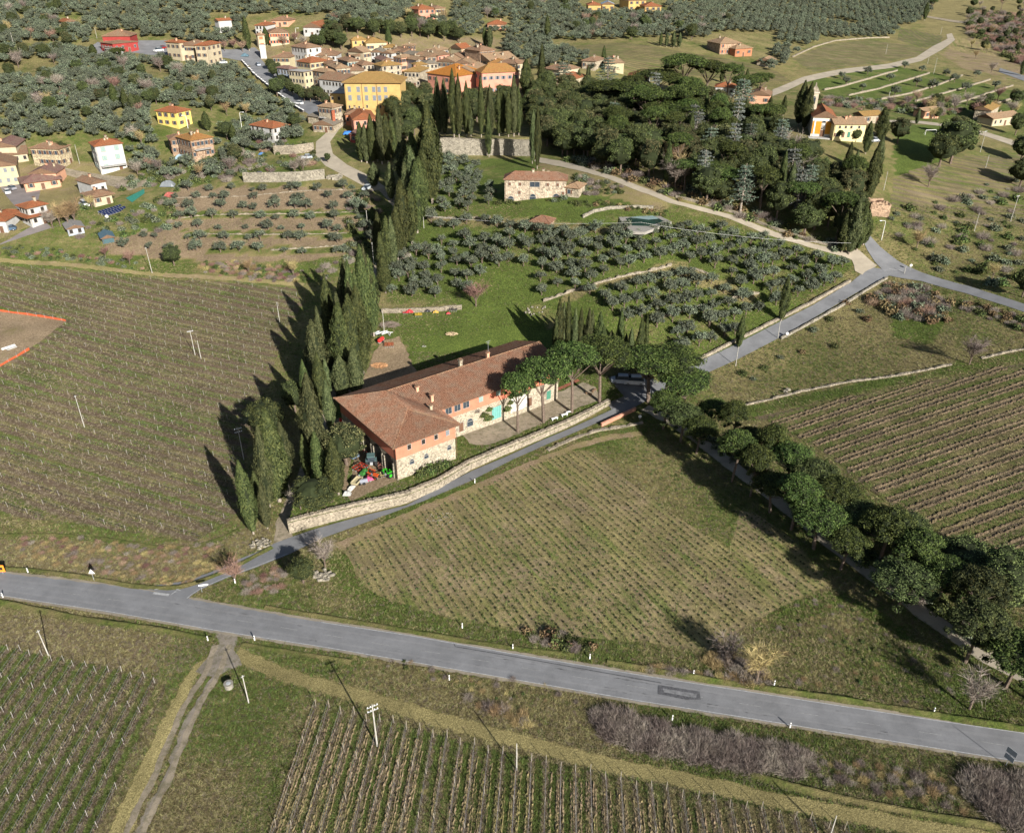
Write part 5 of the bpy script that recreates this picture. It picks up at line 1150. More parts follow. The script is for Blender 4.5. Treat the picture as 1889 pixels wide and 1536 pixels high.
for u in (25.2, 29.8, 34.2, 38.6, 42.4): put_window(None, fb, u, 7.44, eh - 1.3, 'f', 1.0, 1.1, 'pale_shut')
for u, w_, st in ((20.0, 1.1, 'brown_shut'), (22.3, 1.5, 'arch'), (17.6, .8, 'dark'), (38.5, 1.2, 'brown_shut'), (44, 1.2, 'green_shut')): put_window(None, fb, u, 7.5, 1.1, 'f', w_, 2.1 if st.endswith('shut') else 1.1, st, 'door' if st.endswith('shut') else 'window')
b = MB(); 
for k in range(5): b.box((-1.0 + k * .5, -.09, 0), (.46, .1, 3.0), plain('turquoise_paint', (.12, .30, .27), .6, .12))
b.box((0, -.05, 1.6), (2.9, .14, .25), STONE_L); b.box((-1.35, -.05, 0), (.2, .12, 3.1), STONE_L); b.box((1.35, -.05, 0), (.2, .12, 3.1), STONE_L); link('barn_door', b.data('barn_door'), (29.3, 7.5, 1.5), fb)
b = MB(); b.box((0, -.03, 0), (4.5, .1, 3.6), stone('pale_stone_panel', (.60, .58, .52), 1.5)); link('pale_wall_panel', b.data('pale_wall_panel'), (35.5, 7.5, 1.8), fb)
for y in (3.0, 7.5, 12, 16.5):   # arched openings of the shaded machine shed
    b = MB(); b.box((0, 0, 0), (.12, 3.2, 3.0), DARK); 
    n = 8; b.face([(-.06, 1.6 * math.cos(math.pi * i / n), 1.5 + 1.2 * math.sin(math.pi * i / n)) for i in range(n + 1)], DARK); b.box((-.1, 1.75, -.1), (.3, .3, 3.4), STONE_L); b.box((-.1, -1.75, -.1), (.3, .3, 3.4), STONE_L)
    link('shed_opening', b.data('shed_opening'), (.16, y, 1.4), fb)
b = MB(); b.tube((0, 0, 0), (0, 0, eh), .06, .06, BEAM, 6); dp_ = b.data('drainpipe')
for x, y in ((.1, -.1), (14.1, .2), (14.6, 7.2)): link('drainpipe', dp_, (x, y, 0), fb)
# ------------------------------------------------------------------ walls
def wall(name, label, P, h, th, m, cat='wall', f=E0, h2=None, cop=None, batter=0.0, jit=.05, seed=1, step=1.2, px=True, group=None):
    pts = PX(P, G if f is H else None) if px else P
    path = densify(pts, step, False); r = random.Random(seed); vs = []; fs = []; n = len(path)
    L_, R_ = offset_line(path, th / 2), offset_line(path, -th / 2); Rb = offset_line(path, -th / 2 - batter)
    for i in range(n):
        hh = h + ((h2 if h2 is not None else h) - h) * i / (n - 1) + r.uniform(-jit, jit)
        z = f(*path[i]); 
        for (x, y), zz in ((Rb[i], z - .8), (R_[i], z + hh), (L_[i], z + hh + r.uniform(-jit, jit) * .5), (L_[i], z - .8)): vs.append((x + r.uniform(-jit, jit) * .4, y + r.uniform(-jit, jit) * .4, zz))
    for i in range(n - 1):
        for q in range(3): a = i * 4 + q; fs.append((a, a + 1, a + 5, a + 4))
    fs += [(0, 1, 2, 3), ((n - 1) * 4 + 3, (n - 1) * 4 + 2, (n - 1) * 4 + 1, (n - 1) * 4)]
    me = bpy.data.meshes.new(name); me.from_pydata(vs, [], fs); me.materials.append(m); me.update()
    o = tag(link(name, me), label, cat, group)
    if cop:
        k = 0; b = MB(); i = 0
        for i in range(n - 1):
            a = path[i]; c = path[i + 1]; hh = h + ((h2 if h2 is not None else h) - h) * (i + .5) / (n - 1); L1 = math.dist(a, c)
            b.box(((a[0] + c[0]) / 2, (a[1] + c[1]) / 2, (f(*a) + f(*c)) / 2 + hh + .09), (L1 * .97, th + .14, .12), cop, rz=math.atan2(c[1] - a[1], c[0] - a[0]))
        tag(link('coping', b.data('coping'), parent=o), kind='stuff')
    return o
RWo = offset_line(RW, .5)
wall('retaining_wall', 'long rough stone retaining wall along the lane below the farm building', RWo, 2.65, .6, STONE, h2=1.2, batter=.35, jit=.14, px=False, f=E0, cop=None, step=.8)
# separate coping stones and loose blocks of the near retaining wall: pieces that show singly
cb = MB(); cb.box((0, 0, 0), (1.05, .7, .18), STONE); cbd = cb.data('coping_stone'); par = [o for o in S.objects if o.name == 'retaining_wall'][0]
pth = densify(RWo, 1.15, False)
for i in range(len(pth) - 1):
    a, c = pth[i], pth[i + 1]; t = i / (len(pth) - 1); q = link('coping_stone', cbd, ((a[0] + c[0]) / 2, (a[1] + c[1]) / 2, E0(*a) + 2.65 - 1.45 * t + .04 + random.uniform(-.05, .06)), par, math.atan2(c[1] - a[1], c[0] - a[0]) + random.uniform(-.05, .05)); q.scale = (random.uniform(.8, 1.05), random.uniform(.85, 1.1), random.uniform(.7, 1.3))
wall('boundary_wall', 'low salmon coloured wall with coping beside the lane near the pine avenue', [(1109,787),(1128,778),(1150,768),(1172,757)], .75, .35, stucco('wall_salmon_low', (.50, .24, .16)), cop=plain('terracotta', (.48, .24, .17), .8, .15), step=1.5)
wall('dry_stone_wall', 'low winding pale stone wall between the lane and the field track', [(1010,831),(1040,817),(1075,803),(1105,794),(1140,789),(1185,780)], .3, .8, STONE, jit=.16, step=.8)
wall('dry_stone_wall', 'low pale stone wall across the slope above the east vineyard', [(1340,755),(1400,742),(1480,722),(1560,706),(1640,696),(1700,685),(1755,673)], .35, .55, STONE, jit=.14, step=.8)
wall('dry_stone_wall', 'pale stone wall continuing to the right picture edge beyond the grey bush', [(1810,662),(1850,652),(1889,644),(2000,620)], .35, .55, STONE, jit=.14, step=.8)
wall('roadside_wall', 'long low stone wall between the olive grove and the climbing lane', [(1272,673),(1345,636),(1420,598),(1500,558),(1568,520)], .7, .6, STONE, jit=.1)
wall('roadside_wall', 'dark sided stone wall on the downhill side of the climbing lane', [(1440,626),(1500,594),(1560,561),(1600,535),(1636,514)], .6, .5, STONE_L, jit=.08)
wall('park_wall', 'high old stone wall holding up the cypress park terrace', [(810,284),(870,285),(930,286),(988,288)], 5.6, .9, STONE_L, jit=.1, step=2, f=E0, cop=STONE)
wall('street_wall', 'long grey retaining wall with white coping along the village street', [(446,114),(470,139),(500,165),(530,188),(560,207)], .9, .5, plain('dark_wall', (.13, .12, .11), .9, .2), cop=WHITE, step=3)
wall('garden_wall', 'tall stone garden wall above the ploughed olive terraces', [(450,336),(500,336),(550,335),(600,330)], 3.4, .5, STONE_L, jit=.06)
wall('garden_wall', 'stone wall with a window opening beside the village track', [(506,285),(545,284),(580,279)], 3.2, .5, STONE, jit=.06)
wall('terrace_wall', 'tan stone wall behind the lawn with parked farm implements', [(704,577),(760,576),(800,574),(852,570)], 1.2, .5, STONE, jit=.08)
wall('terrace_wall', 'curved pale wall around the lawn above the pool', [(1075,402),(1095,392),(1125,386),(1170,384),(1205,385)], .9, .5, STONE_L, jit=.05)
for k, (P_w, lb) in enumerate([([(1002,556),(1040,543),(1090,528),(1120,518)], 'broken dry stone terrace wall behind the row of cypresses'), ([(1120,518),(1160,508),(1205,499),(1238,490)], 'broken dry stone terrace wall in the middle of the grove below the pool'),
        ([(1205,592),(1240,580),(1280,568),(1300,562)], 'short dry stone terrace wall low in the olive grove'), ([(1338,556),(1365,548),(1400,541)], 'short stone terrace wall near the right end of the olive grove'),
        ([(1275,495),(1300,503),(1325,516)], 'grey rubble terrace wall in a clearing of the olive grove'), ([(700,475),(730,470),(765,462)], 'rough stone edge beside the cypress avenue above the olives'),
        ([(790,402),(850,404),(905,402)], 'low stone terrace edge left of the long farmhouse')]):
    wall('terrace_wall', lb, P_w, .5, .5, STONE, jit=.28, seed=k, step=.9)
TW = [[(320,365),(450,362),(560,352),(640,350)], [(400,396),(520,395),(600,392),(690,390)], [(370,431),(470,433),(560,432),(640,430)], [(330,403),(370,398),(400,396)], [(500,462),(560,458),(640,452)]]
for k, P_w in enumerate(TW): wall('terrace_wall', 'low stony terrace edge across the ploughed olive plot, %s from the top' % ORD[k], P_w, .22, .4, STONE, jit=.22, seed=20 + k, step=.9, group='terrace edges of the ploughed olive plot')
MW = [[(1520,167),(1555,160),(1600,147),(1655,131)], [(1565,177),(1620,165),(1670,150),(1714,136)], [(1625,184),(1680,173),(1730,158),(1775,140)], [(1688,188),(1735,175),(1780,162),(1826,148)], [(1752,195),(1790,184),(1830,171),(1868,159)], [(1840,191),(1870,182),(1900,172),(1960,150)]]
for k, P_w in enumerate(MW): wall('terrace_wall', 'pale stone terrace wall on the green meadow behind the church, %s from the left' % ORD[k], P_w, .7, .7, STONE, jit=.12, seed=30 + k, group='terrace walls of the green meadow', step=3)
wall('driveway_wall', 'stone wall on the wood side of the gravel drive', [(1555,462),(1500,446),(1430,424),(1350,392),(1246,364)], .7, .5, STONE, jit=.08)
wall('bank_wall', 'dry stone field bank along the valley road', [(1462,106),(1500,88),(1540,76),(1600,71),(1640,70)], .6, .8, STONE, jit=.1, step=3)
# rock heaps
def rocks(label, px_, py_, r, n, s, f=H, m=STONE_L):
    x, y = G(px_, py_); b = MB(); rr = random.Random(label)
    for i in range(n):
        a = rr.uniform(0, 6.28); q = r * math.sqrt(rr.random()); X, Y = q * math.cos(a), q * math.sin(a) * .7
        b.box((X, Y, H(x + X, y + Y) - H(x, y) + s * .25), (s * rr.uniform(.5, 1.3), s * rr.uniform(.4, 1), s * rr.uniform(.4, .9)), m, rz=rr.uniform(0, 3), rx=rr.uniform(-.4, .4), taper=.75)
    o = tag(link('rock_pile', b.data('rock_pile'), (x, y, H(x, y))), label, 'rocks'); return o
rocks('heap of pale quarry stones beside the round bush at the lane corner', 594, 1062, 2.0, 34, .7); rocks('scatter of pale stones at the foot of the avenue cypresses', 480, 1003, 2.0, 34, .6)
rocks('flat pale boulder in the grass above the avenue', 747, 475, 1.6, 12, 1.3); rocks('cream stones on the bank below the cypress row', 990, 572, 3.0, 20, .6); rocks('pale rocks beside the village track bend', 618, 328, 2.5, 12, 1.6)
rocks('white pebbly strip on the lane verge', 815, 958, 3.0, 50, .22); rocks('pair of small pale boulders near the gravel avenue start', 1456, 723, 1.2, 3, .9)
CONCD = plain('old_concrete', (.20, .185, .155), .9, .3, 2)
b = MB(); b.tube((0, 0, -.3), (0, 0, .8), .62, .6, CONCD, 14); b.tube((0, 0, .8), (0, 0, .95), .68, .68, CONCD, 14); b.tube((0, 0, .95), (0, 0, 1.0), .35, .3, METAL, 10)
x, y = G(423, 1268); tag(link('concrete_well', b.data('concrete_well'), (x, y, H(x, y))), 'round concrete well head beside the dirt track', 'well')
# pool
pz = GE(1190, 404); PZ = E0(*pz) + .35
pool = thing('swimming_pool', 'irregular garden pool with grey deck and dark green water', 'pool', (pz[0], pz[1], PZ))
def flat_poly(name, P, z, m, th, parent):
    w_ = [at_z(a, c, PZ + z) for a, c in P]; b = MB(); top = [(p[0] - pz[0], p[1] - pz[1], z) for p in w_]; b.face(top, m); n = len(top)
    for i in range(n): p, q = top[i], top[(i + 1) % n]; b.face([p, q, (q[0], q[1], z - th), (p[0], p[1], z - th)], m)
    return link(name, b.data(name), parent=parent)
flat_poly('deck', [(1141,400),(1200,390),(1239,409),(1190,428),(1166,427),(1150,415)], .0, plain('pool_deck', (.24, .225, .20), .8, .15), .8, pool)
flat_poly('water', [(1154,403),(1198,394),(1225,408),(1196,417),(1166,416)], .03, plain('pool_water', (.02, .045, .035), .08, .3, .3), .02, pool)
flat_poly('cover', [(1163,401),(1198,395),(1215,403),(1196,405),(1180,403)], .06, plain('pool_cover', (.20, .27, .27), .4, .2, .5), .02, pool)
# solar panels
sp0, sp1, sp2, sp3 = G(185,397), G(226,379), G(239,386), G(198,405)
ux, uy = sp1[0] - sp0[0], sp1[1] - sp0[1]; th = math.atan2(uy, ux); Ls = math.hypot(ux, uy)
PANEL = plain('solar_cell', (.012, .018, .05), .15, .3, 1)
for rw in range(2):
    t = thing('solar_array', ['upper', 'lower'][rw] + ' tilted rack of dark solar panels in the left garden', 'solar panels', (sp0[0] + (sp3[0] - sp0[0]) * rw * .55, sp0[1] + (sp3[1] - sp0[1]) * rw * .55, E0(*sp0) - rw * .1), 'solar racks in the left garden', th)
    b = MB(); b.box((0, 0, 0), (Ls / 8 - .12, 1.9, .05), PANEL); b.box((0, 0, -.04), (Ls / 8 - .02, 2.0, .04), METAL); pd = b.data('panel')
    for k in range(8): o = link('panel', pd, (Ls / 8 * (k + .5), 0, .8), t); o.rotation_euler = (rad(28), 0, 0)
    b = MB()
    for k in range(5): b.tube((Ls * k / 4, .7, 0), (Ls * k / 4, .7, 1.2), .04, .04, METAL, 4); b.tube((Ls * k / 4, -.7, 0), (Ls * k / 4, -.7, .5), .04, .04, METAL, 4)
    link('frame', b.data('frame'), parent=t)
x, y = G(198, 405); b = MB(); b.tube((0, 0, 0), (0, 0, .8), .04, .04, METAL); b.tube((0, 0, .9), (.15, -.25, 1.1), .1, .5, WHITE, 14, False); tag(link('satellite_dish', b.data('satellite_dish'), (x, y, E0(x, y))), 'white satellite dish in front of the solar panels', 'dish')
# solar panels on the cream gable roof
# ------------------------------------------------------------------ poles, lamps, signs
PG = 'utility poles across the fields'
TOPS = {}; POLEM = plain('pole_grey', (.33, .315, .28), .85, .2, 2)
def pole(bx, by, ty, label, kind='plain', r=.11, lean=0.0, m=None, cat='utility pole'):
    x, y, z, h = height_from_px(bx, by, ty, H); m = m or POLEM
    t = thing('utility_pole', label, cat, (x, y, z), PG); b = MB(); b.tube((0, 0, -.5), (lean * h, 0, h), r, r * .65, m, 8); link('shaft', b.data('shaft'), parent=t)
    if kind in ('cross', 'double'):
        for k in range(2 if kind == 'double' else 1):
            b = MB(); b.box((lean * h, 0, h - .35 - k * .75), (1.5, .09, .09), METAL, rz=.5)
            link('crossarm', b.data('crossarm'), parent=t)
            for s in (-.65, -.25, .25, .65):
                b = MB(); b.tube((0, 0, 0), (0, 0, .2), .055, .035, WHITE, 6); link('insulator', b.data('insulator'), (lean * h + s * math.cos(.5), s * math.sin(.5), h - .31 - k * .75), t)
    elif kind == 'cap': b = MB(); b.box((lean * h, 0, h - .25), (.5, .08, .08), METAL, rz=.8); link('bracket', b.data('bracket'), parent=t)
    TOPS[label] = (x + lean * h, y, z + h - .1); return t
PL = [(90,1209,1161.7,'leaning pale utility pole among the lower left vines','cap'),(459,1296.5,1245,'pale utility pole beside the dirt track and concrete well','cap'),(696,1376,1299,'tallest utility pole, with two crossarms, standing in the south vineyard','double'),
 (953,1420,1371,'plain short pole at the end of a row in the south vineyard','plain'),(1530,1545,1504,'plain pole cut by the bottom picture edge','plain'),(450,848,788,'utility pole with double crossarm beside the avenue cypress shadows','double'),
 (156,788,729,'plain pole in the lower part of the west vineyard','cap'),(360,655,609,'taller pole of the close pair in the west vineyard','cross'),(371,662,628,'shorter ochre pole of the close pair in the west vineyard','plain'),
 (281,504,456,'leaning wooden pole on the upper edge of the west vineyard','cap'),(516,594,557,'pale pole near the top right of the west vineyard','plain'),(709,613,573,'pole beside the brush pile behind the farm building','plain'),
 (690,492,447,'white pole between avenue cypresses, the nearer of two','cap'),(678,416,388,'white pole between avenue cypresses, the farther of two','cap'),(782,421,397,'white pole at the upper left corner of the olive grove','cap'),
 (1357,675,640,'pale trunk like post on the climbing lane below a cypress','plain'),(1435,624,592,'leaning post at the climbing lane below the second cypress','plain'),(1668,505,491,'dark thin post on the point of the lane fork','plain'),
 (1808,281,241,'white pole with crossarm right of the football meadow','cross'),(1630,351,316,'thin white pole below the church cypresses','plain'),(1864,409,360,'white pole with bracket near the right edge','cross'),(1797,427,393,'plain white pole on the right slope near a hedge','plain'),
 (1636,197,169,'white pole rising behind the tallest church cypress','cap'),(1722,137,107,'white pole on the green terraced meadow','cap'),(1711,118,103,'smaller white pole behind the meadow pole','plain'),(1634,100,82,'pole standing in the valley vineyard','plain'),
 (147,302,267,'white pole beside the tall white house','plain'),(179,71,52,'pole left of the dark red house','plain'),(26,85,60,'pole in the far upper left olives','plain'),(1735,64,50,'pole at the valley road curve','plain'),(1818,310,286,'thin pole behind the right slope pole','plain')]
for bx, by, ty, lb, kd in PL: pole(bx, by, ty, lb, kd, r=.13 if 'tallest' in lb else .10, lean=-.03 if 'leaning' in lb else 0)
def cable(label, pts, sag=.8, r=.012):
    b = MB()
    for a, c in zip(pts[:-1], pts[1:]):
        n = 12; q = []
        for i in range(n + 1):
            t = i / n; q.append((a[0] + (c[0] - a[0]) * t, a[1] + (c[1] - a[1]) * t, a[2] + (c[2] - a[2]) * t - sag * 4 * t * (1 - t)))
        for i in range(n): b.tube(q[i], q[i + 1], r, r, WHITE, 3, False)
    return tag(link('overhead_cable', b.data('overhead_cable'), (0, 0, 0)), label, 'cable')
xe, ye = G(1562, 486); ztop = E0(xe, ye) + 6
cable('white overhead cable crossing the olive grove from the left pole to the road fork', [TOPS['white pole at the upper left corner of the olive grove'], (*G(1180, 445), E0(*G(1180, 445)) + 5.5), (xe, ye, ztop)], 1.2, .018)
LAMPG = 'curved street lamps'
for bx, by, ty, lb, dx in [(1626,443,407,'curved white street lamp beside the road above the lane fork',-1),(446,235,207,'curved street lamp near the white orange roofed cottage',1),(347,237,213,'street lamp in front of the bright yellow house',-1),(547,72,52,'street lamp by the upper village school',1)]:
    x, y, z, h = height_from_px(bx, by, ty, H); t = thing('street_lamp', lb, 'street lamp', (x, y, z), LAMPG); b = MB(); b.tube((0, 0, -.3), (0, 0, h - .5), .08, .06, WHITE, 8)
    for i in range(4): a0, a1 = i * .39, (i + 1) * .39; b.tube((dx * (.6 - .6 * math.cos(a0)), 0, h - .5 + .5 * math.sin(a0)), (dx * (.6 - .6 * math.cos(a1)), 0, h - .5 + .5 * math.sin(a1)), .05, .045, WHITE, 6)
    b.tube((dx * .6, 0, h), (dx * 1.2, 0, h), .045, .04, WHITE, 6); link('mast', b.data('mast'), parent=t); b = MB(); b.box((0, 0, 0), (.7, .28, .14), WHITE, taper=.8); link('lamp_head', b.data('lamp_head'), (dx * 1.5, 0, h - .02), t)
b = MB(); b.box((0, 0, .45), (.14, .12, .9), WHITE); b.box((0, 0, .95), (.14, .10, .12), WHITE, ry=.3); md = b.data('post'); b = MB(); b.box((0, -.07, .78), (.15, .02, .16), DARK); bd = b.data('reflector')
MK = [(876,891,'beside the lane opposite the farm wall'),(384,1182,'by the dirt track junction on the left side'),(470,1181,'just right of the dirt track junction'),(829,1254,'on the lower verge midway along the main road'),(853,1158,'on the upper verge below the young vineyard'),(946,1197,'on the upper verge right of its nearest neighbour'),
 (1088,1215,'on the upper verge near the brown bushes'),(1240,1328,'in front of the long brown hedge'),(1428,1264,'beside the ochre bush on the upper verge'),(1279,1245,'on the upper verge above the road patch'),(1457,1342,'on the lower verge right of the hedge'),(1722,1314,'on the upper verge near the right edge'),(434,1076,'inside the lane corner'),(52,1056,'on the upper verge at the far left'),(6,1102,'on the lower verge at the far left')]
for px_, py_, w_ in MK:
    x, y = GE(px_, py_); t = thing('marker_post', 'white roadside marker post ' + w_, 'marker post', (x, y, E0(x, y)), 'white roadside marker posts', random.uniform(-.4, .4)); link('post', md, parent=t); link('reflector', bd, parent=t)
def sign(px_, py_, label, build, h, rz=0.0):
    x, y = GE(px_, py_); t = thing('road_sign', label, 'road sign', (x, y, E0(x, y)), None, rz); b = MB(); b.tube((0, 0, -.3), (0, 0, h), .035, .035, METAL, 6); link('pole', b.data('pole'), parent=t); b = MB(); build(b, h); link('plate', b.data('plate'), parent=t)
def tri(b, h): b.mesh([(-.55, -.05, h - .1), (.55, -.05, h - .1), (0, -.05, h + .85), (-.55, .0, h - .1), (.55, .0, h - .1), (0, .0, h + .85)], [(0, 1, 2), (5, 4, 3), (0, 3, 4, 1), (1, 4, 5, 2), (2, 5, 3, 0)], plain('sign_back', (.62, .60, .58), .5, .1))
sign(174, 1071, 'triangular warning sign seen from behind on the left road verge', tri, 1.7); 
def orange(b, h): b.box((0, -.04, h - .3), (1.1, .05, 1.4), plain('sign_orange', (.85, .25, .03), .5, .1)); b.box((0, -.075, h - .3), (.5, .02, .6), DARK)
sign(6, 1058, 'bright orange works sign at the left edge of the road', orange, 1.5)
def arrow(b, h): b.box((.35, -.04, h - .1), (1.3, .05, .3), WHITE); b.mesh([(1.0, -.065, h - .25), (1.0, -.065, h + .05), (1.25, -.065, h - .1), (1.0, -.015, h - .25), (1.0, -.015, h + .05), (1.25, -.015, h - .1)], [(0, 2, 1), (3, 4, 5), (0, 3, 5, 2), (2, 5, 4, 1), (1, 4, 3, 0)], WHITE)
sign(373, 1092, 'white direction arrow sign on the corner of lane and road', arrow, 1.6, .25)
def two(b, h): b.box((0, 0, h - .3), (.04, 1.3, .9), METAL); b.box((0, 0, h - 1.4), (.04, 1.2, .8), METAL)
sign(1855, 1412, 'double sign plates whose shadow falls on the main road at the right', two, 3.0, rad(30))
def stp(b, h): b.tube((0, -.05, h), (0, 0, h), .4, .4, plain('sign_back', (.62, .60, .58), .5, .1), 8)
sign(1678, 500, 'small round sign on the lane fork', stp, 1.7); sign(1451, 623, 'small white post sign on the climbing lane', stp, 1.2); sign(1180, 775, 'grey utility marker in the shade of the pine avenue', stp, 1.0)
# orange net fence round the plot
OR_ = plain('orange_net', (.42, .085, .035), .7, .3, 6)
def net(label, P):
    pts = densify(PX(P), 1.5, False); vs = []; fs = []
    for (x, y) in pts: z = E0(x, y); vs += [(x, y, z + .1), (x, y, z + .75 + random.uniform(-.2, .05)), (x + .03, y + .03, z + .1)]
    for i in range(len(pts) - 1): fs.append((3 * i, 3 * i + 1, 3 * i + 4, 3 * i + 3))
    t = thing('net_fence', label, 'fence', (0, 0, 0)); me = bpy.data.meshes.new('net'); me.from_pydata(vs, [], fs); me.materials.append(OR_); link('net', me, parent=t)
    b = MB(); b.tube((0, 0, -.2), (0, 0, 1.25), .03, .03, METAL, 5); pd = b.data('stake')
    for (x, y) in pts[::2]: link('stake', pd, (x, y, E0(x, y)), t)
net('orange plastic net fence along the lower side of the bare plot', [(-60,707),(0,677),(55,646)]); net('orange plastic net fence along the upper side of the bare plot', [(-60,565),(0,575),(60,583),(122,593)])
x, y = GE(16, 642); b = MB(); b.box((0, 0, .3), (3.2, .5, .35), WHITE, rz=.9); b.box((1.2, -.6, .3), (2.4, .5, .3), CONC, rz=1.0); tag(link('concrete_kerbs', b.data('concrete_kerbs'), (x, y, E0(x, y))), 'pale concrete blocks lying in the fenced plot', 'concrete blocks')
# goal
x, y = GE(1716, 250); t = thing('goal', 'white football goal on the green meadow', 'goal', (x, y, E0(x, y)), None, .15); b = MB(); b.tube((-2.2, 0, 0), (-2.2, 0, 2), .07, .07, WHITE, 6); b.tube((2.2, 0, 0), (2.2, 0, 2), .07, .07, WHITE, 6); link('goal_post', b.data('goal_post'), parent=t); b = MB(); b.tube((-2.25, 0, 2), (2.25, 0, 2), .07, .07, WHITE, 6); b.tube((-2.2, 0, 2), (-2.2, 1.2, 0), .04, .04, WHITE, 5); b.tube((2.2, 0, 2), (2.2, 1.2, 0), .04, .04, WHITE, 5); link('crossbar', b.data('crossbar'), parent=t)
# ------------------------------------------------------------------ cars and farm machines
def car(px_, py_, rz, col, label, van=False, f=G):
    x, y = f(px_, py_); z = H(x, y); t = thing('parked_car', label, 'car', (x, y, z), 'parked cars', rz); m = paint('car_paint_%s' % label[:12].replace(' ', '_'), col); L_, W_ = (4.9, 1.95) if van else (4.1, 1.7)
    b = MB(); hh = .75 if not van else .95
    prof = [(-L_ / 2, .32), (-L_ / 2, .32 + hh * .75), (-L_ / 2 + .9, .32 + hh), (L_ / 2 - .1, .32 + hh), (L_ / 2, .32 + hh * .6), (L_ / 2, .32)]
    n = len(prof); vs = [(p, -W_ / 2, q) for p, q in prof] + [(p, W_ / 2, q) for p, q in prof]; b.mesh(vs, [tuple(range(n)), tuple(range(2 * n - 1, n - 1, -1))] + [(i, i + n, (i + 1) % n + n, (i + 1) % n) for i in range(n)], m); link('body', b.data('body'), parent=t)
    b = MB(); h1 = .32 + hh; h2 = h1 + (.58 if not van else .85); a0, a1, c0, c1 = -L_ / 2 + .95, -L_ / 2 + 1.6, L_ / 2 - .9, L_ / 2 - .25
    vs = [(a0, -W_ / 2 + .06, h1), (a1, -W_ / 2 + .2, h2), (c0, -W_ / 2 + .2, h2), (c1, -W_ / 2 + .06, h1)]; vs += [(p, -q, r_) for p, q, r_ in vs]; b.mesh(vs, [(0, 1, 2, 3), (7, 6, 5, 4), (0, 4, 5, 1), (2, 6, 7, 3)], GLASS); b.mesh([vs[1], vs[2], vs[6], vs[5]] + [(p[0], p[1], p[2] + .05) for p in (vs[1], vs[2], vs[6], vs[5])], [(4, 5, 6, 7), (0, 1, 5, 4), (1, 2, 6, 5), (2, 3, 7, 6), (3, 0, 4, 7)], m); link('cabin', b.data('cabin'), parent=t)
    b = MB(); b.wheel((0, 0, .32), .33, .22, BLACK, math.pi / 2, 12); b.wheel((0, 0, .32), .17, .24, METAL, math.pi / 2, 8); wd = b.data('wheel')
    for sx in (-1, 1):
        for sy in (-1, 1): link('wheel', wd, (sx * L_ * .31, sy * (W_ / 2 - .08), 0), t)
    b = MB(); b.box((0, 0, 0), (.06, .3, .14), WHITE); hd_ = b.data('headlight')
    for sy in (-1, 1): link('headlight', hd_, (-L_ / 2 - .01, sy * W_ * .36, .72), t)
car(293,96,1.0,(.75,.75,.74),'white van parked left of the apartment house',True); car(300,91,1.1,(.35,.03,.03),'dark red car beside the white van'); car(476,122,-1.0,(.45,.50,.58),'pale blue car on the village street near the tower cabin'); car(551,193,-.5,(.8,.8,.8),'white car at the lower end of the village street'); car(566,184,-.4,(.04,.04,.06),'dark car parked under the street trees')
car(14,357,-.9,(.8,.8,.8),'white car on the lower left road'); car(156,380,-.8,(.78,.78,.78),'white van beside the sprawling brown roofed bungalow',True); car(18,425,.3,(.10,.16,.24),'dark blue car by the lower left cream house'); car(22,350,-.6,(.3,.3,.33),'grey car behind the white car on the lower left road')
car(1146,706,-.1,(.55,.60,.68),'pale blue grey van in the pine shade at the driveway',True); car(1170,708,-.1,(.72,.72,.74),'white van in the pine shade right of the blue grey van',True); car(478,326,.5,(.16,.14,.16),'dark car against the garden wall'); car(412,118,.3,(.72,.74,.76),'white car in front of the apartment house'); car(1604,256,.2,(.5,.52,.55),'grey car beside the rectory cypress'); car(677,350,1.2,(.55,.6,.62),'pale car in the cypress avenue shade'); car(1612,262,.4,(.62,.64,.66),'pale car right of the rectory'); car(566,303-10,.3,(.5,.55,.6),'pale car near the village track')
def tractor(px_, py_, rz, col, label, cab=True, s=1.0):
    x, y = G(px_, py_); t = thing('tractor', label, 'tractor', (x, y, H(x, y)), 'machines in the yard left of the farm building', rz); t.scale = (s, s, s); m = paint('tractor_' + label.split()[0], col)
    b = MB(); b.box((.9, 0, 1.05), (1.7, .65, .65), m, taper=.85); b.box((-.5, 0, .8), (1.3, .5, .5), METAL); b.box((1.78, 0, 1.0), (.06, .5, .5), DARK); link('body', b.data('body'), parent=t)
    b = MB(); 
    if cab: b.box((-.55, 0, 1.75), (1.25, 1.25, 1.0), GLASS, taper=.9); b.box((-.55, 0, 2.32), (1.4, 1.4, .14), m); link('cab', b.data('cab'), parent=t)
    else: b.box((-.6, 0, 1.2), (.5, .5, .15), DARK); b.box((-.85, 0, 1.5), (.1, .5, .5), DARK); b.tube((-1.1, -.5, .9), (-1.1, -.5, 2.2), .04, .04, m); b.tube((-1.1, .5, .9), (-1.1, .5, 2.2), .04, .04, m); b.tube((-1.1, -.5, 2.2), (-1.1, .5, 2.2), .04, .04, m); link('roll_bar', b.data('roll_bar'), parent=t)
    for sy in (-1, 1):
        b = MB(); b.box((-.6, sy * .8, 1.45), (1.2, .4, .1), m); link('mudguard', b.data('mudguard'), parent=t)
        b = MB(); b.wheel((-.6, sy * .8, .72), .72, .42, BLACK, math.pi / 2, 14); b.wheel((-.6, sy * .8, .72), .38, .44, m, math.pi / 2, 10); link('rear_wheel', b.data('rear_wheel'), parent=t)
        b = MB(); b.wheel((1.3, sy * .65, .42), .42, .3, BLACK, math.pi / 2, 12); b.wheel((1.3, sy * .65, .42), .2, .32, m, math.pi / 2, 8); link('front_wheel', b.data('front_wheel'), parent=t)
    b = MB(); b.tube((1.2, .2, 1.3), (1.2, .2, 2.0), .05, .05, DARK); link('exhaust', b.data('exhaust'), parent=t)
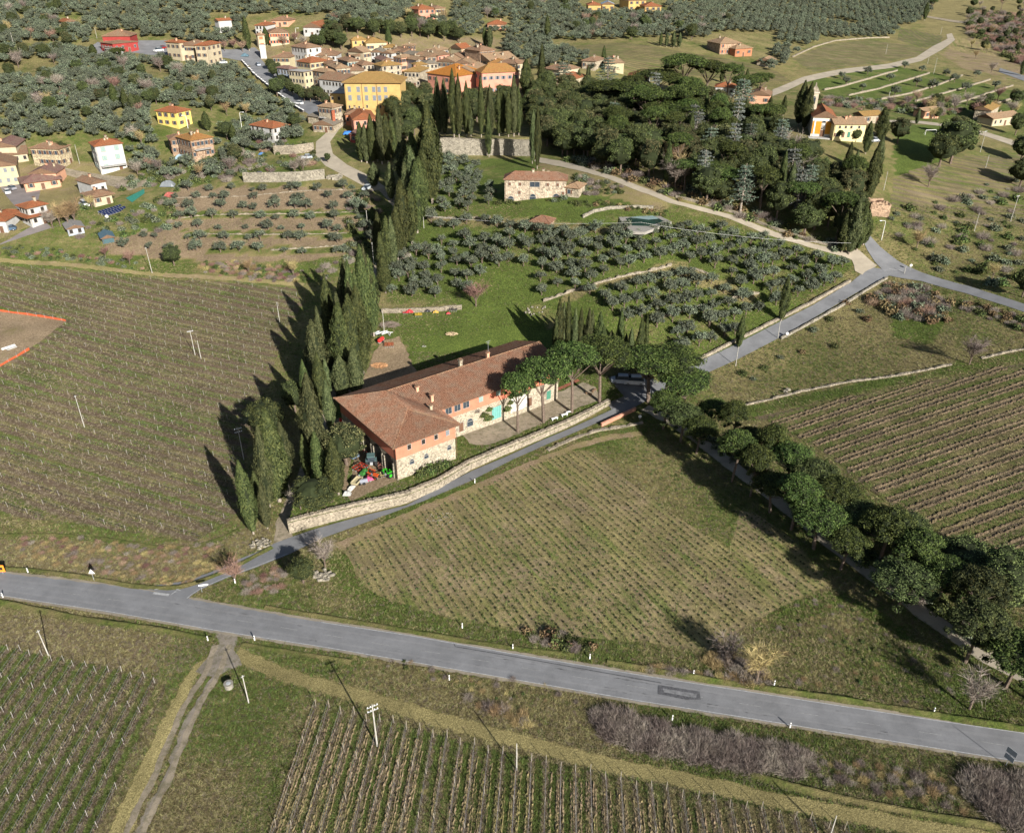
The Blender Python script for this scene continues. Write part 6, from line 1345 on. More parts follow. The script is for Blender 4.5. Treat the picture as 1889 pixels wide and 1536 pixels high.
def harrow(px_, py_, rz, col, label, kind=0, s=1.0, group='machines in the yard left of the farm building'):
    x, y = G(px_, py_); t = thing('farm_implement', label, 'farm implement', (x, y, H(x, y)), group, rz); t.scale = (s, s, s); m = paint('implement_%s' % '_'.join(label.split()[:2]), col); rr = random.Random(label)
    if kind == 0:      # tined harrow
        b = MB()
        for k in (-.8, 0, .8): b.box((0, k, .7), (2.4, .12, .12), m)
        for k in (-1.1, 0, 1.1): b.box((k, 0, .7), (.12, 1.7, .12), m)
        b.tube((0, -.8, .75), (0, -.4, 1.5), .06, .06, m); b.tube((0, .8, .75), (0, -.4, 1.5), .06, .06, m); link('frame', b.data('frame'), parent=t)
        b = MB(); b.tube((0, 0, .7), (.15, 0, .35), .04, .035, DARK, 5); b.tube((.15, 0, .35), (-.05, 0, 0), .035, .05, METAL, 5); td = b.data('tine')
        for k in (-.8, 0, .8):
            for q in (-1.0, -.5, 0, .5, 1.0): link('tine', td, (q, k, 0), t)
    elif kind == 1:    # tank sprayer
        b = MB(); b.tube((-1, 0, 1.0), (1, 0, 1.0), .6, .6, m, 14); b.ball((-1, 0, 1.0), .6, m, 10, 6, (.4, 1, 1)); b.ball((1, 0, 1.0), .6, m, 10, 6, (.4, 1, 1)); link('tank', b.data('tank'), parent=t); b = MB(); b.box((0, 0, .45), (2.6, .7, .12), METAL); b.box((1.7, 0, .45), (1.2, .1, .1), METAL); link('chassis', b.data('chassis'), parent=t)
        for sy in (-1, 1): b = MB(); b.wheel((0, sy * .65, .4), .4, .22, BLACK, math.pi / 2, 12); link('wheel', b.data('wheel'), parent=t)
    elif kind == 2:    # trailer
        b = MB(); b.box((0, 0, .75), (2.6, 1.5, .1), m); 
        for sy in (-1, 1): b.box((0, sy * .74, 1.0), (2.6, .05, .45), m)
        for sx in (-1, 1): b.box((sx * 1.28, 0, 1.0), (.05, 1.5, .45), m)
        link('trailer_bed', b.data('trailer_bed'), parent=t); b = MB(); b.tube((1.3, 0, .6), (2.5, 0, .45), .06, .05, METAL); link('drawbar', b.data('drawbar'), parent=t)
        for sy in (-1, 1): b = MB(); b.wheel((-.1, sy * .8, .38), .38, .2, BLACK, math.pi / 2, 12); link('wheel', b.data('wheel'), parent=t)
    else:              # rotary hood
        b = MB(); b.box((0, 0, .6), (2.0, .9, .5), m, taper=.7); b.box((0, 0, 1.0), (.5, .5, .35), m, taper=.8); link('hood', b.data('hood'), parent=t); b = MB(); b.tube((-1, .5, .2), (1, .5, .2), .18, .18, METAL, 10); link('roller', b.data('roller'), parent=t); b = MB(); b.tube((0, -.4, .8), (0, -1.3, .7), .06, .05, METAL); link('drawbar', b.data('drawbar'), parent=t)
tractor(719,877,.9,(.06,.55,.03),'bright green tractor at the corner of the farm building',False,.95); tractor(686,856,1.7,(.12,.20,.20),'teal grey tractor with cab in the middle of the machine yard',True,1.1); tractor(689,880,-.6,(.72,.12,.03),'orange red small tractor near the yard wall',False,.8); tractor(703,846,2.0,(.08,.14,.15),'dark teal tractor close to the machine shed',True,1.0)
harrow(680,888,.5,(.60,.10,.22),'magenta rotary hood near the yard wall',3); harrow(659,893,1.2,(.55,.48,.30),'beige box trailer at the left of the yard wall',2,.9); harrow(673,875,1.0,(.06,.22,.05),'dark green rotary machine between the red harrow and the wall',3,1.1); harrow(664,866,.9,(.36,.05,.03),'rusty red tined harrow in the machine yard',0,1.1); harrow(702,878,.4,(.45,.38,.14),'mustard coloured trailer frame beside the green tractor',0,.8); harrow(671,892,.4,(.30,.32,.38),'grey sprayer tank by the yard wall',1,.7)
harrow(681,833,1.3,(.22,.04,.04),'dark red plough frame near the shed arches',0,1.0); harrow(682,826,.4,(.4,.4,.4),'grey implement behind the dark red plough',3,.7); harrow(673,815,1.2,(.42,.16,.06),'orange brown harrow far back in the yard',0,.9); harrow(634,780,0,(.72,.05,.04),'round red sprayer tank at the back of the building',1,.75,None); harrow(705,862,1.8,(.28,.12,.10),'rusty cultivator against the shaded wall',0,.9); harrow(655,846,.8,(.18,.24,.32),'blue grey trailer under the big yard tree',2,.7)
IG = 'implements parked behind the farm building'
harrow(756,578,.1,(.75,.05,.06),'bright red seed drill against the terrace wall',3,1.0,IG); harrow(748,578,.1,(.70,.05,.06),'red harrow left end of the terrace wall row',0,.6,IG); harrow(772,583,.1,(.70,.50,.05),'yellow ochre cultivator in the terrace wall row',0,.8,IG); harrow(789,576,.0,(.05,.05,.05),'black implement against the terrace wall',3,.8,IG); harrow(804,578,.0,(.70,.45,.10),'yellow hood machine in the terrace wall row',3,.8,IG); harrow(827,580,.3,(.70,.06,.08),'small red implement near the right end of the terrace wall',3,.6,IG); harrow(836,573,.0,(.05,.05,.06),'black roller at the right end of the terrace wall',0,.9,IG)
harrow(703,632,1.2,(.78,.06,.05),'red sprayer tank beside the avenue cypresses',1,.9,IG); harrow(718,639,.1,(.42,.10,.04),'rusty orange harrow beside the red sprayer tank',0,1.0,IG); harrow(697,618,.8,(.6,.62,.62),'white trailer beside the brush pile',2,.7,IG)
def pile(px_, py_, label, m, n, L_, r, R_, name='log_pile', cat='wood pile', z=.6):
    x, y = G(px_, py_); b = MB(); rr = random.Random(label)
    for i in range(n):
        a = rr.uniform(0, 6.28); q = R_ * math.sqrt(rr.random()) * .8; X, Y = q * math.cos(a), q * math.sin(a) * .7; zz = z * (1 - q / R_) * rr.uniform(.3, 1) + r; d = rr.uniform(0, 6.28); l = L_ * rr.uniform(.5, 1)
        b.tube((X - math.cos(d) * l / 2, Y - math.sin(d) * l / 2, zz), (X + math.cos(d) * l / 2, Y + math.sin(d) * l / 2, zz + rr.uniform(-.15, .25)), r, r * .7, m, 5)
    tag(link(name, b.data(name), (x, y, H(x, y))), label, cat)
pile(700,675,'tangled pile of split firewood behind the farm roof',plain('firewood',(.36,.20,.10),.85,.4,6),150,1.5,.07,2.3); pile(833,617,'pale heap of firewood on the lawn',plain('firewood_pale',(.42,.32,.20),.85,.3,6),90,1.0,.07,1.8); pile(719,600,'grey brown heap of cut branches beside the avenue',plain('brushwood',(.20,.16,.13),.9,.4,6),260,2.4,.03,3.2,'brush_pile','brush pile',1.0); pile(712,615,'stack of white and grey beams beside the brush pile',WHITE,9,3.0,.10,1.6,'beam_stack','beams',.3); pile(782,660-20,'few grey stones and scraps on the lawn',CONC,12,.4,.08,.8,'rubble_scraps','rubble',.1)
def tarp(px_, py_, s, col, label, rz=0.0):
    x, y = G(px_, py_); b = MB(); rr = random.Random(label); n = 6; vs = []
    for j in range(n + 1):
        for i in range(n + 1):
            u, v = i / n - .5, j / n - .5; e = max(abs(u), abs(v)) * 2; vs.append((u * s[0], v * s[1], s[2] * (1 - e ** 3) * rr.uniform(.75, 1.1) + .03))
    b.mesh(vs, [(j * (n + 1) + i, j * (n + 1) + i + 1, (j + 1) * (n + 1) + i + 1, (j + 1) * (n + 1) + i) for j in range(n) for i in range(n)], paint('tarp_%s' % label.split()[0], col)); tag(link('tarpaulin', b.data('tarpaulin'), (x, y, H(x, y)), None, rz), label, 'tarpaulin')
tarp(640,912,(1.6,1.1,.8),(.50,.50,.48),'crumpled pale sheet at the left end of the yard wall'); tarp(648,901,(1.0,2.0,.6),(.62,.60,.56),'white sheet over a heap beside the pale crumpled sheet',-.3); tarp(643,247,(4.5,3,1.2),(.05,.22,.65),'bright blue tarpaulin in the shade of the village bend',.2); tarp(513,272,(2.6,3.2,1.8),(.75,.76,.74),'white plastic greenhouse cover by the garden lane',.2); tarp(452,104,(4,3,1.4),(.05,.18,.55),'blue market cover at the top of the street wall'); tarp(335,293,(4.5,3,1.8),(.35,.48,.55),'pale blue cloche cover below the balcony farmhouse'); tarp(483,285,(2.4,1.6,.8),(.10,.22,.45),'small blue cover at the garden lane'); tarp(310,343,(5,3,2.0),(.22,.24,.26),'dark grey cover on the left allotment'); tarp(314,362,(4,2.5,1.4),(.42,.12,.10),'red brown rusty cover on the left allotment')
# yard furniture
def bench(px_, py_, rz, label, m):
    x, y = G(px_, py_); t = thing('garden_bench', label, 'bench', (x, y, H(x, y)), 'yard furniture', rz); b = MB(); b.box((0, 0, .45), (1.6, .5, .08), m); link('seat', b.data('seat'), parent=t); b = MB(); b.box((0, 0, .22), (.12, .45, .44), m); ld = b.data('leg')
    for s in (-.6, .6): link('leg', ld, (s, 0, 0), t)
for px_, py_, lb in ((1023,774,'white stone bench nearest the yard wall pines'),(1041,767,'white stone bench between two yard pines'),(1050,762,'white stone bench at the foot of the third yard pine')): bench(px_, py_, .5, lb, WHITE)
bench(1086,728,-.6,'dark wooden picnic bench under the last yard pine',WOOD); bench(1096,722,.9,'brown wooden bench right of the picnic bench',WOOD)
x, y = G(892, 772); t = thing('motorcycle', 'dark blue motorcycle parked on the gravel yard', 'motorcycle', (x, y, H(x, y)), None, .3); b = MB(); b.box((0, 0, .75), (1.1, .3, .3), paint('motorcycle_blue', (.04, .06, .16)), taper=.7); b.box((-.4, 0, .9), (.7, .26, .12), BLACK); b.tube((.6, 0, .4), (.4, 0, 1.1), .04, .04, METAL); b.tube((.4, -.35, 1.1), (.4, .35, 1.1), .03, .03, METAL); link('frame', b.data('frame'), parent=t)
for xx in (-.7, .7): b = MB(); b.wheel((xx, 0, .33), .33, .12, BLACK, math.pi / 2, 14); link('wheel', b.data('wheel'), parent=t)
for px_, py_, lb in ((884,770,'round garden table left of the motorcycle'),): 
    x, y = G(px_, py_); b = MB(); b.tube((0, 0, 0), (0, 0, .7), .05, .05, METAL); b.tube((0, 0, .7), (0, 0, .75), .55, .55, DARK, 14); b.tube((0, 0, 0), (0, 0, .05), .3, .3, METAL, 10); tag(link('garden_table', b.data('garden_table'), (x, y, H(x, y))), lb, 'table')
x, y = G(824, 846); b = MB(); b.box((0, 0, .6), (1.2, .15, 1.2), METAL, rz=.6); b.box((.1, -.15, .7), (.9, .1, .8), WHITE, rz=.6); tag(link('meter_cabinet', b.data('meter_cabinet'), (x, y, H(x, y))), 'grey meter cabinet at the right foot of the building corner', 'cabinet')
# ------------------------------------------------------------------ vine rows
POSTS = {}; POSTM = plain('old_post', (.30, .275, .245), .9, .25, 3)
def post_mesh(h, r, m, key):
    if key not in POSTS: b = MB(); b.tube((0, 0, -.2), (0, 0, h), r, r, m, 5); POSTS[key] = b.data('post')
    return POSTS[key]
def row_lines(P, ang, sp_, off=0.0, step=1.0):
    """lines across polygon P (world) parallel to ang, sp_ apart, as (start, end)."""
    ca, sa = math.cos(ang), math.sin(ang); us = [x * ca + y * sa for x, y in P]; vs = [-x * sa + y * ca for x, y in P]
    v = math.ceil((min(vs) - off) / sp_) * sp_ + off; out = []
    while v < max(vs):
        u = min(us); start = None
        while u <= max(us) + step:
            x, y = u * ca - v * sa, u * sa + v * ca; ins = inpoly(x, y, P)
            if ins and start is None: start = u
            if not ins and start is not None:
                if u - start > 5: out.append(((start * ca - v * sa, start * sa + v * ca), ((u - step) * ca - v * sa, (u - step) * sa + v * ca)))
                start = None
            u += step
        v += sp_
    return out
PURP = foliage('vine_wood', (.045, .031, .024), (.125, .092, .070), (.23, .18, .14), .5); PRUN = foliage('prunings', (.05, .035, .03), (.13, .098, .08), (.24, .19, .16), .5)
VINE_BARK = plain('vine_bark', (.055, .038, .028), .9, .3, 3)
def vine_row(a, c, label, group, seed, post=5.0, ph=1.25, pm=None, vine=1.0, vh=.65, twigs=5, off=0.0, tw=.02, stub=False, pr=.035, cane=.04):
    rs = np.random.RandomState(seed); L_ = math.dist(a, c); ux, uy = (c[0] - a[0]) / L_, (c[1] - a[1]) / L_; th = math.atan2(uy, ux); z0 = E0(*a)
    t = thing('vine_row', label, 'vine row', (a[0], a[1], z0), group, th)
    V = []; F = []; V2 = []; F2 = []
    def prism(p, q, r, V, F):
        k = len(V); d = (q - p) / (np.linalg.norm(q - p) + 1e-9); s = np.cross(d, (.3, .8, .5)); s /= np.linalg.norm(s); w_ = np.cross(d, s)
        for e in (p, q):
            for g in (0, 2.1, 4.2): V.append(e + (s * math.cos(g) + w_ * math.sin(g)) * r)
        F += [(k, k + 1, k + 4, k + 3), (k + 1, k + 2, k + 5, k + 4), (k + 2, k, k + 3, k + 5)]
    n = int(L_ / vine); lastp = None; hgt = lambda u: E0(a[0] + ux * u, a[1] + uy * u) - z0
    for i in range(n):
        if rs.rand() < .06: continue
        u = (i + .5) * vine + rs.uniform(-.1, .1); g = hgt(u); p = np.array([u, rs.uniform(-.06, .06), g - .05]); q = p + np.array([rs.uniform(-.12, .12), rs.uniform(-.05, .05), vh + rs.uniform(-.05, .05)])
        prism(p, q, .035, V, F); e = q + np.array([vine * .85, rs.uniform(-.05, .05), hgt(u + vine) - g]); prism(q, e, cane, V, F)
        for _ in range(twigs):
            s_ = q + (e - q) * rs.rand(); d = np.array([rs.normal(0, .35), rs.normal(0, .3), rs.uniform(.25, .65)]); w_ = np.array([tw, rs.uniform(-tw, tw), 0]); k = len(V2); V2 += [s_ - w_, s_ + w_, s_ + d]; F2.append((k, k + 1, k + 2))
        for _ in range(3):   # prunings on the ground
            s_ = np.array([u + rs.uniform(-.5, .5), rs.normal(0, .28), g + .05]); d = rs.normal(0, .35, 3); d[2] = abs(d[2]) * .25; w_ = np.array([0, tw * 1.2, tw * .6]); k = len(V2); V2 += [s_ - w_, s_ + w_, s_ + d]; F2.append((k, k + 1, k + 2))
    if not V: return t
    o = link('vines', np_mesh('vines', [(np.array(V), F, VINE_BARK), (np.array(V2), F2, PURP)]), parent=t); o['kind'] = 'stuff'
    pmn = post_mesh(ph, pr, pm or POSTM, (ph, pr, (pm or POSTM).name)); k = 0; u = off
    while u <= L_ + .1:
        q = link('post', pmn, (min(u, L_), 0, hgt(min(u, L_))), t); q.rotation_euler = (random.uniform(-.06, .06), random.uniform(-.06, .06), 0); u += post
    b = MB()
    for zz in (.62, ph - .12):
        m_ = max(1, int(L_ / 12))
        for i in range(m_): u0, u1 = L_ * i / m_, L_ * (i + 1) / m_; b.tube((u0, 0, hgt(u0) + zz), (u1, 0, hgt(u1) + zz), .008, .008, METAL, 3, False)
    link('wires', b.data('wires'), parent=t)
    return t
VLw = PX(VL_PX); plot = PX([(-250,548),(0,562),(135,588),(66,650),(0,690),(-250,735)])
lines = row_lines(VLw, rad(158.2) - math.pi, 3.2); lines.sort(key=lambda l: (l[0][1] + l[1][1]) / 2)
SPL = []
for a, c in lines:
    # cut out the fenced plot
    L_ = math.dist(a, c); n = int(L_); seg = None; k0 = None
    for i in range(n + 1):
        x, y = a[0] + (c[0] - a[0]) * i / n, a[1] + (c[1] - a[1]) * i / n; ok = not inpoly(x, y, plot)
        if ok and k0 is None: k0 = i
        if (not ok or i == n) and k0 is not None:
            if i - k0 > 6: SPL.append(((a[0] + (c[0] - a[0]) * k0 / n, a[1] + (c[1] - a[1]) * k0 / n), (x, y)))
            k0 = None
for i, (a, c) in enumerate(SPL): vine_row(a, c, 'trellised bare vine row in the big west vineyard, %s from the road' % o_(i), 'vine rows of the west vineyard', 100 + i, post=5.0, off=random.uniform(.3, 2), vine=1.0)
lines = row_lines(PX(VLL_PX), rad(-90.9), 1.9, .4); lines.sort(key=lambda l: -l[0][0])
for i, (a, c) in enumerate(lines): vine_row(a, c, 'trellised vine row in the lower left vineyard, %s from the straw track' % o_(i), 'vine rows of the lower left vineyard', 200 + i, post=5.2, off=.1, vine=.9, ph=1.3, twigs=8, cane=.034, tw=.022)
TANP = plain('tan_post', (.24, .205, .16), .85, .2, 3)
lines = row_lines(PX(VB_PX), rad(-93.5), 1.9, .2); lines.sort(key=lambda l: l[0][0])
CLOD = plain('dry_clods', (.27, .205, .12), .95, .35, 4)
FUR = ground_mat('furrow_soil', -.1, .50, tint=1.25); FURR = []
for i, (a, c) in enumerate(lines):
    t = vine_row(a, c, 'vine row with tall end post in the south vineyard, %s from the left' % o_(i), 'vine rows of the south vineyard', 300 + i, post=6.0, off=.05, vine=.9, ph=1.7, twigs=5, pm=TANP, pr=.042, cane=.03, tw=.02)
    nn = (math.cos(rad(-3.5)), math.sin(rad(-3.5)))
    dens = .9 if i < 9 or 11 < i < 16 or i > 18 else .45
    for s in (-.62, -.36, .34, .58):
        if random.random() < dens:
            cut_ = random.uniform(0, .35) if random.random() < .3 else 0; q0 = (a[0] + (c[0] - a[0]) * cut_, a[1] + (c[1] - a[1]) * cut_); FURR.append([(q0[0] + nn[0] * s, q0[1] - 1.5), (c[0] + nn[0] * s, c[1])])
def furrows(name, lines_, m, wd, h, label, jit=.45, seed=5, f=E0):
    me = None; vs = []; fs = []; r = random.Random(seed)
    for a, c in lines_:
        P = densify([a, c], .28, False); prof = [(-wd, -.03), (-wd * .45, h * .8), (wd * .2, h), (wd, -.03)]; k = len(prof); offs = [offset_line(P, o) for o, _ in prof]; b0 = len(vs); wob = r.uniform(0, 6)
        for i in range(len(P)):
            ww = .07 * math.sin(i * .05 + wob) + .04 * math.sin(i * .23 + wob)
            for q in range(k):
                x, y = offs[q][i]; hh = prof[q][1]
                if hh > 0: hh *= r.uniform(.05, 1.8); x += r.uniform(-jit, jit) * wd; y += r.uniform(-jit, jit) * wd
                vs.append((x + ww, y, f(x, y) + .035 + hh))
        for i in range(len(P) - 1):
            for q in range(k - 1): a_ = b0 + i * k + q; fs.append((a_, a_ + 1, a_ + k + 1, a_ + k))
    me = bpy.data.meshes.new(name); me.from_pydata(vs, [], fs); me.materials.append(m); me.update(); return tag(link(name, me), label, 'ploughed soil', kind='stuff')
furrows('ploughed_furrows', FURR, FUR, .15, .13, 'crumbly tan plough ridges either side of the south vineyard rows', jit=.75)
VRw = PX(VR_PX); lines = row_lines(VRw, rad(20.5), 3.6, 1.0); FR = []
lines.sort(key=lambda l: -l[0][1])
for i, (a, c) in enumerate(lines):
    for s in (-.62, .62):
        nx_, ny_ = -math.sin(rad(20.5)) * s, math.cos(rad(20.5)) * s; FR.append([(a[0] + nx_, a[1] + ny_), (c[0] + nx_, c[1] + ny_)])
furrows('ploughed_furrows', FR, ground_mat('brown_furrow', .05, .60, tint=.62), .38, .16, 'paired brown plough ridges across the east vineyard', seed=6)
# young plants of the middle field
VCw = PX(VC_PX); pts = []
rl = row_lines(VCw, rad(-60.5), 1.3, .3, .5); rl.sort(key=lambda l: l[1][0])
for ri, (a, c) in enumerate(rl):
    L_ = math.dist(a, c); n = int(L_ / .9); row_ = []
    for i in range(n):
        if random.random() < .12: continue
        t = (i + random.uniform(.3, .7)) / n; x, y = a[0] + (c[0] - a[0]) * t + random.uniform(-.06, .06), a[1] + (c[1] - a[1]) * t; row_.append((x, y, E0(x, y) + .03))
    pts += [(p[0], p[1], p[2], ri, k) for k, p in enumerate(row_[::-1])]
pts.sort(key=lambda p: p[1])
YV = [make_bush(81, foliage('young_vine_leaves', (.016, .020, .009), (.05, .055, .024), (.12, .115, .05), 1.0), .18, 22, .09), make_bush(82, foliage('young_vine_leaves_green', (.014, .024, .008), (.045, .07, .02), (.11, .14, .04), 1.0), .16, 18, .085)]
YO = []
for i, p in enumerate(pts[:300]):
    o = link('young_vine', YV[i % 2], p[:3], None, random.uniform(0, 6), (random.uniform(.7, 1.3),) * 2 + (random.uniform(.9, 1.7),)); tag(o, 'young vine, %s plant from the bottom end of the %s row from the left' % (o_(p[4]), o_(p[3])), 'young vine', 'nearest young vines of the middle field'); YO.append(o)
rest = np.array([p[:3] for p in pts[300:]]); sc = np.random.RandomState(4).uniform(.6, 1.35, (len(rest), 1)) * np.array([[1, 1, 1.2]])
stuff_instances('young_vines', rest, sc, [YO[0], YO[1]], 'rows of small dark young vine plants filling the middle field', 'young vines', 9)
# ------------------------------------------------------------------ placed trees
def cyp(bx, by, ty, wpx, label, group=None, v=None, f=H):
    x, y, z, h = height_from_px(bx, by, ty, f); k = v if v is not None else random.randrange(6); R = wpx * mpp(x, y, z + h * .4) / 2; s = R / 1.52
    return tree('cypress', 'cypress', CYP[k], x, y, s, label, group, sz=h / 14.0, f=f)
AVG = 'cypresses of the avenue beside the farm'
AVC = [(468,985,850,34),(494,975,893,26),(516,925,756,62),(498,935,786,30),(569,885,801,20),(592,895,798,34),(584,860,690,42),(625,912,810,34),(606,880,830,26),(594,722,590,42),(607,735,664,22),(572,770,664,24),
 (640,712,560,46),(622,700,604,40),(655,708,545,44),(670,690,528,46),(612,650,508,28),(636,600,506,26),(648,640,479,34),(660,655,480,30),(678,640,454,40),(690,620,470,34),(660,735,640,40),(632,735,655,36),(600,700,566,26),
 (700,480,391,26),(716,500,399,30),(712,540,470,34),(745,462,330,36),(760,450,345,30),(690,410,382,20),(778,400,290,40),(770,430,300,34),(798,375,188,44),(768,360,245,40),(750,345,255,34),(785,345,230,36),(805,350,225,30),(740,330,262,26),(690,345,300,22),(722,370,300,24)]
AVC += [(585,830,730,28),(612,800,700,26),(598,760,650,30),(633,668,540,30),(655,672,520,30),(668,655,500,30),(684,620,452,28),(708,520,430,26),(726,500,400,26),(735,480,380,28),(752,420,300,32),(764,390,270,34),(784,380,260,34),(792,350,210,36),(530,880,780,30),(480,950,870,24)]
AVC.sort(key=lambda c: -c[1])
for i, (bx, by, ty, wp) in enumerate(AVC): cyp(bx, by, ty, wp, 'dark cypress of the farm avenue, %s counting uphill from the lane' % o_(i), AVG)
CG = [(667,299,225,20),(677,301,229,22),(689,302,211,24),(697,298,222,20),(705,303,197,24),(716,301,210,24),(727,297,216,22),(735,280,198,18),(683,290,232,18),(711,292,215,20)]
for i, (bx, by, ty, wp) in enumerate(sorted(CG)): cyp(bx, by, ty, wp, 'cypress in the tight clump below the pink house, %s from the left' % ORD[i], 'cypress clump below the pink house')
PKC = [(811,250,142,16),(821,252,145,16),(838,254,127,20),(847,254,137,18),(861,253,150,16),(869,252,192,12),(888,254,140,16),(905,252,157,16),(921,251,163,16),(928,251,165,14),(948,252,137,20),(938,253,168,16),(957,250,160,16)]
for i, (bx, by, ty, wp) in enumerate(PKC): cyp(bx, by, ty, wp, 'tall slim cypress on the park wall terrace, %s from the left' % ORD[i], 'cypresses on the park wall')
for bx, by, ty, wp, lb in [(902,290,197,14,'slim cypress standing alone in front of the park wall'),(991,312,196,14,'tall thin cypress at the right end of the park wall'),(982,302,203,13,'darker thin cypress just left of the tall thin one at the wall end'),(970,180,109,26,'broad cypress right of the pink villa'),(998,168,81,15,'tall slender cypress between villa and cedar'),(1113,118,84,9,'lone pointed cypress at the foot of the sloping vineyard'),
  (1010,76,28,13,'lone tall cypress in the upper olives'),(1245,300,241,12,'thin cypress deep in the wood'),(903,92,50,16,'dark cypress right behind the stone palace'),(895,88,48,12,'narrow cypress left of the dark one behind the stone palace'),(718,90,48,14,'cypress in the oaks at the upper edge of the village'),
  (1472,232,149,24,'big dark cypress left of the church, the left of a pair'),(1482,240,152,22,'big dark cypress left of the church, the right of a pair'),(1622,262,198,26,'tall broad cypress right of the rectory'),(1596,284,224,18,'cypress directly at the rectory corner'),(1558,332,262,17,'slim cypress below the church, left of two'),(1572,337,277,17,'slim cypress below the church, right of two'),(1600,372,268,30,'very large cypress above the stone ruin'),(1612,330,250,22,'cypress just behind the very large one above the ruin'),
  (1566,470,363,32,'big cypress at the wood corner by the gravel entrance'),(1580,462,378,28,'cypress right of the big one at the wood corner'),(1592,452,388,24,'rightmost cypress of the wood corner'),(1552,466,392,26,'leftmost cypress of the wood corner'),(1362,642,581,18,'cypress beside the climbing lane near the farm'),(1441,592,509,20,'cypress beside the climbing lane near its middle'),
  (1514,890,846,26,'small conical cypress among the avenue pines'),(1417,212,178,12,'small cypress beside the orange brown roofed house'),(1444,214,176,12,'small cypress left of the church pair'),(1362,175,117,15,'cypress behind the red roofed white house, left of two'),(1373,176,127,13,'cypress behind the red roofed white house, right of two'),(1331,152,130,10,'short cypress in the pines near the red roof'),(1395,185,160,10,'little cypress right of the blue cedar'),
  (460,94,30,15,'tall street cypress beside the tower cabin'),(493,84,50,16,'cypress in front of the school'),(1705,38,4,10,'far cypress at the top near the valley road'),(1884,140,104,10,'cypress at the right edge by the east lane'),(1218,86,60,9,'first of the row of small cypresses above the sloping vineyard'),(1229,87,60,9,'second of the row of small cypresses above the sloping vineyard'),(1242,88,58,10,'third of the row of small cypresses above the sloping vineyard'),(1252,88,60,9,'fourth of the row of small cypresses above the sloping vineyard'),
  (1084,156,122,9,'narrow cypress left of the blue cedar behind the park'),(1068,155,128,9,'short cypress behind the park near the low red roof'),(384,242,205,18,'dark cypress right of the bright yellow house'),(214,196,155,22,'broad dark cypress in the left hillside, left of three'),(234,205,162,16,'cypress in the left hillside, middle of three'),(248,208,172,16,'cypress in the left hillside, right of three'),(174,106,82,16,'dark conical cypress left of the garage terrace'),(432,262,230,15,'dark cypress shading the lane near the cottage'),(1628,250,205,16,'cypress just right of the broad rectory cypress'),(1690,230,200,8,'small cypress at the pinkish shed')]: cyp(bx, by, ty, wp, lb, None)
EC = [(1030,655,550,20),(1038,650,556,16),(1047,650,545,14),(1059,650,568,16),(1070,648,567,14),(1083,650,568,14),(1090,648,572,12),(1105,652,576,20),(1124,658,609,18),(1141,665,570,17),(1160,690,604,15),(1176,688,588,20),(1187,680,581,14),(1150,680,615,14),(1112,655,600,16),(1024,660,580,14)]
for i, (bx, by, ty, wp) in enumerate(sorted(EC)): cyp(bx, by, ty, wp, 'cypress of the row at the right end of the farm building, %s from the left' % ORD[i], 'cypresses at the right end of the farm building')
def pine(bx, by, ty, rpx, label, group=None, v=None, f=H, cat='stone pine', name='stone_pine', protos=None, hh=None):
    protos = protos or PINE; x, y, z, h = height_from_px(bx, by, ty, f)
    k = v if v is not None else random.randrange(len(protos)); R = rpx * mpp(x, y, z + h * .8); R0 = [4.4, 4.0, 4.9, 3.6][k % 4]; H0 = [12.0, 11.5, 12.5, 12.0][k % 4]
    return tree(name, cat, protos[k], x, y, R / R0 * 1.38, label, group, sz=h / H0, f=f)
YPg = 'umbrella pines in the farm yard'
for i, (bx, by, ty, rp) in enumerate([(955,797,694,24),(1003,779,668,36),(1055,761,640,37),(1106,741,632,45)]): pine(bx, by, ty, rp, 'umbrella pine with bare trunk in the farm yard, %s from the left' % ORD[i], YPg, v=[3, 1, 0, 2][i])
for bx, by, ty, rp, lb in [(1196,742,652,42,'umbrella pine at the driveway left of the lane'),(1228,738,650,46,'big umbrella pine over the lane at the avenue head'),(1255,770,690,38,'umbrella pine at the first bend of the avenue')]: pine(bx, by, ty, rp, lb, 'pines at the avenue head')
# avenue of pines down the gravel path
AVp = PX([(1215,762),(1290,812),(1360,866),(1430,920),(1530,1000),(1630,1075),(1700,1128),(1790,1192),(1889,1250),(1990,1310)])
d_ = densify(AVp, 1.0, False); L1 = offset_line(d_, 3.4); L2 = offset_line(d_, -3.6); k1 = 0
i = 2
while i < len(d_) - 2:
    for side, Ls in (('right', L1), ('left', L2)):
        if random.random() < (.10 if side == 'right' else .16): continue
        x, y = Ls[min(i + (4 if side == 'left' else 0), len(d_) - 1)]; big = .86 + .42 * (i / len(d_)); s = random.uniform(.75, 1.2) * big
        tree('stone_pine', 'stone pine', PINEF[random.randrange(4)], x, y, s, 'umbrella pine of the gravel avenue on its %s side, %s down from the lane' % ('upper' if side == 'right' else 'lower', o_(k1 // 1)), 'pines of the gravel avenue', sz=random.uniform(.66, 1.0)); k1 += 1
    i += 6
for bx, by, s, sq, lb in [(1660,1010,1.15,.62,'big rounded tree joining the pine avenue near its middle'),(1770,1060,1.2,.62,'broad dark tree at the outer side of the lower pine avenue'),(1835,1130,1.35,.75,'large dark round tree at the lower end of the avenue'),(1845,1080,1.1,.7,'dark round tree at the right end beyond the avenue')]:
    x, y = G(bx, by); tree('holm_oak', 'oak tree', OAK[random.randrange(3)], x, y, s, lb, None, sz=s * sq)
